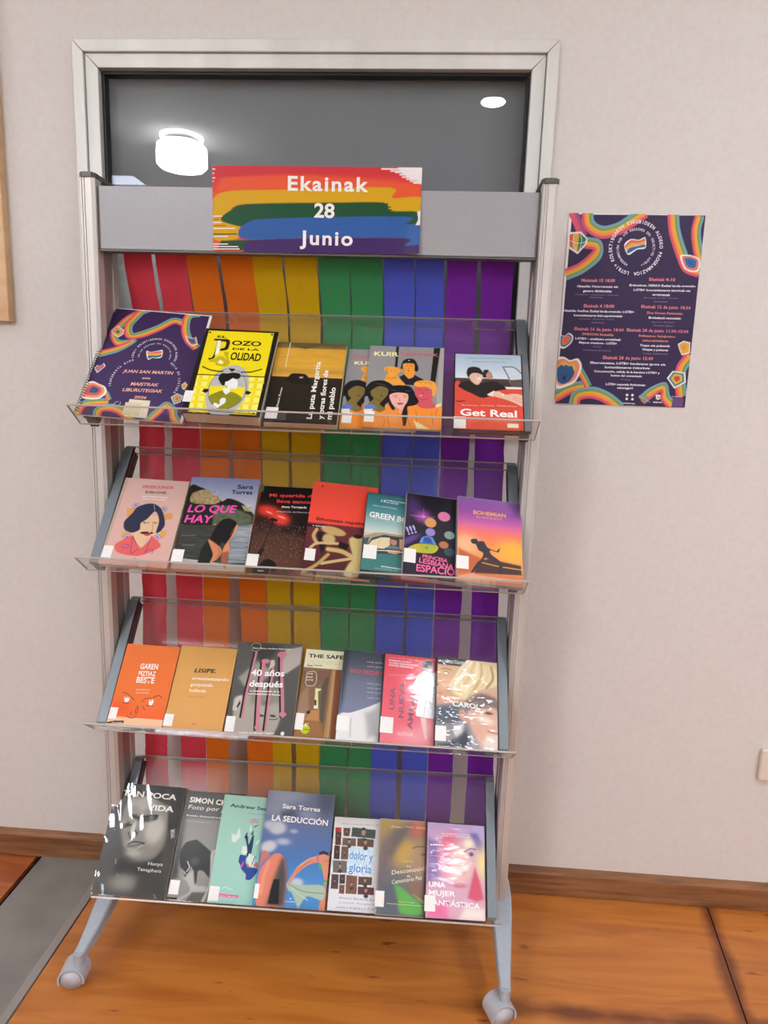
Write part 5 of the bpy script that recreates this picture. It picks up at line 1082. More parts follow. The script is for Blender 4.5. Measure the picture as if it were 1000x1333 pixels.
 ('S','6fa3b5',4.6,[(98.1,1.1),(96.8,8),(99,15.7),(101.6,21.2)],1.2),
 ('S','7f9a4f',4.6,[(96.7,1),(95.4,8.1),(97.7,16),(100.4,21.5)],1.2),
 ('S','e0b040',4.6,[(95.4,0.9),(94.1,8.1),(96.4,16.2),(99.1,21.8)],1.2),
 ('S','ef8f3f',4.6,[(94.1,0.8),(92.8,8.1),(95.1,16.4),(97.8,22.1)],1.2),
 ('S','d9566f',4.6,[(92.7,0.7),(91.4,8.2),(93.8,16.7),(96.6,22.4)],1.2),
 ('S','6fa3b5',5.52,[(-1.9,94.3),(9.2,89.7),(21.9,87.3)],1.2),
 ('S','7f9a4f',5.52,[(-1,95.3),(9.9,90.7),(22.3,88.4)],1.2),
 ('S','e0b040',5.52,[(-0.2,96.3),(10.5,91.8),(22.7,89.5)],1.2),
 ('S','ef8f3f',5.52,[(0.6,97.3),(11.1,92.9),(23.1,90.6)],1.2),
 ('S','d9566f',5.52,[(1.5,98.3),(11.8,93.9),(23.5,91.7)],1.2),
 ('S','6fa3b5',5.98,[(11.7,100),(14.8,93.3),(28.1,90.8),(41,93.6),(52.1,99)],1.2),
 ('S','7f9a4f',5.98,[(13.4,100.3),(15.9,94.2),(28.1,92.1),(40.3,94.7),(51.1,100)],1.2),
 ('S','e0b040',5.98,[(15.1,100.6),(17,95.2),(28,93.3),(39.5,95.8),(50.1,101)],1.2),
 ('S','ef8f3f',5.98,[(16.8,100.9),(18.1,96.2),(27.9,94.5),(38.7,96.9),(49.1,102)],1.2),
 ('S','d9566f',5.98,[(18.5,101.2),(19.2,97.1),(27.9,95.8),(38,98),(48.1,103)],1.2),
 ('S','6fa3b5',5.06,[(65,94.9),(72.2,90.2),(83.3,87.1),(86.9,93.4),(92.1,97.3)],1.2),
 ('S','7f9a4f',5.06,[(66,95.6),(73.1,91),(82.8,88.1),(85.6,93.9),(91,98)],1.2),
 ('S','e0b040',5.06,[(67,96.4),(73.9,91.9),(82.3,89.1),(84.3,94.4),(89.9,98.7)],1.2),
 ('S','ef8f3f',5.06,[(68,97.2),(74.7,92.8),(81.8,90.1),(83,94.9),(88.8,99.4)],1.2),
 ('S','d9566f',5.06,[(69,97.9),(75.6,93.6),(81.3,91.1),(81.7,95.4),(87.7,100.1)],1.2),
 ('S','6fa3b5',5.52,[(102.6,73.5),(97.6,79.1),(97.5,85.2),(99.8,92.8)],1.2),
 ('S','7f9a4f',5.52,[(101.2,72.9),(96,78.7),(95.9,85.3),(98.2,93.1)],1.2),
 ('S','e0b040',5.52,[(99.8,72.3),(94.5,78.4),(94.3,85.4),(96.6,93.3)],1.2),
 ('S','ef8f3f',5.52,[(98.4,71.7),(93,78.1),(92.7,85.5),(95,93.5)],1.2),
 ('S','d9566f',5.52,[(97,71.1),(91.4,77.7),(91.1,85.6),(93.4,93.8)],1.2),
 ('S','6fa3b5',3.68,[(18.7,80.4),(22.8,84.7),(26.5,89.1)],1.2),
 ('S','7f9a4f',3.68,[(17.8,80.9),(21.9,85.1),(25.5,89.5)],1.2),
 ('S','e0b040',3.68,[(16.9,81.3),(21,85.5),(24.6,89.9)],1.2),
 ('S','ef8f3f',3.68,[(16,81.7),(20.1,85.9),(23.7,90.3)],1.2),
 ('S','d9566f',3.68,[(15.1,82.2),(19.2,86.3),(22.7,90.7)],1.2),
 ('P','f2ece8',[(0.9,9.8),(9.7,9.3),(15,12.8),(14.5,15.6),(8.5,20.7),(1.7,17.9)],1.5),
 ('P','5a90a0',[(2.1,10.6),(9.5,10.1),(14,13),(13.5,15.4),(8.5,19.7),(2.7,17.3)],1),
 ('P','e0b040',[(3.9,11.6),(9.2,11.3),(12.4,13.4),(12.1,15.1),(8.4,18.2),(4.4,16.5)],1),
 ('P','2f7a5a',[(5.8,12.8),(8.9,12.6),(10.7,13.8),(10.5,14.8),(8.4,16.6),(6,15.6)],1),
 ('P','d9604a',[(1.4,11),(5.1,10.2),(4,17),(1.9,17.1)],1),
 ('P','2f7a5a',[(8.6,10.1),(14.2,12.8),(8.4,19.8)],1),
 ('P','e0b040',[(4.2,10.6),(8.4,10.1),(8.1,19.4),(4.4,17.8)],1),
 ('S','f2ece8',1,[(1.6,13.8),(7.9,15.3),(14.7,14.2)],0.8),
 ('S','f2ece8',1,[(4.5,10.2),(4.6,14.7),(8.2,20.2),(10.8,14.6),(9.2,10.1)],0.8),
 ('P','f2ece8',[(84.4,20.5),(89.8,20),(93.4,20.3),(99.2,22.2),(99.4,27.6),(94.7,28.6),(88.4,26.9)],1.5),
 ('P','e07a5a',[(85.8,21),(90.3,20.6),(93.3,20.8),(98.1,22.5),(98.3,27),(94.4,27.9),(89.1,26.4)],1),
 ('P','2f6f9f',[(87.8,21.8),(91,21.5),(93.2,21.7),(96.6,22.8),(96.7,26),(93.9,26.7),(90.1,25.6)],1),
 ('P','2f5f9f',[(89.8,22.6),(91.7,22.4),(93,22.5),(95,23.2),(95.1,25.1),(93.4,25.4),(91.2,24.8)],1),
 ('P','f2ece8',[(-0.1,63),(3.5,63.4),(6.4,61.7),(10,63.3),(9.3,66.7),(4.1,70),(0.4,69)],1.5),
 ('P','2f7f8f',[(0.6,63.4),(3.7,63.7),(6.2,62.2),(9.2,63.6),(8.6,66.5),(4.3,69.2),(1.1,68.4)],1),
 ('P','e0704f',[(1.8,63.9),(4,64.2),(5.8,63.1),(7.9,64.1),(7.5,66.2),(4.4,68.1),(2.2,67.5)],1),
 ('P','e8604f',[(3.1,64.5),(4.4,64.6),(5.4,64),(6.6,64.6),(6.4,65.8),(4.6,66.9),(3.3,66.6)],1),
 ('P','f2ece8',[(-0.4,91.1),(-2,76.3),(4,74.5),(9,76.2),(15.1,75.2),(18.6,79.5),(15,87.4),(7.9,90.5)],1.5),
 ('P','e8906a',[(1,89.5),(-0.3,77.1),(4.7,75.6),(8.9,77),(14,76.2),(16.9,79.8),(14,86.4),(8,89)],1),
 ('P','e8b050',[(3.1,87.2),(2.1,78.3),(5.7,77.2),(8.8,78.2),(12.4,77.7),(14.5,80.2),(12.4,84.9),(8.1,86.8)],1),
 ('P','2f5a88',[(5.3,84.7),(4.7,79.6),(6.8,78.9),(8.6,79.5),(10.7,79.2),(12,80.7),(10.7,83.4),(8.2,84.5)],1),
 ('P','2f5a88',[(0.9,87.6),(-0.3,81.5),(3.1,78.8),(7.1,81.4),(10.6,79.6),(13.4,83),(10.1,87.4),(5.3,89.2)],1),
 ('P','34264a',[(3.8,85.8),(7.3,84),(6.4,87.5)],1),
 ('P','f2ece8',[(89.7,66),(93.7,64.2),(98.8,65),(99.3,70.6),(93.6,71.9),(91.3,69)],1.5),
 ('P','e0a840',[(90.4,66.3),(93.8,64.8),(98.1,65.4),(98.6,70.1),(93.7,71.3),(91.8,68.8)],1),
 ('P','e0a840',[(91.6,66.7),(94,65.6),(97,66.1),(97.4,69.4),(93.9,70.3),(92.5,68.5)],1),
 ('P','d89830',[(92.7,67.1),(94.2,66.5),(95.9,66.8),(96.1,68.7),(94.1,69.2),(93.3,68.2)],1),
 ('P','f2ece8',[(84.1,84.2),(87.9,80.3),(97.4,81),(98.8,86.2),(90.5,89.7)],1.5),
 ('P','3f8f8f',[(85.4,84.3),(88.5,80.9),(96.5,81.5),(97.6,85.9),(90.7,88.8)],1),
 ('P','e0b040',[(87.2,84.3),(89.5,81.9),(95.1,82.3),(95.9,85.5),(91,87.5)],1),
 ('P','c84a3a',[(89.1,84.3),(90.4,82.9),(93.7,83.1),(94.2,85),(91.3,86.2)],1),
 ('P','f5f0f0',[(42.5,15.5),(46.9,12.6),(52.9,12.9),(57.5,11.6),(58.4,16.9),(52.3,17.8),(46.1,20.6)],1.2),
 ('P','e0705a',[(43.2,15.7),(47.2,13),(52.9,13.3),(57.1,12.1),(57.4,13.8),(51.9,14.7),(47.2,15),(43.8,17.1)],0.8),
 ('P','e8b050',[(43.8,16.9),(47.4,14.8),(52.5,14.5),(57.4,13.6),(57.6,15.2),(52,15.8),(47.4,16.8),(45,18.6)],0.8),
 ('P','2f6a9a',[(45,18.4),(47.6,16.8),(52.7,15.9),(57.6,15.2),(57.8,16.5),(52.2,17.3),(46.1,19.9)],0.8),
 ('A','LGTBI+ KOLEKTIBOAREN ESKUBIDEEN ALDEKO PROGRAMAZIOA','ece6f0',(51.2,17),52,7,-167,176),
 ('A','PROGRAMACIÓN POR LOS DERECHOS DEL COLECTIVO LGTBI+','d8d0e0',(51.2,17),37,5,-155,155),
 ('T','Maiatzak 15 18:00','e0808c',(12.9,34.8),(38.1,34.6),6.5,'b'),
 ('T','Hitzaldia: Heteroarauaz eta','f0eaf2',(10.2,37.7),(40.8,37.5),4.6,'b'),
 ('T','genero disidentziaz','f0eaf2',(14.8,40),(36.3,39.9),4.6,'b'),
 ('T','Hizlaria: elkarteko kideak','7a6488',(9.3,41.7),(41.9,41.6),2.6,'b'),
 ('T','Andretxea','7a6488',(20.3,43.1),(30.2,43.1),3.4,'b'),
 ('T','Ekainak 4-10','e0808c',(63.3,33.5),(82.6,33.5),6.5,'b'),
 ('T','Erakusketa: XERKA Euskal landa-eremuko','f0eaf2',(49.2,36.5),(98.2,36.3),4.4,'b'),
 ('T','LGTBI+ komunitatearen istorioak eta','f0eaf2',(52.5,38.9),(94.7,38.7),4.6,'b'),
 ('T','erretratuak','f0eaf2',(66.9,41.1),(80.1,41.1),4.6,'b'),
 ('T','Ekainak 4-tik 10-era','7a6488',(60.8,42.6),(86.3,42.5),2.6,'b'),
 ('T','Andretxea','7a6488',(68.4,44.5),(78.7,44.5),3.4,'b'),
 ('T','Ekainak 4 18:00','e0808c',(16.2,48),(39.3,47.9),6.5,'b'),
 ('T','Hitzaldia: Sexilioa: Euskal landa-eremuko LGTBI+','f0eaf2',(1.1,50.5),(54.5,50.4),4.6,'b'),
 ('T','komunitatearen bizi-esperientziak','f0eaf2',(9.4,52.8),(46.2,52.7),4.6,'b'),
 ('T','Hizlaria: elkarteko kidea','7a6488',(13.6,54.4),(40.3,54.3),2.6,'b'),
 ('T','Andretxea','7a6488',(22.7,56.2),(32.9,56.2),3.4,'b'),
 ('T','Ekainak 12 de junio 18:30','e0808c',(59.4,47.6),(96.3,47.8),6.5,'b'),
 ('T','Zine Forum Feminista:','e08a80',(63.7,50.6),(90.8,50.6),4.6,'b'),
 ('T','Brokeback mountain','f0eaf2',(65.8,53.1),(89.7,53.1),4.6,'b'),
 ('T','Eguneko aldizkaria','7a6488',(68.5,55.1),(85.7,55),3,'b'),
 ('T','Portalea (Eibar)','7a6488',(70,57),(85.1,57),3.6,'b'),
 ('T','Ekainak 16 de junio 18:00','e0808c',(10.5,60.1),(48,60.2),6.5,'b'),
 ('T','ZINEGOAK Emanaldia:','e08a80',(16.5,62.6),(40.7,62.7),4.8,'b'),
 ('T','LGTBI+ - emakume sortzaileak','f0eaf2',(11.9,65),(46.5,65.1),4.6,'b'),
 ('T','Mujeres creadoras - LGTBI+','f0eaf2',(14.9,67.1),(43.7,67.2),4.6,'b'),
 ('T','Coliseo','7a6488',(25.7,68.9),(32.2,68.9),3,'b'),
 ('T','Andretxea (Coliseo)','7a6488',(18.3,70.9),(39.4,70.9),3.4,'b'),
 ('T','Ekainak 28 de junio 11:00-15:00','e0808c',(50.2,60),(96.6,60.1),6.5,'b'),
 ('T','Balizazioa: kalejiratxo','e08a80',(59.7,62.6),(87.3,62.7),4.4,'b'),
 ('T','tailerrak/talleres','e08a80',(62.7,65.1),(82.3,65.1),4.4,'b'),
 ('T','Txapa eta pulserak','f0eaf2',(61.2,67.7),(84,67.7),4.6,'b'),
 ('T','Chapas y pulseras','f0eaf2',(63.3,69.8),(82.8,69.9),4.4,'b'),
 ('T','Unzaga (Eskailerak)','7a6488',(63.9,71.8),(82.7,71.8),3.4,'b'),
 ('T','Ekainak 28 de junio 15:00','e0808c',(34.1,75),(72.3,74.9),7,'b'),
 ('T','Elkarretaratzea, LGTBI+ banderaren igoera eta','f0eaf2',(24.8,77.7),(82,77.6),4.8,'b'),
 ('T','komunikatuaren irakurketa','f0eaf2',(36.2,79.9),(70.5,79.8),4.8,'b'),
 ('T','Concentración, subida de la bandera LGTBI+ y','f0eaf2',(28.1,82.2),(78.3,82.1),4.6,'b'),
 ('T','lectura del comunicado','f0eaf2',(41.3,84.2),(65.1,84.2),4.6,'b'),
 ('T','Unzaga','7a6488',(49.2,86),(57,86.1),3.4,'b'),
 ('T','LGTBI+ materiala Andretxean','f0eaf2',(38.1,89),(68.2,88.9),4.8,'b'),
 ('T','eskuragarri','f0eaf2',(47,90.8),(59.1,90.8),4.8,'b'),
 ('B','ece6e2',(55.1,94),3,3,0,0.8,1),
 ('B','ece6e2',(59.2,94),3,3,0,0.8,1),
 ('B','ece6e2',(55.1,96.1),3,3,0,0.8,1),
 ('B','ece6e2',(59.5,96.2),3,3,0,0.8,1),
 ('T','ANDRETXEA','ece6e2',(52.6,98.8),(62,99),2.6,'b'),
 ('B','9a8a88',(69.1,95.9),9,9,0,0.8,1),
 ('S','c8c0b8',0.8,[(64.2,94.2),(73.4,97.6)],0.8),
 ('S','c84a3a',0.8,[(65.2,97.3),(73.3,94.5)],0.8),
 ('P','ece6e2',[(77,93.4),(80.6,93.4),(80.7,95.5),(79.1,96.2),(77.4,95.5)],0.5),
 ('T','X','34264a',(77.9,95.3),(80.4,95.4),4,'b'),
 ('T','EIBAR','ece6e2',(75.6,97.8),(82.5,97.8),3,'b'),
 ('P','6a4a78',[(90,94.7),(98.2,95.1),(98.5,99.5),(90,99.4)],0.8),
 ('T','PORTALEA','c8c0d0',(89.5,94.3),(97.8,94.5),2.2,'b')]),
'banner':(412,160,[('V',[(0,'cf2f35'),(30,'d8402f'),(31,'e0502c')]),
 ('P','e0562c',[(5.6,11.4),(38.7,9.4),(85.5,15),(99.6,20),(99.8,35.7),(1,30.1)],6),
 ('P','c8303a',[(0.2,-0.4),(82.1,0.7),(99.5,12.1),(82.2,9.9),(38.7,8.1),(1.2,14.1)],4),
 ('P','d2a200',[(0.2,53),(1,35.5),(10,28.6),(38.7,26.6),(85.6,22.9),(86.3,34.7),(99.8,33.6),(100,49.5),(85.9,49.9),(60.7,43.4),(16.5,44.5),(8.7,51.4),(13,67.6),(12.4,84),(0.5,85.7)],2),
 ('P','0e4a28',[(4.1,59.7),(8.7,51.4),(16.5,43.7),(60.7,40.7),(82.5,40.1),(85.9,49.3),(98.4,50.3),(98.9,59.6),(97.5,66.4),(91.5,65.2),(60.9,63.4),(18.7,67.4),(14.2,70.3),(5.2,65.1)],2),
 ('P','0e4a28',[(3.9,87),(21.9,85),(21.9,97.9),(1.5,98.7)],2),
 ('P','2a5a9e',[(12.4,75.8),(16.4,66.1),(27.6,60.4),(92.5,55.8),(93.2,65.2),(100.3,66.3),(100.6,90.5),(91.8,90),(92.3,81.3),(49.9,82.7),(16.3,85.2)],2),
 ('P','3c1f5e',[(15.1,99.8),(16.3,88),(33.1,83.8),(92.3,80.8),(92.9,89.9),(100.6,89.7),(100.8,101.3),(49.9,101.9),(15.1,101.8)],2),
 ('S','ece6e4',2.6,[(81.1,2.1),(100.4,2.2)],0.6),
 ('S','ece6e4',2.6,[(85.4,4.1),(100.4,4.3)],0.6),
 ('S','ece6e4',2.6,[(87.6,5.6),(100.5,5.9)],0.6),
 ('S','ece6e4',2.6,[(89.8,8.2),(100.5,8.5)],0.6),
 ('S','ece6e4',2.6,[(90.9,11),(100.5,11.3)],0.6),
 ('S','ece6e4',2.6,[(93,13.1),(100.6,13.4)],0.6),
 ('S','ece6e4',2.6,[(94.7,15.4),(100.6,15.8)],0.6),
 ('S','ece6e4',2.6,[(96.3,17.4),(100.6,17.9)],0.6),
 ('P','ece6e4',[(88.6,-0.1),(100.1,-0.3),(100.4,16),(95.2,13.5),(90.8,7.1)],1.5),
 ('P','ece6e4',[(98.4,50.3),(100.7,48.9),(100.5,66.5),(97.9,66.1),(99.1,59.6)],0.8),
 ('S','ece6e4',2,[(-0.5,4.1),(1.5,4)],0.6),
 ('S','ece6e4',2,[(-0.6,8.8),(1,8.8)],0.6),
 ('S','ece6e4',2,[(-0.6,14.1),(1.4,14.1)],0.6),
 ('S','ece6e4',2,[(-0.7,18.1),(0.7,18.1)],0.6),
 ('S','ece6e4',2,[(-1,58.5),(4.7,58.3)],0.6),
 ('S','d8402f',2,[(-1.1,62),(3,61.9)],0.6),
 ('S','ece6e4',2,[(-1.1,65.8),(4.1,65.7)],0.6),
 ('S','d8402f',2,[(-1.1,69.4),(6.3,69.1)],0.6),
 ('S','ece6e4',2,[(-1.2,72.9),(10.8,72.5)],0.6),
 ('S','d2a200',2,[(-1.2,76.2),(7.4,75.9)],0.6),
 ('S','0e4a28',2,[(-1.2,79.5),(11.8,79.1)],0.6),
 ('S','ece6e4',2,[(-1.3,82.2),(7.3,81.9)],0.6),
 ('S','ece6e4',2,[(-1.4,91.3),(7.3,91)],0.6),
 ('S','ece6e4',2,[(-1.4,94.3),(12.3,93.9)],0.6),
 ('S','ece6e4',2,[(-1.4,97.1),(12.9,96.6)],0.6),
 ('S','d2a200',2,[(80.2,25.7),(86.2,25.5)],0.6),
 ('S','d2a200',2,[(80.3,29.6),(85.1,29.5)],0.6),
 ('S','d2a200',2,[(80.3,33),(85.7,32.9)],0.6),
 ('S','0e4a28',2,[(80.4,42),(84.7,41.9)],0.6),
 ('S','0e4a28',2,[(80.4,45.2),(85.9,45.1)],0.6),
 ('S','0e4a28',2,[(80.5,48.4),(86.4,48.3)],0.6),
 ('T','Ekainak','f2efec',(36.5,27.2),(75,27.9),25,'bp'),
 ('T','28','f2efec',(49.2,57.9),(59,58.4),25,'b'),
 ('T','Junio','f2efec',(42.4,89.8),(68,90.3),25,'bp')]),
}
prepare_texts()
# ------------------------------------------------------------ materials
M = {}
M['wall'] = grain(mat('wall_paint', 'd5d0cb', .75), 90, 'd5cfc9', 'd9d4cf', .1, dist=.001)
M['ceiling'] = mat('ceiling_paint', 'e6e4e0', .9)
M['frame'] = grain(mat('window_frame_metal', 'd6d6d0', .45, .15), 14, 'd0d0ca', 'dddcd6', .06, (1, 1, .2))
M['gasket'] = mat('black_gasket', '141416', .5)
M['dim_backing'] = grain(mat('dim_backing_grey', '868a8a', .8), 6, '84888a', '888c8e', .02)  # grey of the sheet added behind the pane for its dim tone
M['glass'] = clear('window_glass', 'f7f7f8', .008, 1.5)
M['acrylic'] = clear('clear_acrylic', 'fdfdfc', .02, 1.49, dust=.018)
M['acrylic_edge'] = mat('acrylic_edge', 'b3a8a0', .25, spec=.6)
M['alu'] = grain(mat('satin_aluminium', 'c9c4be', .42, .35), 60, 'c6c1bb', 'cbc6c0', .0, (1, 1, .05))
M['panel'] = mat('grey_gloss_panel', 'a89e9b', .24, .35, coat=.4, crough=.12)
M['dark_cap'] = mat('dark_grey_plastic', '55534f', .4)
M['header'] = grain(mat('header_lacquer', '9b9a9b', .5, .25, coat=.05), 300, '99989a', '9d9c9e', .0)
M['bracket'] = mat('bracket_grey_metal', '7d868c', .33, .35)
M['black'] = mat('black_plastic', '131414', .35)
M['foot'] = grain(mat('foot_grey_blue', 'a9b0b8', .5, .1), 300, 'a5acb5', 'b0b7be', .04)
M['caster'] = mat('caster_grey', 'b9bac0', .42)
M['caster_dark'] = mat('caster_gap', '2c2d30', .5)
M['steel'] = mat('bright_steel', 'c8c8c8', .2, 1.)
M['print'] = paint_mat('printed_card', .5, .12, .2, .02, 40)
M['print_matt'] = paint_mat('printed_paper', .6, .1, .3)
M['print_sleeve'] = paint_mat('print_under_plastic', .5, .8, .10, .25, 22, (1, 2.2, 1), .0016)
M['print_crinkled'] = paint_mat('print_under_crinkled_film', .4, 1., .08, .8, 11, (1, 3.2, 1), .008)
M['film'] = clear('crinkled_clear_film', 'fbfbfa', .05, 1.5, .16, 13, (2.2, .5, 1), .002)
M['sticker'] = mat('white_sticker', 'efede8', .45)
M['tan_sticker'] = grain(mat('pale_sticker', 'd9caa4', .5), 500, 'cfbf96', 'e2d6b4', 0)
M['pages'] = grain(mat('page_edges', 'd8c8b0', .8), 900, 'cdb99c', 'e0d2bc', .2, (.02, .02, 3), dist=.0004)
M['cream'] = mat('cream_card', 'cdbf9e', .5)
for k, c in (('dvd_black', '0f1012'), ): M[k] = mat(k, c, .28, coat=.3)
M['dvd_clear'] = mat('translucent_case', 'c9bcb8', .25, coat=.4); M['dvd_clear'].node_tree.nodes['Principled BSDF'].inputs['Transmission Weight'].default_value = .35
def crepe(name, c):
    m = mat(name, c, .85, spec=.2); T = NT(m)
    tc = T.n('ShaderNodeTexCoord'); mp = T.n('ShaderNodeMapping'); mp.inputs['Scale'].default_value = (420, 1, 30); nz = T.n('ShaderNodeTexNoise'); nz.inputs['Scale'].default_value = 1; nz.inputs['Detail'].default_value = 4
    bp = T.n('ShaderNodeBump'); bp.inputs['Strength'].default_value = .5; bp.inputs['Distance'].default_value = .0008
    T.l(tc.outputs['Object'], mp.inputs[0]); T.l(mp.outputs[0], nz.inputs[0]); T.l(nz.outputs[0], bp.inputs['Height']); T.l(bp.outputs[0], T.b.inputs['Normal'])
    tl = T.n('ShaderNodeBsdfTranslucent'); tl.inputs[0].default_value = lin(c); mx = T.n('ShaderNodeMixShader'); mx.inputs[0].default_value = .22
    T.l(T.b.outputs[0], mx.inputs[1]); T.l(tl.outputs[0], mx.inputs[2]); T.l(mx.outputs[0], m.node_tree.nodes['Material Output'].inputs[0])
    return m
for k, c in (('red', 'dc4454'), ('orange', 'e6741a'), ('yellow', 'd8ae12'), ('green', '40965c'), ('blue', '5463d6'), ('purple', '7d2caa')): M['crepe_'+k] = crepe('crepe_'+k, c)
# varnished wood floor: long soft grain, knots, dark stained seams
def floor_wood(name, base, dark, seam_x=None, seam_y=None):
    m = mat(name, base, .36, coat=.35, crough=.22); T = NT(m); tc = T.n('ShaderNodeTexCoord')
    mp = T.n('ShaderNodeMapping'); mp.inputs['Scale'].default_value = (1.1, 8, 1); nz = T.n('ShaderNodeTexNoise'); nz.inputs['Scale'].default_value = 2.2; nz.inputs['Detail'].default_value = 7; nz.inputs['Distortion'].default_value = 1.6
    T.l(tc.outputs['Object'], mp.inputs[0]); T.l(mp.outputs[0], nz.inputs[0])
    cr = T.n('ShaderNodeValToRGB'); e = cr.color_ramp.elements; e[0].position = .34; e[1].position = .62; e[0].color = lin(dark); e[1].color = lin(base); T.l(nz.outputs[0], cr.inputs[0])
    # dark flecks
    mp2 = T.n('ShaderNodeMapping'); mp2.inputs['Scale'].default_value = (7, 42, 1); n2 = T.n('ShaderNodeTexNoise'); n2.inputs['Scale'].default_value = 1.3; n2.inputs['Detail'].default_value = 2
    T.l(tc.outputs['Object'], mp2.inputs[0]); T.l(mp2.outputs[0], n2.inputs[0])
    r2 = T.n('ShaderNodeValToRGB'); r2.color_ramp.elements[0].position = .69; r2.color_ramp.elements[1].position = .77; T.l(n2.outputs[0], r2.inputs[0])
    mx = T.n('ShaderNodeMix', data_type='RGBA'); mx.inputs['B'].default_value = lin('6a2c0c'); T.l(r2.outputs[0], mx.inputs['Factor']); T.l(cr.outputs[0], mx.inputs['A'])
    last = mx.outputs['Result']
    # a few round knots
    vo = T.n('ShaderNodeTexVoronoi'); vo.inputs['Scale'].default_value = 2.6; mp3 = T.n('ShaderNodeMapping'); mp3.inputs['Scale'].default_value = (1, 1.6, 1); T.l(tc.outputs['Object'], mp3.inputs[0]); T.l(mp3.outputs[0], vo.inputs[0])
    r3 = T.n('ShaderNodeValToRGB'); r3.color_ramp.elements[0].position = .025; r3.color_ramp.elements[0].color = (.8, .8, .8, 1); r3.color_ramp.elements[1].position = .05; r3.color_ramp.elements[1].color = (0, 0, 0, 1); T.l(vo.outputs['Distance'], r3.inputs[0])
    mk = T.n('ShaderNodeMix', data_type='RGBA'); mk.inputs['B'].default_value = lin('5a2208'); T.l(r3.outputs[0], mk.inputs['Factor']); T.l(last, mk.inputs['A']); last = mk.outputs['Result']
    sp = T.n('ShaderNodeSeparateXYZ'); T.l(tc.outputs['Object'], sp.inputs[0])
    nw = T.n('ShaderNodeTexNoise'); nw.inputs['Scale'].default_value = 9; T.l(tc.outputs['Object'], nw.inputs[0])
    for axis, pos, slope in (('X', seam_x, None), ('Y', seam_y, None)):
        if pos is None: continue
        a = T.n('ShaderNodeMath', operation='SUBTRACT'); src = sp.outputs[axis]
        if axis == 'X':      # the right-hand seam runs slightly askew
            sk = T.n('ShaderNodeMath', operation='MULTIPLY_ADD'); T.l(sp.outputs['Y'], sk.inputs[0]); sk.inputs[1].default_value = -.155; T.l(src, sk.inputs[2]); src = sk.outputs[0]
        T.l(src, a.inputs[0]); a.inputs[1].default_value = pos
        b = T.n('ShaderNodeMath', operation='ABSOLUTE'); T.l(a.outputs[0], b.inputs[0])
        c = T.n('ShaderNodeMath', operation='MULTIPLY_ADD'); T.l(nw.outputs[0], c.inputs[0]); c.inputs[1].default_value = -.05; T.l(b.outputs[0], c.inputs[2])
        rr = T.n('ShaderNodeMapRange'); rr.inputs['From Min'].default_value = -.022; rr.inputs['From Max'].default_value = .004; rr.inputs['To Min'].default_value = .85; rr.inputs['To Max'].default_value = 0
        T.l(c.outputs[0], rr.inputs[0])
        if axis == 'Y':      # this stain fades out towards the left
            fx = T.n('ShaderNodeMapRange'); fx.inputs['From Min'].default_value = -.1; fx.inputs['From Max'].default_value = .35; T.l(sp.outputs['X'], fx.inputs[0])
            fm = T.n('ShaderNodeMath', operation='MULTIPLY'); T.l(rr.outputs[0], fm.inputs[0]); T.l(fx.outputs[0], fm.inputs[1]); rr = fm
        ms = T.n('ShaderNodeMix', data_type='RGBA'); ms.inputs['B'].default_value = lin('5c2410'); T.l(rr.outputs[0], ms.inputs['Factor']); T.l(last, ms.inputs['A']); last = ms.outputs['Result']
    T.l(last, T.b.inputs['Base Color'])
    bp = T.n('ShaderNodeBump'); bp.inputs['Strength'].default_value = .08; bp.inputs['Distance'].default_value = .002; T.l(nz.outputs[0], bp.inputs['Height']); T.l(bp.outputs[0], T.b.inputs['Normal'])
    return m
M['wood_mid'] = floor_wood('floor_wood', 'c67a32', 'ae6424', .543, 1.238)
M['wood_left'] = floor_wood('floor_wood_reddish', 'b86a30', '96481c')
M['strip'] = grain(mat('grey_vinyl', '857f79', .55), 8, '7b7570', '8a857f', .03)
M['strip_edge'] = mat('strip_edge_grey', '928b84', .4)
M['gap'] = mat('floor_gap', '2a140a', .8)
M['skirt'] = grain(mat('skirting_wood', '8a5c38', .4, coat=.3), 6, '6e4424', '946440', .1, (1, 1, 14), 6)
M['board_wood'] = grain(mat('light_beech', 'd8b083', .45), 5, 'cfa678', 'dcb88c', .03, (1, 1, 4))
M['socket'] = mat('cream_plastic', 'ded2c4', .35)
M['lamp_glow'] = mat('lamp_glow', 'ffffff', .5, emit='f8fbff', est=52)
M['spot_glow'] = mat('spot_glow', 'ffffff', .5, emit='fafbff', est=72)
M['fill_panel_glow'] = mat('fill_panel_glow', 'ffffff', .5, emit='eef4ff', est=13.5)  # glow of the unseen panels added as fill
M['far_glow'] = mat('far_panel_glow', 'ffffff', .5, emit='dfeaff', est=9)
# ------------------------------------------------------------ room
def struct(name, bm, m, parent=None, smooth=False):
    o = obj(name, bm, m, parent, smooth)
    if not parent: o['kind'] = 'structure'
    return o
WY = 1.593
WX0, WX1, WZ0, WZ1 = -.823, .250, 1.205, 2.049      # window casing
bm = bmesh.new()
for a in ((-3.6, 0, WX0+.012, 3.0), (WX1-.012, 0, 3.2, 3.0), (WX0+.012, 0, WX1-.012, WZ0+.012), (WX0+.012, WZ1-.012, WX1-.012, 3.0)):
    box(bm, a[0], WY, a[1], a[2], WY+.12, a[3])
struct('wall_back', bm, M['wall'])
struct('wall_left', B(-3.7, -4.2, 0, -3.6, WY+.12, 3.0), M['wall']); struct('wall_right', B(3.2, -4.2, 0, 3.3, WY+.12, 3.0), M['wall']); struct('wall_front', B(-3.6, -4.2, 0, 3.2, -4.1, 3.0), M['wall'])
struct('ceiling', B(-3.7, -4.2, 3.0, 3.3, WY+.12, 3.1), M['ceiling'])
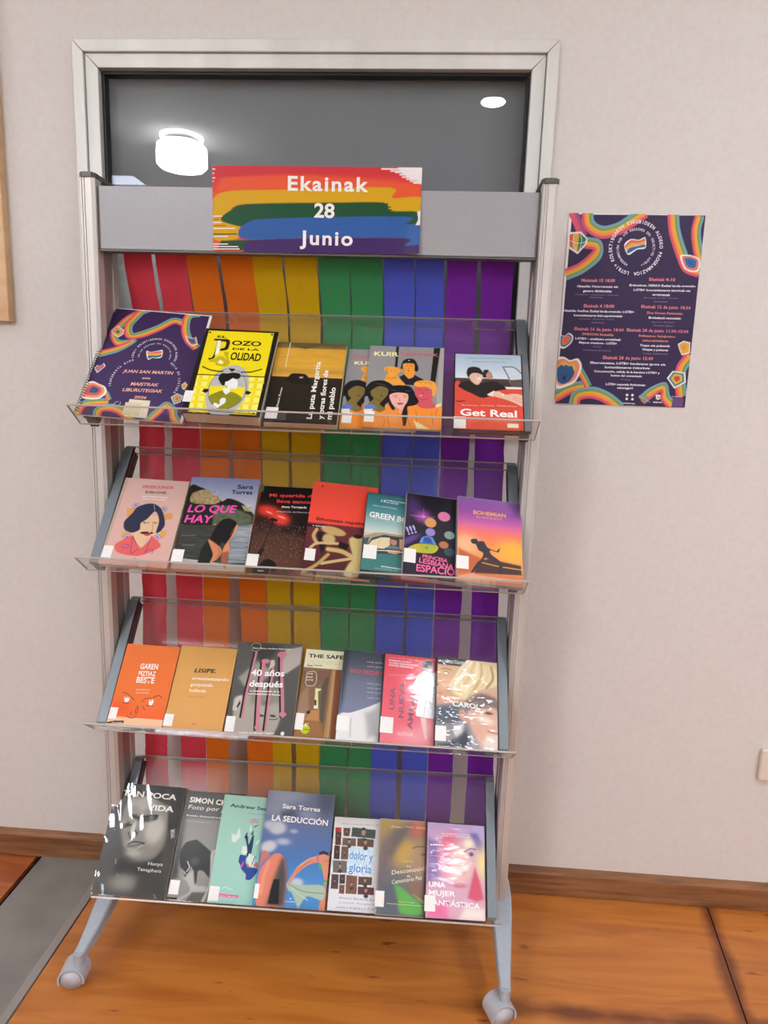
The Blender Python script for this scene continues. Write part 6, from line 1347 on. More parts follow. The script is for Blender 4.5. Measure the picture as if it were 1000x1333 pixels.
fl = struct('floor', B(-3.7, -4.2, -.06, 3.3, WY+.12, -.012), M['gap'])
SY = 1.238
def fpanel(pts, m, label=None):
    bm = prism(bmesh.new(), pts, -.012, 0, 'z'); o = obj('floor_panel', bm, m, fl)
    if label: o['label'] = label
    return o
# seams wander a little: the cut lines follow the photo
fpanel([(-.803, -.6), (.60, -.6), (.735, SY), (.790, WY-.001), (-.803, WY-.001)], M['wood_mid'])
fpanel([(.604, -.6), (3.2, -.6), (3.2, WY-.001), (.793, WY-.001), (.738, SY)], M['wood_mid'])
fpanel([(-3.6, -.6), (-1.028, -.6), (-1.028, WY-.001), (-3.6, WY-.001)], M['wood_left'], 'reddish brown wooden panel')
for x0, x1 in ((-3.6, -1.9), (-1.896, -.2), (-.196, 1.5), (1.504, 3.2)): fpanel([(x0, -4.1), (x1, -4.1), (x1, -.604), (x0, -.604)], M['strip'], 'unseen grey vinyl sheet at the back of the room, cutting red bounce')  # unseen floor, made grey to keep red bounce off the walls
st = obj('grey_floor_strip', prism(bmesh.new(), [(-1.026, -.6), (-.826, -.6), (-.826, WY-.001), (-1.008, WY-.001)], -.012, .003, 'z'), M['strip'], fl); st['label'] = 'grey vinyl strip crossing the wooden floor'
se = obj('strip_edging', prism(bmesh.new(), [(-.8255, -.6), (-.8055, -.6), (-.8055, WY-.001), (-.8255, WY-.001)], -.012, .0035, 'z'), M['strip_edge'], fl)
obj('strip_edging', prism(bmesh.new(), [(-1.0275, -.6), (-1.0265, -.6), (-1.0085, WY-.001), (-1.0095, WY-.001)], -.012, .0035, 'z'), M['strip_edge'], fl)
bm = bmesh.new(); prism(bm, [(WY, .002), (WY-.015, .002), (WY-.015, .062), (WY-.011, .072), (WY, .075)], -3.6, 3.2, 'x'); struct('baseboard_back', bm, M['skirt'])
for nm, x in (('baseboard_left', -3.6), ('baseboard_right', 3.185)): struct(nm, B(x, -4.1, .002, x+.015, WY-.016, .075), M['skirt'])
# window: casing, sash, gasket, pane, added grey sheet standing in for the dim room behind
win = empty('window_1', Matrix.Translation((0, WY, 0))); win['kind'] = 'structure'
def rect_ring(x0, z0, x1, z1, w, y0, y1, mit=.0012, bev=.001):
    out = []
    for P in ([(x0, z0), (x1, z0), (x1-w, z0+w), (x0+w, z0+w)], [(x1, z0), (x1, z1), (x1-w, z1-w), (x1-w, z0+w)], [(x1, z1), (x0, z1), (x0+w, z1-w), (x1-w, z1-w)], [(x0, z1), (x0, z0), (x0+w, z0+w), (x0+w, z1-w)]):
        cx = sum(p[0] for p in P)/4; cz = sum(p[1] for p in P)/4; bm = bmesh.new()
        Q = [(p[0]+(.0006 if p[0] < cx else -.0006), p[1]+(.0004 if p[1] < cz else -.0004)) for p in P]
        prism(bm, Q, y0, y1, 'y'); bmesh.ops.bevel(bm, geom=list(bm.edges), offset=bev, segments=1, affect='EDGES'); out.append(bm)
    return out
for bm in rect_ring(WX0, WZ0, WX1, WZ1, .026, -.016, .03): obj('casing_bar', bm, M['frame'], win)
for bm in rect_ring(WX0+.026, WZ0+.026, WX1-.026, WZ1-.026, .030, -.009, .04): obj('sash_bar', bm, M['frame'], win)
for bm in rect_ring(WX0+.056, WZ0+.056, WX1-.056, WZ1-.056, .007, .006, .03, bev=.0005): obj('gasket_bar', bm, M['gasket'], win)
o = obj('glass_pane', B(WX0+.062, .016, WZ0+.062, WX1-.062, .022, WZ1-.062), M['glass'], win)
obj('backing_sheet', B(WX0+.02, .045, WZ0+.02, WX1-.02, .049, WZ1-.02), M['dim_backing'], win)  # stands in for the dim room behind the glass
# ------------------------------------------------------------ ceiling lamps, and unseen panels added for fill
def at(x, y, z): return Matrix.Translation((x, y, z))
def lamp_label(o, l): return tag(o, l, 'ceiling lamp')
r_ = empty('pendant_lamp', at(-1.77, -1.62, 3.0)); lamp_label(r_, 'white glowing drum shaped ceiling lamp mirrored in the window glass')
bm = bmesh.new(); cyl(bm, (0, 0, -.010), (0, 0, 0), .145, 40); obj('ceiling_plate', bm, M['lamp_glow'], r_)
bm = bmesh.new(); cyl(bm, (0, 0, -.200), (0, 0, -.048), .172, 40, .168); bmesh.ops.bevel(bm, geom=[e for e in bm.edges if e.calc_face_angle(0) > .8], offset=.02, segments=3, affect='EDGES'); obj('glowing_shade', bm, M['lamp_glow'], r_, True)
bm = bmesh.new(); cyl(bm, (0, 0, -.048), (0, 0, -.010), .12, 24); obj('lamp_stem', bm, M['steel'], r_)
def spot(x, y, label, r=.07):
    e = empty('recessed_spotlight', at(x, y, 3.0)); tag(e, label, 'ceiling lamp')
    bm = bmesh.new(); cyl(bm, (0, 0, -.006), (0, 0, -.0005), r*.93, 36); obj('glowing_lens', bm, M['spot_glow'], e)
    bm = bmesh.new(); n = 36; o_ = [(r*1.18*math.cos(2*math.pi*i/n), r*1.18*math.sin(2*math.pi*i/n)) for i in range(n)]; i_ = [(r*.95*math.cos(2*math.pi*i/n), r*.95*math.sin(2*math.pi*i/n)) for i in range(n)]
    A = [[bm.verts.new((p[0], p[1], z)) for p in P] for P, z in ((o_, -.0005), (o_, -.006), (i_, -.008), (i_, -.0005))]
    for k in range(3):
        for i in range(n): bm.faces.new((A[k][i], A[k][(i+1) % n], A[k+1][(i+1) % n], A[k+1][i]))
    obj('trim_ring', bm, M['frame'], e, True)
spot(.308, -1.02, 'round recessed ceiling spotlight mirrored near the right top of the window', .075)
spot(1.10, -.40, 'round recessed ceiling spotlight closest to the rack', .085)
spot(1.60, -1.96, 'round recessed ceiling spotlight furthest back in the room', .085)
def cpanel(x, y, w, h, label, m):
    e = empty('ceiling_or_fill_panel', at(x, y, 3.0)); tag(e, label, 'ceiling lamp')  # serves the mirrored panel and the added fill panels
    obj('diffuser', B(-w/2+.015, -h/2+.015, -.010, w/2-.015, h/2-.015, -.001), m, e)
    bm = bmesh.new()
    for a in ((-w/2, -h/2, w/2, -h/2+.014), (-w/2, h/2-.014, w/2, h/2), (-w/2, -h/2+.014, -w/2+.014, h/2-.014), (w/2-.014, -h/2+.014, w/2, h/2-.014)): box(bm, a[0], a[1], -.014, a[2], a[3], -.0005)
    obj('panel_rim', bm, M['frame'], e)
cpanel(-2.62, -2.55, .32, .27, 'small bluish ceiling light panel mirrored low at the left of the window', M['far_glow'])
cpanel(-2.5, -3.3, 1.6, .9, 'long added fill light panel at the far left end of the room', M['fill_panel_glow'])  # unseen panel added as fill from behind the camera
cpanel(2.3, -3.4, 1.5, .9, 'added fill light panel towards the right wall of the room', M['fill_panel_glow'])  # another unseen fill panel, added at the rear right
cpanel(2.2, .1, .9, .9, 'square added fill light panel close to the right wall', M['fill_panel_glow'])  # unseen, added to lighten the right side
cpanel(-2.6, .3, .6, .6, 'square added fill light panel close to the left wall', M['fill_panel_glow'])  # unseen fill light added on the left
# ------------------------------------------------------------ wall things
e = empty('wall_poster', at(.2982, WY-.0012, 1.7065-.42)); tag(e, 'purple event poster with rainbow ribbons taped to wall right of rack', 'poster')
POSTER_M = Matrix.Translation((.2982, WY-.0012, 1.2865)) @ Matrix.Rotation(math.radians(90), 4, 'X')
e.matrix_world = POSTER_M
obj('poster_paper', B(0, 0, 0, .297, .42, .0004), M['sticker'], e); print_mesh('poster_print', 'poster', M['print_matt'], e, .0006, 1.1)
e = empty('notice_board', at(-1.9, WY, 1.437)); tag(e, 'pale wooden notice board edge on the wall at far left', 'board')
obj('board_frame', box(bmesh.new(), 0, -.022, 0, .898, 0, .85, bev=.002), M['board_wood'], e); obj('pin_surface', B(.05, -.0235, .05, .848, -.0222, .8), M['cream'], e)
e = empty('wall_socket', at(.873, WY, .368)); tag(e, 'cream plastic wall socket low on the wall at far right', 'socket')
obj('socket_plate', box(bmesh.new(), 0, -.012, 0, .084, 0, .084, bev=.004), M['socket'], e)
bm = bmesh.new(); cyl(bm, (.042, -.0135, .042), (.042, -.0115, .042), .022, 28); obj('socket_face', bm, M['cream'], e)
for dx in (-.0095, .0095):
    bm = bmesh.new(); cyl(bm, (.042+dx, -.0142, .042), (.042+dx, -.0134, .042), .0025, 12); obj('pin_hole', bm, M['black'], e)
# ------------------------------------------------------------ display rack
RX, RY, HW = -.238, 1.3639, .4701
rack = empty('display_rack', at(RX, RY, 0)); tag(rack, 'tall grey metal display rack on casters with four tilted clear shelves', 'display rack')
PT = 1.6994
for s in (-1, 1):
    def X(a): return s*a
    def pb(*a, bev=0):
        x0, x1 = sorted((X(a[0]), X(a[3]))); return box(bmesh.new(), x0, a[1], a[2], x1, a[4], a[5], bev=bev)
    # front profile: ribbed aluminium
    # both posts carry their two grooves on the left half of the face
    prof = [(.440, .030), (.440, .003), (.442, 0), (.4445, 0), (.4450, .0018), (.4462, .0018), (.4467, 0), (.4495, 0), (.4500, .0018), (.4512, .0018), (.4517, 0), (.4640, 0), (.4701, .005), (.4701, .030)]
    if s < 0: prof = [(.9101-a, b) for a, b in prof]
    bm = prism(bmesh.new(), [(X(a), b) for a, b in prof], .115, PT, 'z'); obj('front_profile', bm, M['alu'], rack)
    obj('post_panel', pb(.4425, .030, .115, .4685, .071, PT), M['panel'], rack)
    bm = prism(bmesh.new(), [(X(a), b) for a, b in ((.440, .071), (.440, .093), (.443, .0965), (.4665, .0965), (.4701, .093), (.4701, .071))], .115, PT, 'z'); obj('rear_profile', bm, M['alu'], rack)
    bm = prism(bmesh.new(), [(X(a), b) for a, b in ((.4385, .006), (.444, -.0035), (.463, -.0035), (.4715, .005), (.4715, .094), (.4685, .098), (.4405, .098), (.4385, .095))], PT, PT+.009, 'z'); obj('top_cap', bm, M['dark_cap'], rack)
    bm = prism(bmesh.new(), [(X(a), b) for a, b in ((.4385, .006), (.444, -.0025), (.463, -.0025), (.4715, .005), (.4715, .094), (.4385, .094))], .108, .1145, 'z'); obj('bottom_cap', bm, M['dark_cap'], rack)
    # foot: curved bar under the post, front and rear, narrowing to the caster stub
    side = -1 if s < 0 else 1; xe = {-1: -.4655, 1: .4545}[s]; xp = {-1: -.4545, 1: .4600}[s]
    path = [(-.157, .080, .0115), (-.135, .088, .0125), (-.105, .100, .0150), (-.065, .118, .0185), (-.025, .138, .0215), (.010, .158, .0225), (.05, .165, .0225), (.09, .155, .0215), (.125, .125, .0185), (.148, .100, .0150), (.160, .080, .0115)]
    bm = bmesh.new(); R = []
    for (y, z, w) in path:
        f = min(1, max(0, (y+.157)/.15)); cx = xe+(xp-xe)*f; th = .030 if -.12 < y < .12 else .022
        R.append([bm.verts.new(p) for p in ((cx-w, y, z-.004), (cx-w+.003, y, z), (cx+w-.003, y, z), (cx+w, y, z-.004), (cx+w, y+.001, z-th), (cx-w, y+.001, z-th))])
    for i in range(len(R)-1):
        for k in range(6): bm.faces.new((R[i][k], R[i+1][k], R[i+1][(k+1) % 6], R[i][(k+1) % 6]))
    bm.faces.new(R[0]); bm.faces.new(R[-1][::-1]); bmesh.ops.recalc_face_normals(bm, faces=bm.faces); obj('foot', bm, M['foot'], rack)
    for yy, xc in ((-.157, xe), (.160, xe)):
        bm = bmesh.new(); cyl(bm, (xc, yy, .052), (xc, yy, .079), .0115, 24); obj('caster_stem', bm, M['foot'], rack)
        # twin wheel caster turned towards the left front
        a = math.radians({-1: -82, 1: -68}[s]); ax = Vector((math.cos(a), math.sin(a), 0)); ce = Vector((xc-(.0135 if s < 0 else .009), yy+(.001 if yy < 0 else 0), .025))
        ca = empty('caster', Matrix.Identity(4)); ca.parent = rack; ca.matrix_local = Matrix.Identity(4)
        bm = bmesh.new(); cyl(bm, ce-ax*.0215, ce+ax*.0215, .0248, 36); bmesh.ops.bevel(bm, geom=[e_ for e_ in bm.edges if e_.calc_face_angle(0) > .8], offset=.004, segments=3, affect='EDGES'); obj('wheel', bm, M['caster'], ca, True)
        bm = bmesh.new()   # hood: partial shell over the wheels
        up = Vector((0, 0, 1)); fw = Vector((-ax.y, ax.x, 0)); n = 22; rows = []
        for k in range(n+1):
            t = math.radians(-18+218*k/n); d = fw*math.cos(t)+up*math.sin(t)
            rows.append([bm.verts.new(ce+d*rr+ax*hh) for rr, hh in ((.0255, -.0225), (.0285, -.0225), (.0285, .0225), (.0255, .0225))])
        rows = [r for r in rows]
        for k in range(n):
            for j in range(4): bm.faces.new((rows[k][j], rows[k+1][j], rows[k+1][(j+1) % 4], rows[k][(j+1) % 4]))
        bm.faces.new(rows[0]); bm.faces.new(rows[-1][::-1]); bmesh.ops.recalc_face_normals(bm, faces=bm.faces)
        # keep the shell off the floor
        for v_ in bm.verts: v_.co.z = max(v_.co.z, .002)
        obj('caster_hood', bm, M['caster'], ca)
# header board and cross bars
bm = bmesh.new(); prism(bm, [(-.4395, .035), (-.4395, .013), (-.434, .0085), (.434, .0085), (.4395, .013), (.4395, .035)], 1.567, 1.6855, 'z'); obj('header_panel', bm, M['header'], rack)
obj('header_lip', B(-.4385, .010, 1.5625, .4385, .034, 1.5665), M['dark_cap'], rack)
bm = bmesh.new(); cyl(bm, (-.4395, .062, .155), (.4395, .062, .155), .011, 20); obj('cross_bar', bm, M['bracket'], rack)
obj('cross_bar', B(-.4395, .05, 1.575, .4395, .062, 1.60), M['panel'], rack)
# trays
TILT = .673; YS = -.0995; SN, CS = math.sin(TILT), math.cos(TILT)
SHELF = [(1.2327, .0005), (.9322, -.0056), (.5785, -.0051), (.1767, .0082)]
def tray_m(i):
    z, e_ = SHELF[i]; ax = Vector((1, 0, e_)).normalized(); bx = Vector((0, SN, CS)); n = ax.cross(bx).normalized(); bx = n.cross(ax).normalized()
    o_ = Vector((RX, RY+YS, z))-n*.015
    return Matrix.Translation(o_) @ Matrix((ax, bx, n)).transposed().to_4x4()
LIP = .056
for i in range(4):
    T_ = tray_m(i); Tl = Matrix.Translation((-RX, -RY, 0)) @ T_
    def sub(name, bm, m, parent=rack):
        o_ = obj(name, bm, m); o_.parent = parent; o_.matrix_local = Tl; return o_
    bm = bmesh.new()
    prism(bm, [(-.4444, -.004), (.4444, -.004), (.4444, .135), (.4375, .145), (.4375, .300), (-.4375, .300), (-.4375, .145), (-.4444, .135)], -.0035, 0, 'z')
    box(bm, -.4444, -.004, 0.0001, .4444, -.0005, LIP-.0012); box(bm, -.4375, .2967, -.026, .4375, .300, -.0036)
    tr = sub('shelf_tray', bm, M['acrylic']); tr['label'] = 'clear acrylic tilted tray with front lip'
    bm = bmesh.new(); box(bm, -.4444, -.0040, LIP-.0012, .4444, -.0005, LIP); box(bm, -.4375, .3001, -.0035, .4375, .3010, 0); box(bm, -.4375, .2967, -.0272, .4375, .300, -.026); box(bm, -.4444, -.0052, -.0036, .4444, -.0042, 0)
    for sx in (-1, 1):
        x0, x1 = sorted((sx*.4444, sx*.4454)); box(bm, x0, -.004, -.0035, x1, -.0005, LIP)
    eg = sub('tray_edge', bm, M['acrylic_edge'], tr); eg.matrix_local = Matrix.Identity(4)
    for sx in (-1, 1):
        bm = bmesh.new(); x0, x1 = sorted((sx*.4165, sx*.4370))
        P = [(.006, .0005), (.006, .0100), (.010, .0125), (.285, .0125), (.297, .006), (.297, .0005)]
        lo = [bm.verts.new((x0, a, b)) for a, b in P]; hi = [bm.verts.new((x1, a, b)) for a, b in P]; n = len(P); bm.faces.new(lo[::-1]); bm.faces.new(hi)
        for k in range(n): bm.faces.new((lo[k], lo[(k+1) % n], hi[(k+1) % n], hi[k]))
        box(bm, x0+.0015, .006, -.026, x1-.0015, .290, -.0036)
        bmesh.ops.recalc_face_normals(bm, faces=bm.faces); bmesh.ops.bevel(bm, geom=list(bm.edges), offset=.0008, segments=1, affect='EDGES')
        for f in bm.faces: f.material_index = 0 if f.normal.z > .3 else 1
        sub('shelf_bracket', bm, [M['bracket'], M['black']])
        yp = (.055+.0995)/SN-.01     # knob that fixes the bracket to the post
        bm = bmesh.new(); x0, x1 = sx*.413, sx*.4415; cyl(bm, (x0, .150, -.034), (x1, .150, -.034), .011, 20); cyl(bm, (sx*.403, .150, -.034), (sx*.413, .150, -.034), .007, 16); sub('bracket_knob', bm, M['black'])
# ------------------------------------------------------------ books and discs
def book_root(name, i, a0, b0, W, rot, L, base, label, cat, grp):
    """root at the lower left of the item's back, turned so that its left edge may rest on its neighbour"""
    b0 = b0+max(0, -math.sin(math.radians(rot))*W)      # the lower right corner must clear the lip
    th = math.asin(min(.5, L/1000/(W/1000)))
    M_ = tray_m(i) @ Matrix.Translation((a0/1000, b0/1000, (L+base)/1000+.0004)) @ Matrix.Rotation(th, 4, 'Y') @ Matrix.Rotation(math.radians(rot), 4, 'Z')
    return tag(empty(name, M_), label, cat, grp)
GB = ('books and discs on the top shelf', 'books and discs on the second shelf', 'books and discs on the third shelf', 'books and discs on the bottom shelf')
def mm(*a): return [x/1000 for x in a]
def sticker(e, x, y, w, h, z, m='sticker', name='label_sticker'):
    return obj(name, B(*mm(x, y, z+.5, x+w, y+h, z+.75)), M[m], e)
def book(i, art, a0, W, H, T, label, cover, rot=0, L=0, base=0, b0=.5, st=(2, 9, 24, 27), pm='print', hard=False):
    e = book_root('paperback_book' if not hard else 'thick_book', i, a0, b0, W, rot, L, base, label, 'book', GB[i])
    ct = 1.6 if hard else .6; cm = mat('cover_'+art, cover, .45, coat=.3)
    bm = bmesh.new(); box(bm, *mm(0, 0, 0, W, H, ct)); box(bm, *mm(0, 0, T-ct, W, H, T)); box(bm, *mm(0, 0, ct, ct, H, T-ct)); obj('cover', bm, cm, e)
    obj('page_block', B(*mm(ct+.1, 1 if hard else .3, ct+.05, W-(2.5 if hard else .4), H-(1 if hard else .3), T-ct-.05)), M['pages'], e)
    fit_print(e, art, W, H, T, pm)
    if st: sticker(e, *st, T)
    return e
def fit_print(e, art, W, H, T, pm, x0=0, y0=0, cell=1.0):
    w, h, ops = ART[art]; o = print_mesh('cover_print', art, M[pm], e, 0, cell)
    o.scale = ((W-x0*2)/w, (H-y0*2)/h, 1); o.location = (x0/1000, y0/1000, (T+.12)/1000)
    return o
def dvd(i, art, a0, label, case='dvd_black', rot=0, L=0, b0=.5, st=(3, 10, 24, 27), pm='print_sleeve', inset=1.2, W=135, H=190, T=15):
    e = book_root('film_disc_case', i, a0, b0, W, rot, L, 0, label, 'disc case', GB[i])
    bm = bmesh.new(); box(bm, *mm(0, 0, 0, W, H, 6.9)); box(bm, *mm(0, 0, 7.4, W, H, T)); box(bm, *mm(0, 0, 6.9, 4, H, 7.4)); box(bm, *mm(4, 1, 6.9, W-1.2, H-1, 7.4))
    bmesh.ops.bevel(bm, geom=list(bm.edges), offset=.0006, segments=1, affect='EDGES'); obj('case', bm, M[case], e)
    bm = bmesh.new(); box(bm, *mm(W-.3, H*.42, 5.5, W+.5, H*.58, 9)); obj('opening_tab', bm, M[case], e)
    fit_print(e, art, W, H, T, pm, inset, inset)
    if st: sticker(e, *st, T)
    return e
# top shelf
e = book_root('spiral_booklet', 0, -450, .6, 213, -.9, 13.2, 0, 'purple spiral bound reading guide with rainbow ribbons, leftmost on top shelf', 'booklet', GB[0])
obj('page_block', B(*mm(3, 0, 0, 213, 285, 4)), M['sticker'], e); fit_print(e, 'booklet', 209, 283, 4, 'print', 3, 0).scale = (205/212, 283/281, 1)
bm = bmesh.new(); n = 44
for k in range(n):
    y = (6+273*k/(n-1))/1000; tube(bm, [(.0035+.0058*math.cos(t), y+.0012*math.sin(t/2), .0022+.0048*math.sin(t)) for t in [2*math.pi*q/10 for q in range(10)]], .0006, 5)
sp_ = obj('spiral_wire', bm, M['black'], e); sp_['label'] = 'black wire spiral binding'
sticker(e, 92, 8, 33, 30, 4, 'tan_sticker')
book(0, 'pozo', -232, 153, 217, 32, 'thick yellow and black book with an oval profile portrait, right of the spiral booklet', '16140f', -1.8, hard=True, st=(-4, 26, 17, 27), b0=.8)
book(0, 'puta', -75.5, 143, 203, 17, 'dark brown paperback with ochre sky and white sideways title', '2a2218', -.4, st=(2, 8, 24, 27))
def kst(e, z):
    k = sticker(e, 2, 12, 19, 25, z)
book(0, 'cons', 71, 148, 200, 5, 'grey comic with only its left strip showing behind the matching comic', '8f8d8c', -.5, st=(3, 12, 19, 25))
book(0, 'kuir', 115, 152, 205, 6, 'grey comic with five drawn people and a dog, lying over its twin', '8f8d8c', -.4, base=5.6, st=(3, 12, 19, 25))
dvd(0, 'real', 289, 'film case with two youths in a red open car, rightmost on top shelf', inset=2.2, st=(1, 3, 23, 27))
# second shelf
book(1, 'virgen', -415.5, 143, 205, 15, 'pink paperback with a drawn moustached face and red shirt', 'c9a398', -1.2, st=(2, 14, 20, 27))
book(1, 'hay', -264, 150, 218, 14, 'paperback with pink title over mountains, lake and a long haired bather', '2c2c28', .6, st=(-4, 14, 24, 30), b0=.5)
book(1, 'mi', -111.5, 140, 204, 12, 'black and brown starry paperback with red title and outstretched black pole', '140a0a', -.6, st=(-3, 12, 24, 30))
book(1, 'bihotz', 1, 138, 212, 14, 'bright red paperback with pale rounded forms on its lower half', 'e84a38', -.4, L=15.6, st=(3, 28, 21, 26))
dvd(1, 'green', 117.5, 'teal film case with a driver leaning out of a car window', L=17.5, rot=-.4, st=(3, 38, 27, 30), inset=1.0)
dvd(1, 'prin', 200, 'black film case with pink title and a yellow spaceship', 'dvd_clear', L=25, st=(2, 32, 24, 30))
dvd(1, 'boh', 307, 'purple and orange film case with a leaning black silhouette, rightmost on second shelf', 'dvd_clear', L=21, st=(-1, 26, 25, 28), pm='print_sleeve')
# third shelf
book(2, 'garen', -415.5, 121, 181, 12, 'orange paperback with two drawn eyes and a white title', 'e06c2c', -.6, st=(1, 16, 17, 24))
book(2, 'lisipe', -291.5, 128, 184, 14, 'plain tan paperback with a black and white serif title', 'cf9a52', -.8, st=(-1, 8, 20, 25))
book(2, '40', -157, 143, 201, 17, 'grey paperback with pink bones over a face photograph', '55534f', .8, st=(-1, 6, 20, 32))
book(2, 'safe', -11.5, 130, 192, 13, 'cream and brown paperback with an interior doorway and a lime green round sticker', 'c9bf98', -1.2, st=(-1, 18, 18, 34))
dvd(2, 'bene', 76, 'slate blue and white film case with a faint red title', L=19.6, rot=-.5, st=(0, 20, 26, 30), inset=1.2)
dvd(2, 'nueva', 166, 'pink film case with a person in a white coat seen from behind', L=23.1, st=(1, 22, 27, 32), inset=2.4)
dvd(2, 'carol', 280.5, 'film case with two women in glaring crinkled film, rightmost on third shelf', L=19.2, st=(1, 14, 23, 30), inset=2.2, pm='print_crinkled')
# bottom shelf
e = book(3, 'tan', -459, 162, 230, 19, 'black and white paperback of a grimacing man wrapped in crinkled film', '38352f', -.8, L=13.2, st=None)
def wavy_film(e, W, H, T, amp=.0011, seed=4):
    nx, ny = 60, 86; bm = bmesh.new(); g = []
    xs = np.linspace(-.8, W+.8, nx); ys = np.linspace(-.6, H+.6, ny); X_, Y_ = np.meshgrid(xs, ys)
    u = X_*.94+Y_*.34+300; v_ = -X_*.34+Y_*.94+300
    zz = vnoise(u, v_, 11, 70, seed)*1.2+vnoise(u, v_, 6, 45, seed+1)*.5+vnoise(X_+40, Y_+40, 22, 22, seed+2)*.7
    w_ = np.clip(1.25-X_/W*1.6, .12, 1)+np.clip((X_/W-.55)*2.2, 0, 1)*np.clip(.38-Y_/H, 0, 1)*2.6
    zz = T/1000+.0007+zz*amp*np.clip(w_, 0, 1.1)
    g = [[bm.verts.new((X_[j, i]/1000, Y_[j, i]/1000, zz[j, i])) for i in range(nx)] for j in range(ny)]
    for j in range(ny-1):
        for i in range(nx-1): bm.faces.new((g[j][i], g[j][i+1], g[j+1][i+1], g[j+1][i]))
    o = obj('plastic_film', bm, M['film'], e, True); o['label'] = 'loose crinkled clear plastic film'
wavy_film(e, 162, 230, 19)
book(3, 'simon', -292.5, 141, 224, 14, 'black and white paperback of a crouching dark haired figure in black', '2c2a28', -.4, st=(2, 10, 22, 28))
book(3, 'less', -197, 138, 219, 15, 'mint green paperback with a falling man in a blue suit', '9fcdbd', -.4, L=21.3, st=(1, 4, 22, 28))
book(3, 'sed', -96, 157, 234, 17, 'blue sky paperback with a bent knee and a bather holding cloth', '55617c', -.6, L=20.5, st=(0, 14, 10, 28))
dvd(3, 'dolor', 66, 'white film case with a collage of small photos and blue title', inset=1.4, st=None)
dvd(3, 'cem', 171.5, 'olive and orange film case with a blurred face and handwritten title', 'dvd_clear', L=19.8, st=(-2, 16, 20, 30), inset=2.0)
dvd(3, 'mujer', 278, 'pastel pink film case with a woman and bold white title, rightmost on bottom shelf', L=19.6, st=(-1, 14, 24, 30), inset=2.0)
# ------------------------------------------------------------ banner on the header
e = empty('paper_sign', Matrix.Translation((-.4405, RY+.0075, 1.5655)) @ Matrix.Rotation(math.radians(90), 4, 'X') @ Matrix.Rotation(math.radians(.2), 4, 'Z')); tag(e, 'rainbow brushstroke paper sign with white lettering taped to the rack header', 'sign')
def curl(G):
    G = G.copy(); d = np.clip((G[:, 0]-.36)/.05, 0, 1); G[:, 2] += d*d*np.clip(1-G[:, 1]/.12, 0, 1)*.010; return G
bm = bmesh.new(); bmesh.ops.create_grid(bm, x_segments=60, y_segments=24, size=.5)
for v_ in bm.verts:
    v_.co = Vector(curl(np.array([[(v_.co.x+.5)*.412, (v_.co.y+.5)*.16, -.0003]]))[0])
obj('paper_sheet', bm, M['sticker'], e); print_mesh('sign_print', 'banner', M['print_matt'], e, .0002, 1.3, bend=curl)
# ------------------------------------------------------------ crepe paper streamers behind the shelves
STR = [((-0.653, -0.592, 1.564), (-0.658, -0.596, 1.458), (-0.655, -0.596, 1.196), (-0.667, -0.609, 0.35)), ((-0.585, -0.518, 1.565), (-0.588, -0.522, 1.459), (-0.58, -0.515, 1.198), (-0.575, -0.511, 0.356)), ((-0.518, -0.454, 1.567), (-0.519, -0.451, 1.461), (-0.512, -0.445, 1.201), (-0.51, -0.454, 0.361)), ((-0.446, -0.378, 1.568), (-0.444, -0.375, 1.463), (-0.44, -0.376, 1.203), (-0.405, -0.341, 0.369)), ((-0.378, -0.315, 1.569), (-0.375, -0.311, 1.465), (-0.372, -0.309, 1.206), (-0.341, -0.295, 0.373)), ((-0.311, -0.242, 1.571), (-0.307, -0.24, 1.466), (-0.303, -0.237, 1.208), (-0.285, -0.227, 0.377)), ((-0.238, -0.175, 1.572), (-0.235, -0.172, 1.468), (-0.228, -0.168, 1.211), (-0.225, -0.159, 0.381)), ((-0.173, -0.105, 1.573), (-0.17, -0.103, 1.47), (-0.165, -0.103, 1.213), (-0.155, -0.099, 0.387)), ((-0.102, -0.039, 1.575), (-0.1, -0.035, 1.471), (-0.095, -0.031, 1.216), (-0.099, -0.035, 0.391)), ((-0.036, 0.022, 1.576), (-0.033, 0.027, 1.473), (-0.028, 0.032, 1.218), (-0.023, 0.039, 0.396)), ((0.028, 0.09, 1.577), (0.032, 0.095, 1.475), (0.035, 0.098, 1.22), (0.041, 0.101, 0.401)), ((0.097, 0.164, 1.579), (0.107, 0.171, 1.477), (0.11, 0.175, 1.223), (0.137, 0.2, 0.407))]
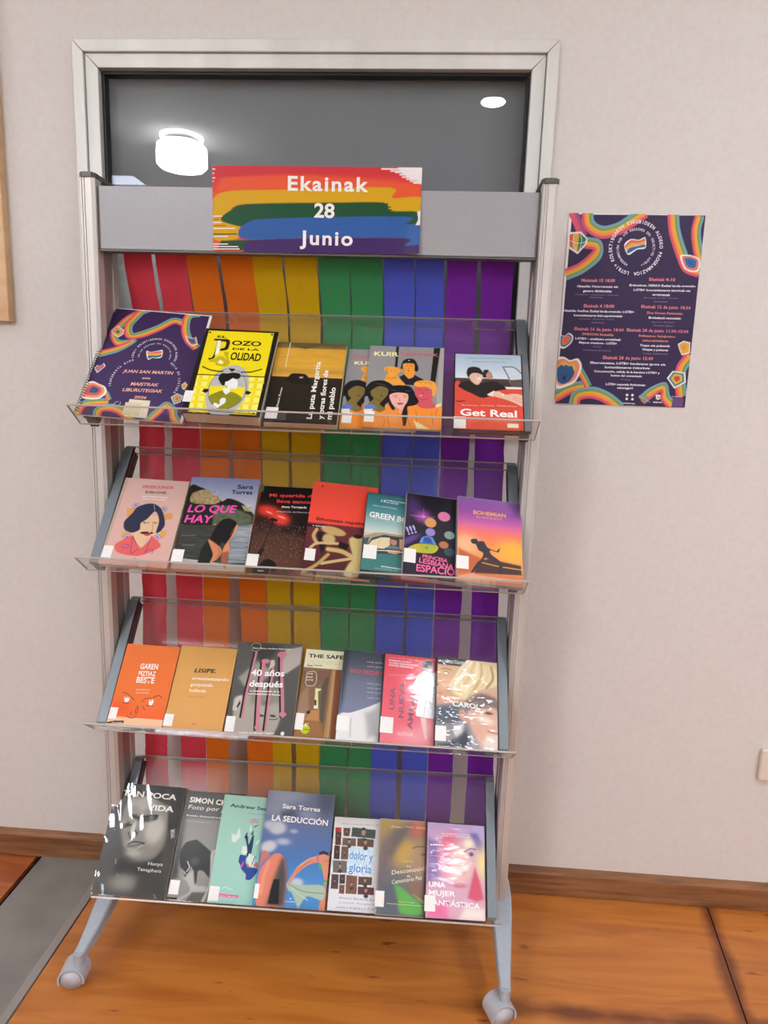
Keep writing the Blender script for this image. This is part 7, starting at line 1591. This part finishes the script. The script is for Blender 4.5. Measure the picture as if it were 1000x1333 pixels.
NAMES = [('red', 'red', 'outermost on the left'), ('red', 'red', 'next to the orange ones'), ('orange', 'orange', 'next to the red ones'), ('orange', 'orange', 'next to the yellow ones'), ('yellow', 'yellow', 'next to the orange ones'), ('yellow', 'yellow', 'next to the green ones'),
         ('green', 'green', 'next to the yellow ones'), ('green', 'green', 'next to the blue ones'), ('blue', 'blue', 'next to the green ones'), ('blue', 'blue', 'next to the purple ones'), ('purple', 'purple', 'next to the blue ones'), ('purple', 'purple', 'outermost on the right')]
for k, S_ in enumerate(STR):
    col, word, where = NAMES[k]; rg = random.Random(k)
    zs = [1.600, 1.566, 1.458, 1.20, .38, .205 if k > 9 else .19]; ys_ = [1.4275, 1.4275, 1.480, 1.486, 1.487, 1.487]
    xl = [S_[0][0], S_[0][0], S_[1][0], S_[2][0], S_[3][0], S_[3][0]]; xr = [S_[0][1], S_[0][1], S_[1][1], S_[2][1], S_[3][1], S_[3][1]]
    nz_, nx_ = 150, 10; bm = bmesh.new(); Z = np.linspace(zs[0], zs[-1], nz_); g = []
    zi = zs[::-1]; X0 = np.interp(Z, zi, xl[::-1]); X1 = np.interp(Z, zi, xr[::-1]); Y0 = np.interp(Z, zi, ys_[::-1])
    ker = np.hanning(9); ker /= ker.sum(); Y0 = np.convolve(np.pad(Y0, 4, mode='edge'), ker, 'valid')
    wob = vnoise(Z*100+50, Z*0+k*7+3, 3.2, 3.2, 5+k)-.5; wob2 = vnoise(Z*100+50, Z*0+k*7+3, 2.4, 3.2, 25+k)-.5
    for j in range(nz_):
        row = []
        for i in range(nx_):
            t = i/(nx_-1); x = X0[j]+wob[j]*.0022+(X1[j]-X0[j]+(wob2[j]-wob[j])*.0022)*t
            y = Y0[j]+(.0035*(vnoise(np.array([t*3+k*5+10.]), np.array([Z[j]*100+30]), 1., 9., 40+k)[0]-.5) if j > 3 else 0)
            y += (.0018 if j in (18, 44, 45, 72, 100, 126) and j > 3 else 0)
            row.append(bm.verts.new((x, y+(k % 2)*.0012, Z[j])))
        g.append(row)
    for j in range(nz_-1):
        for i in range(nx_-1): bm.faces.new((g[j][i], g[j+1][i], g[j+1][i+1], g[j][i+1]))
    o = obj('paper_streamer', bm, M['crepe_'+col], None, True)
    tag(o, '%s crepe paper streamer hanging behind the shelves, %s' % (word, where), 'streamer', 'crepe paper streamers hanging behind the rack')
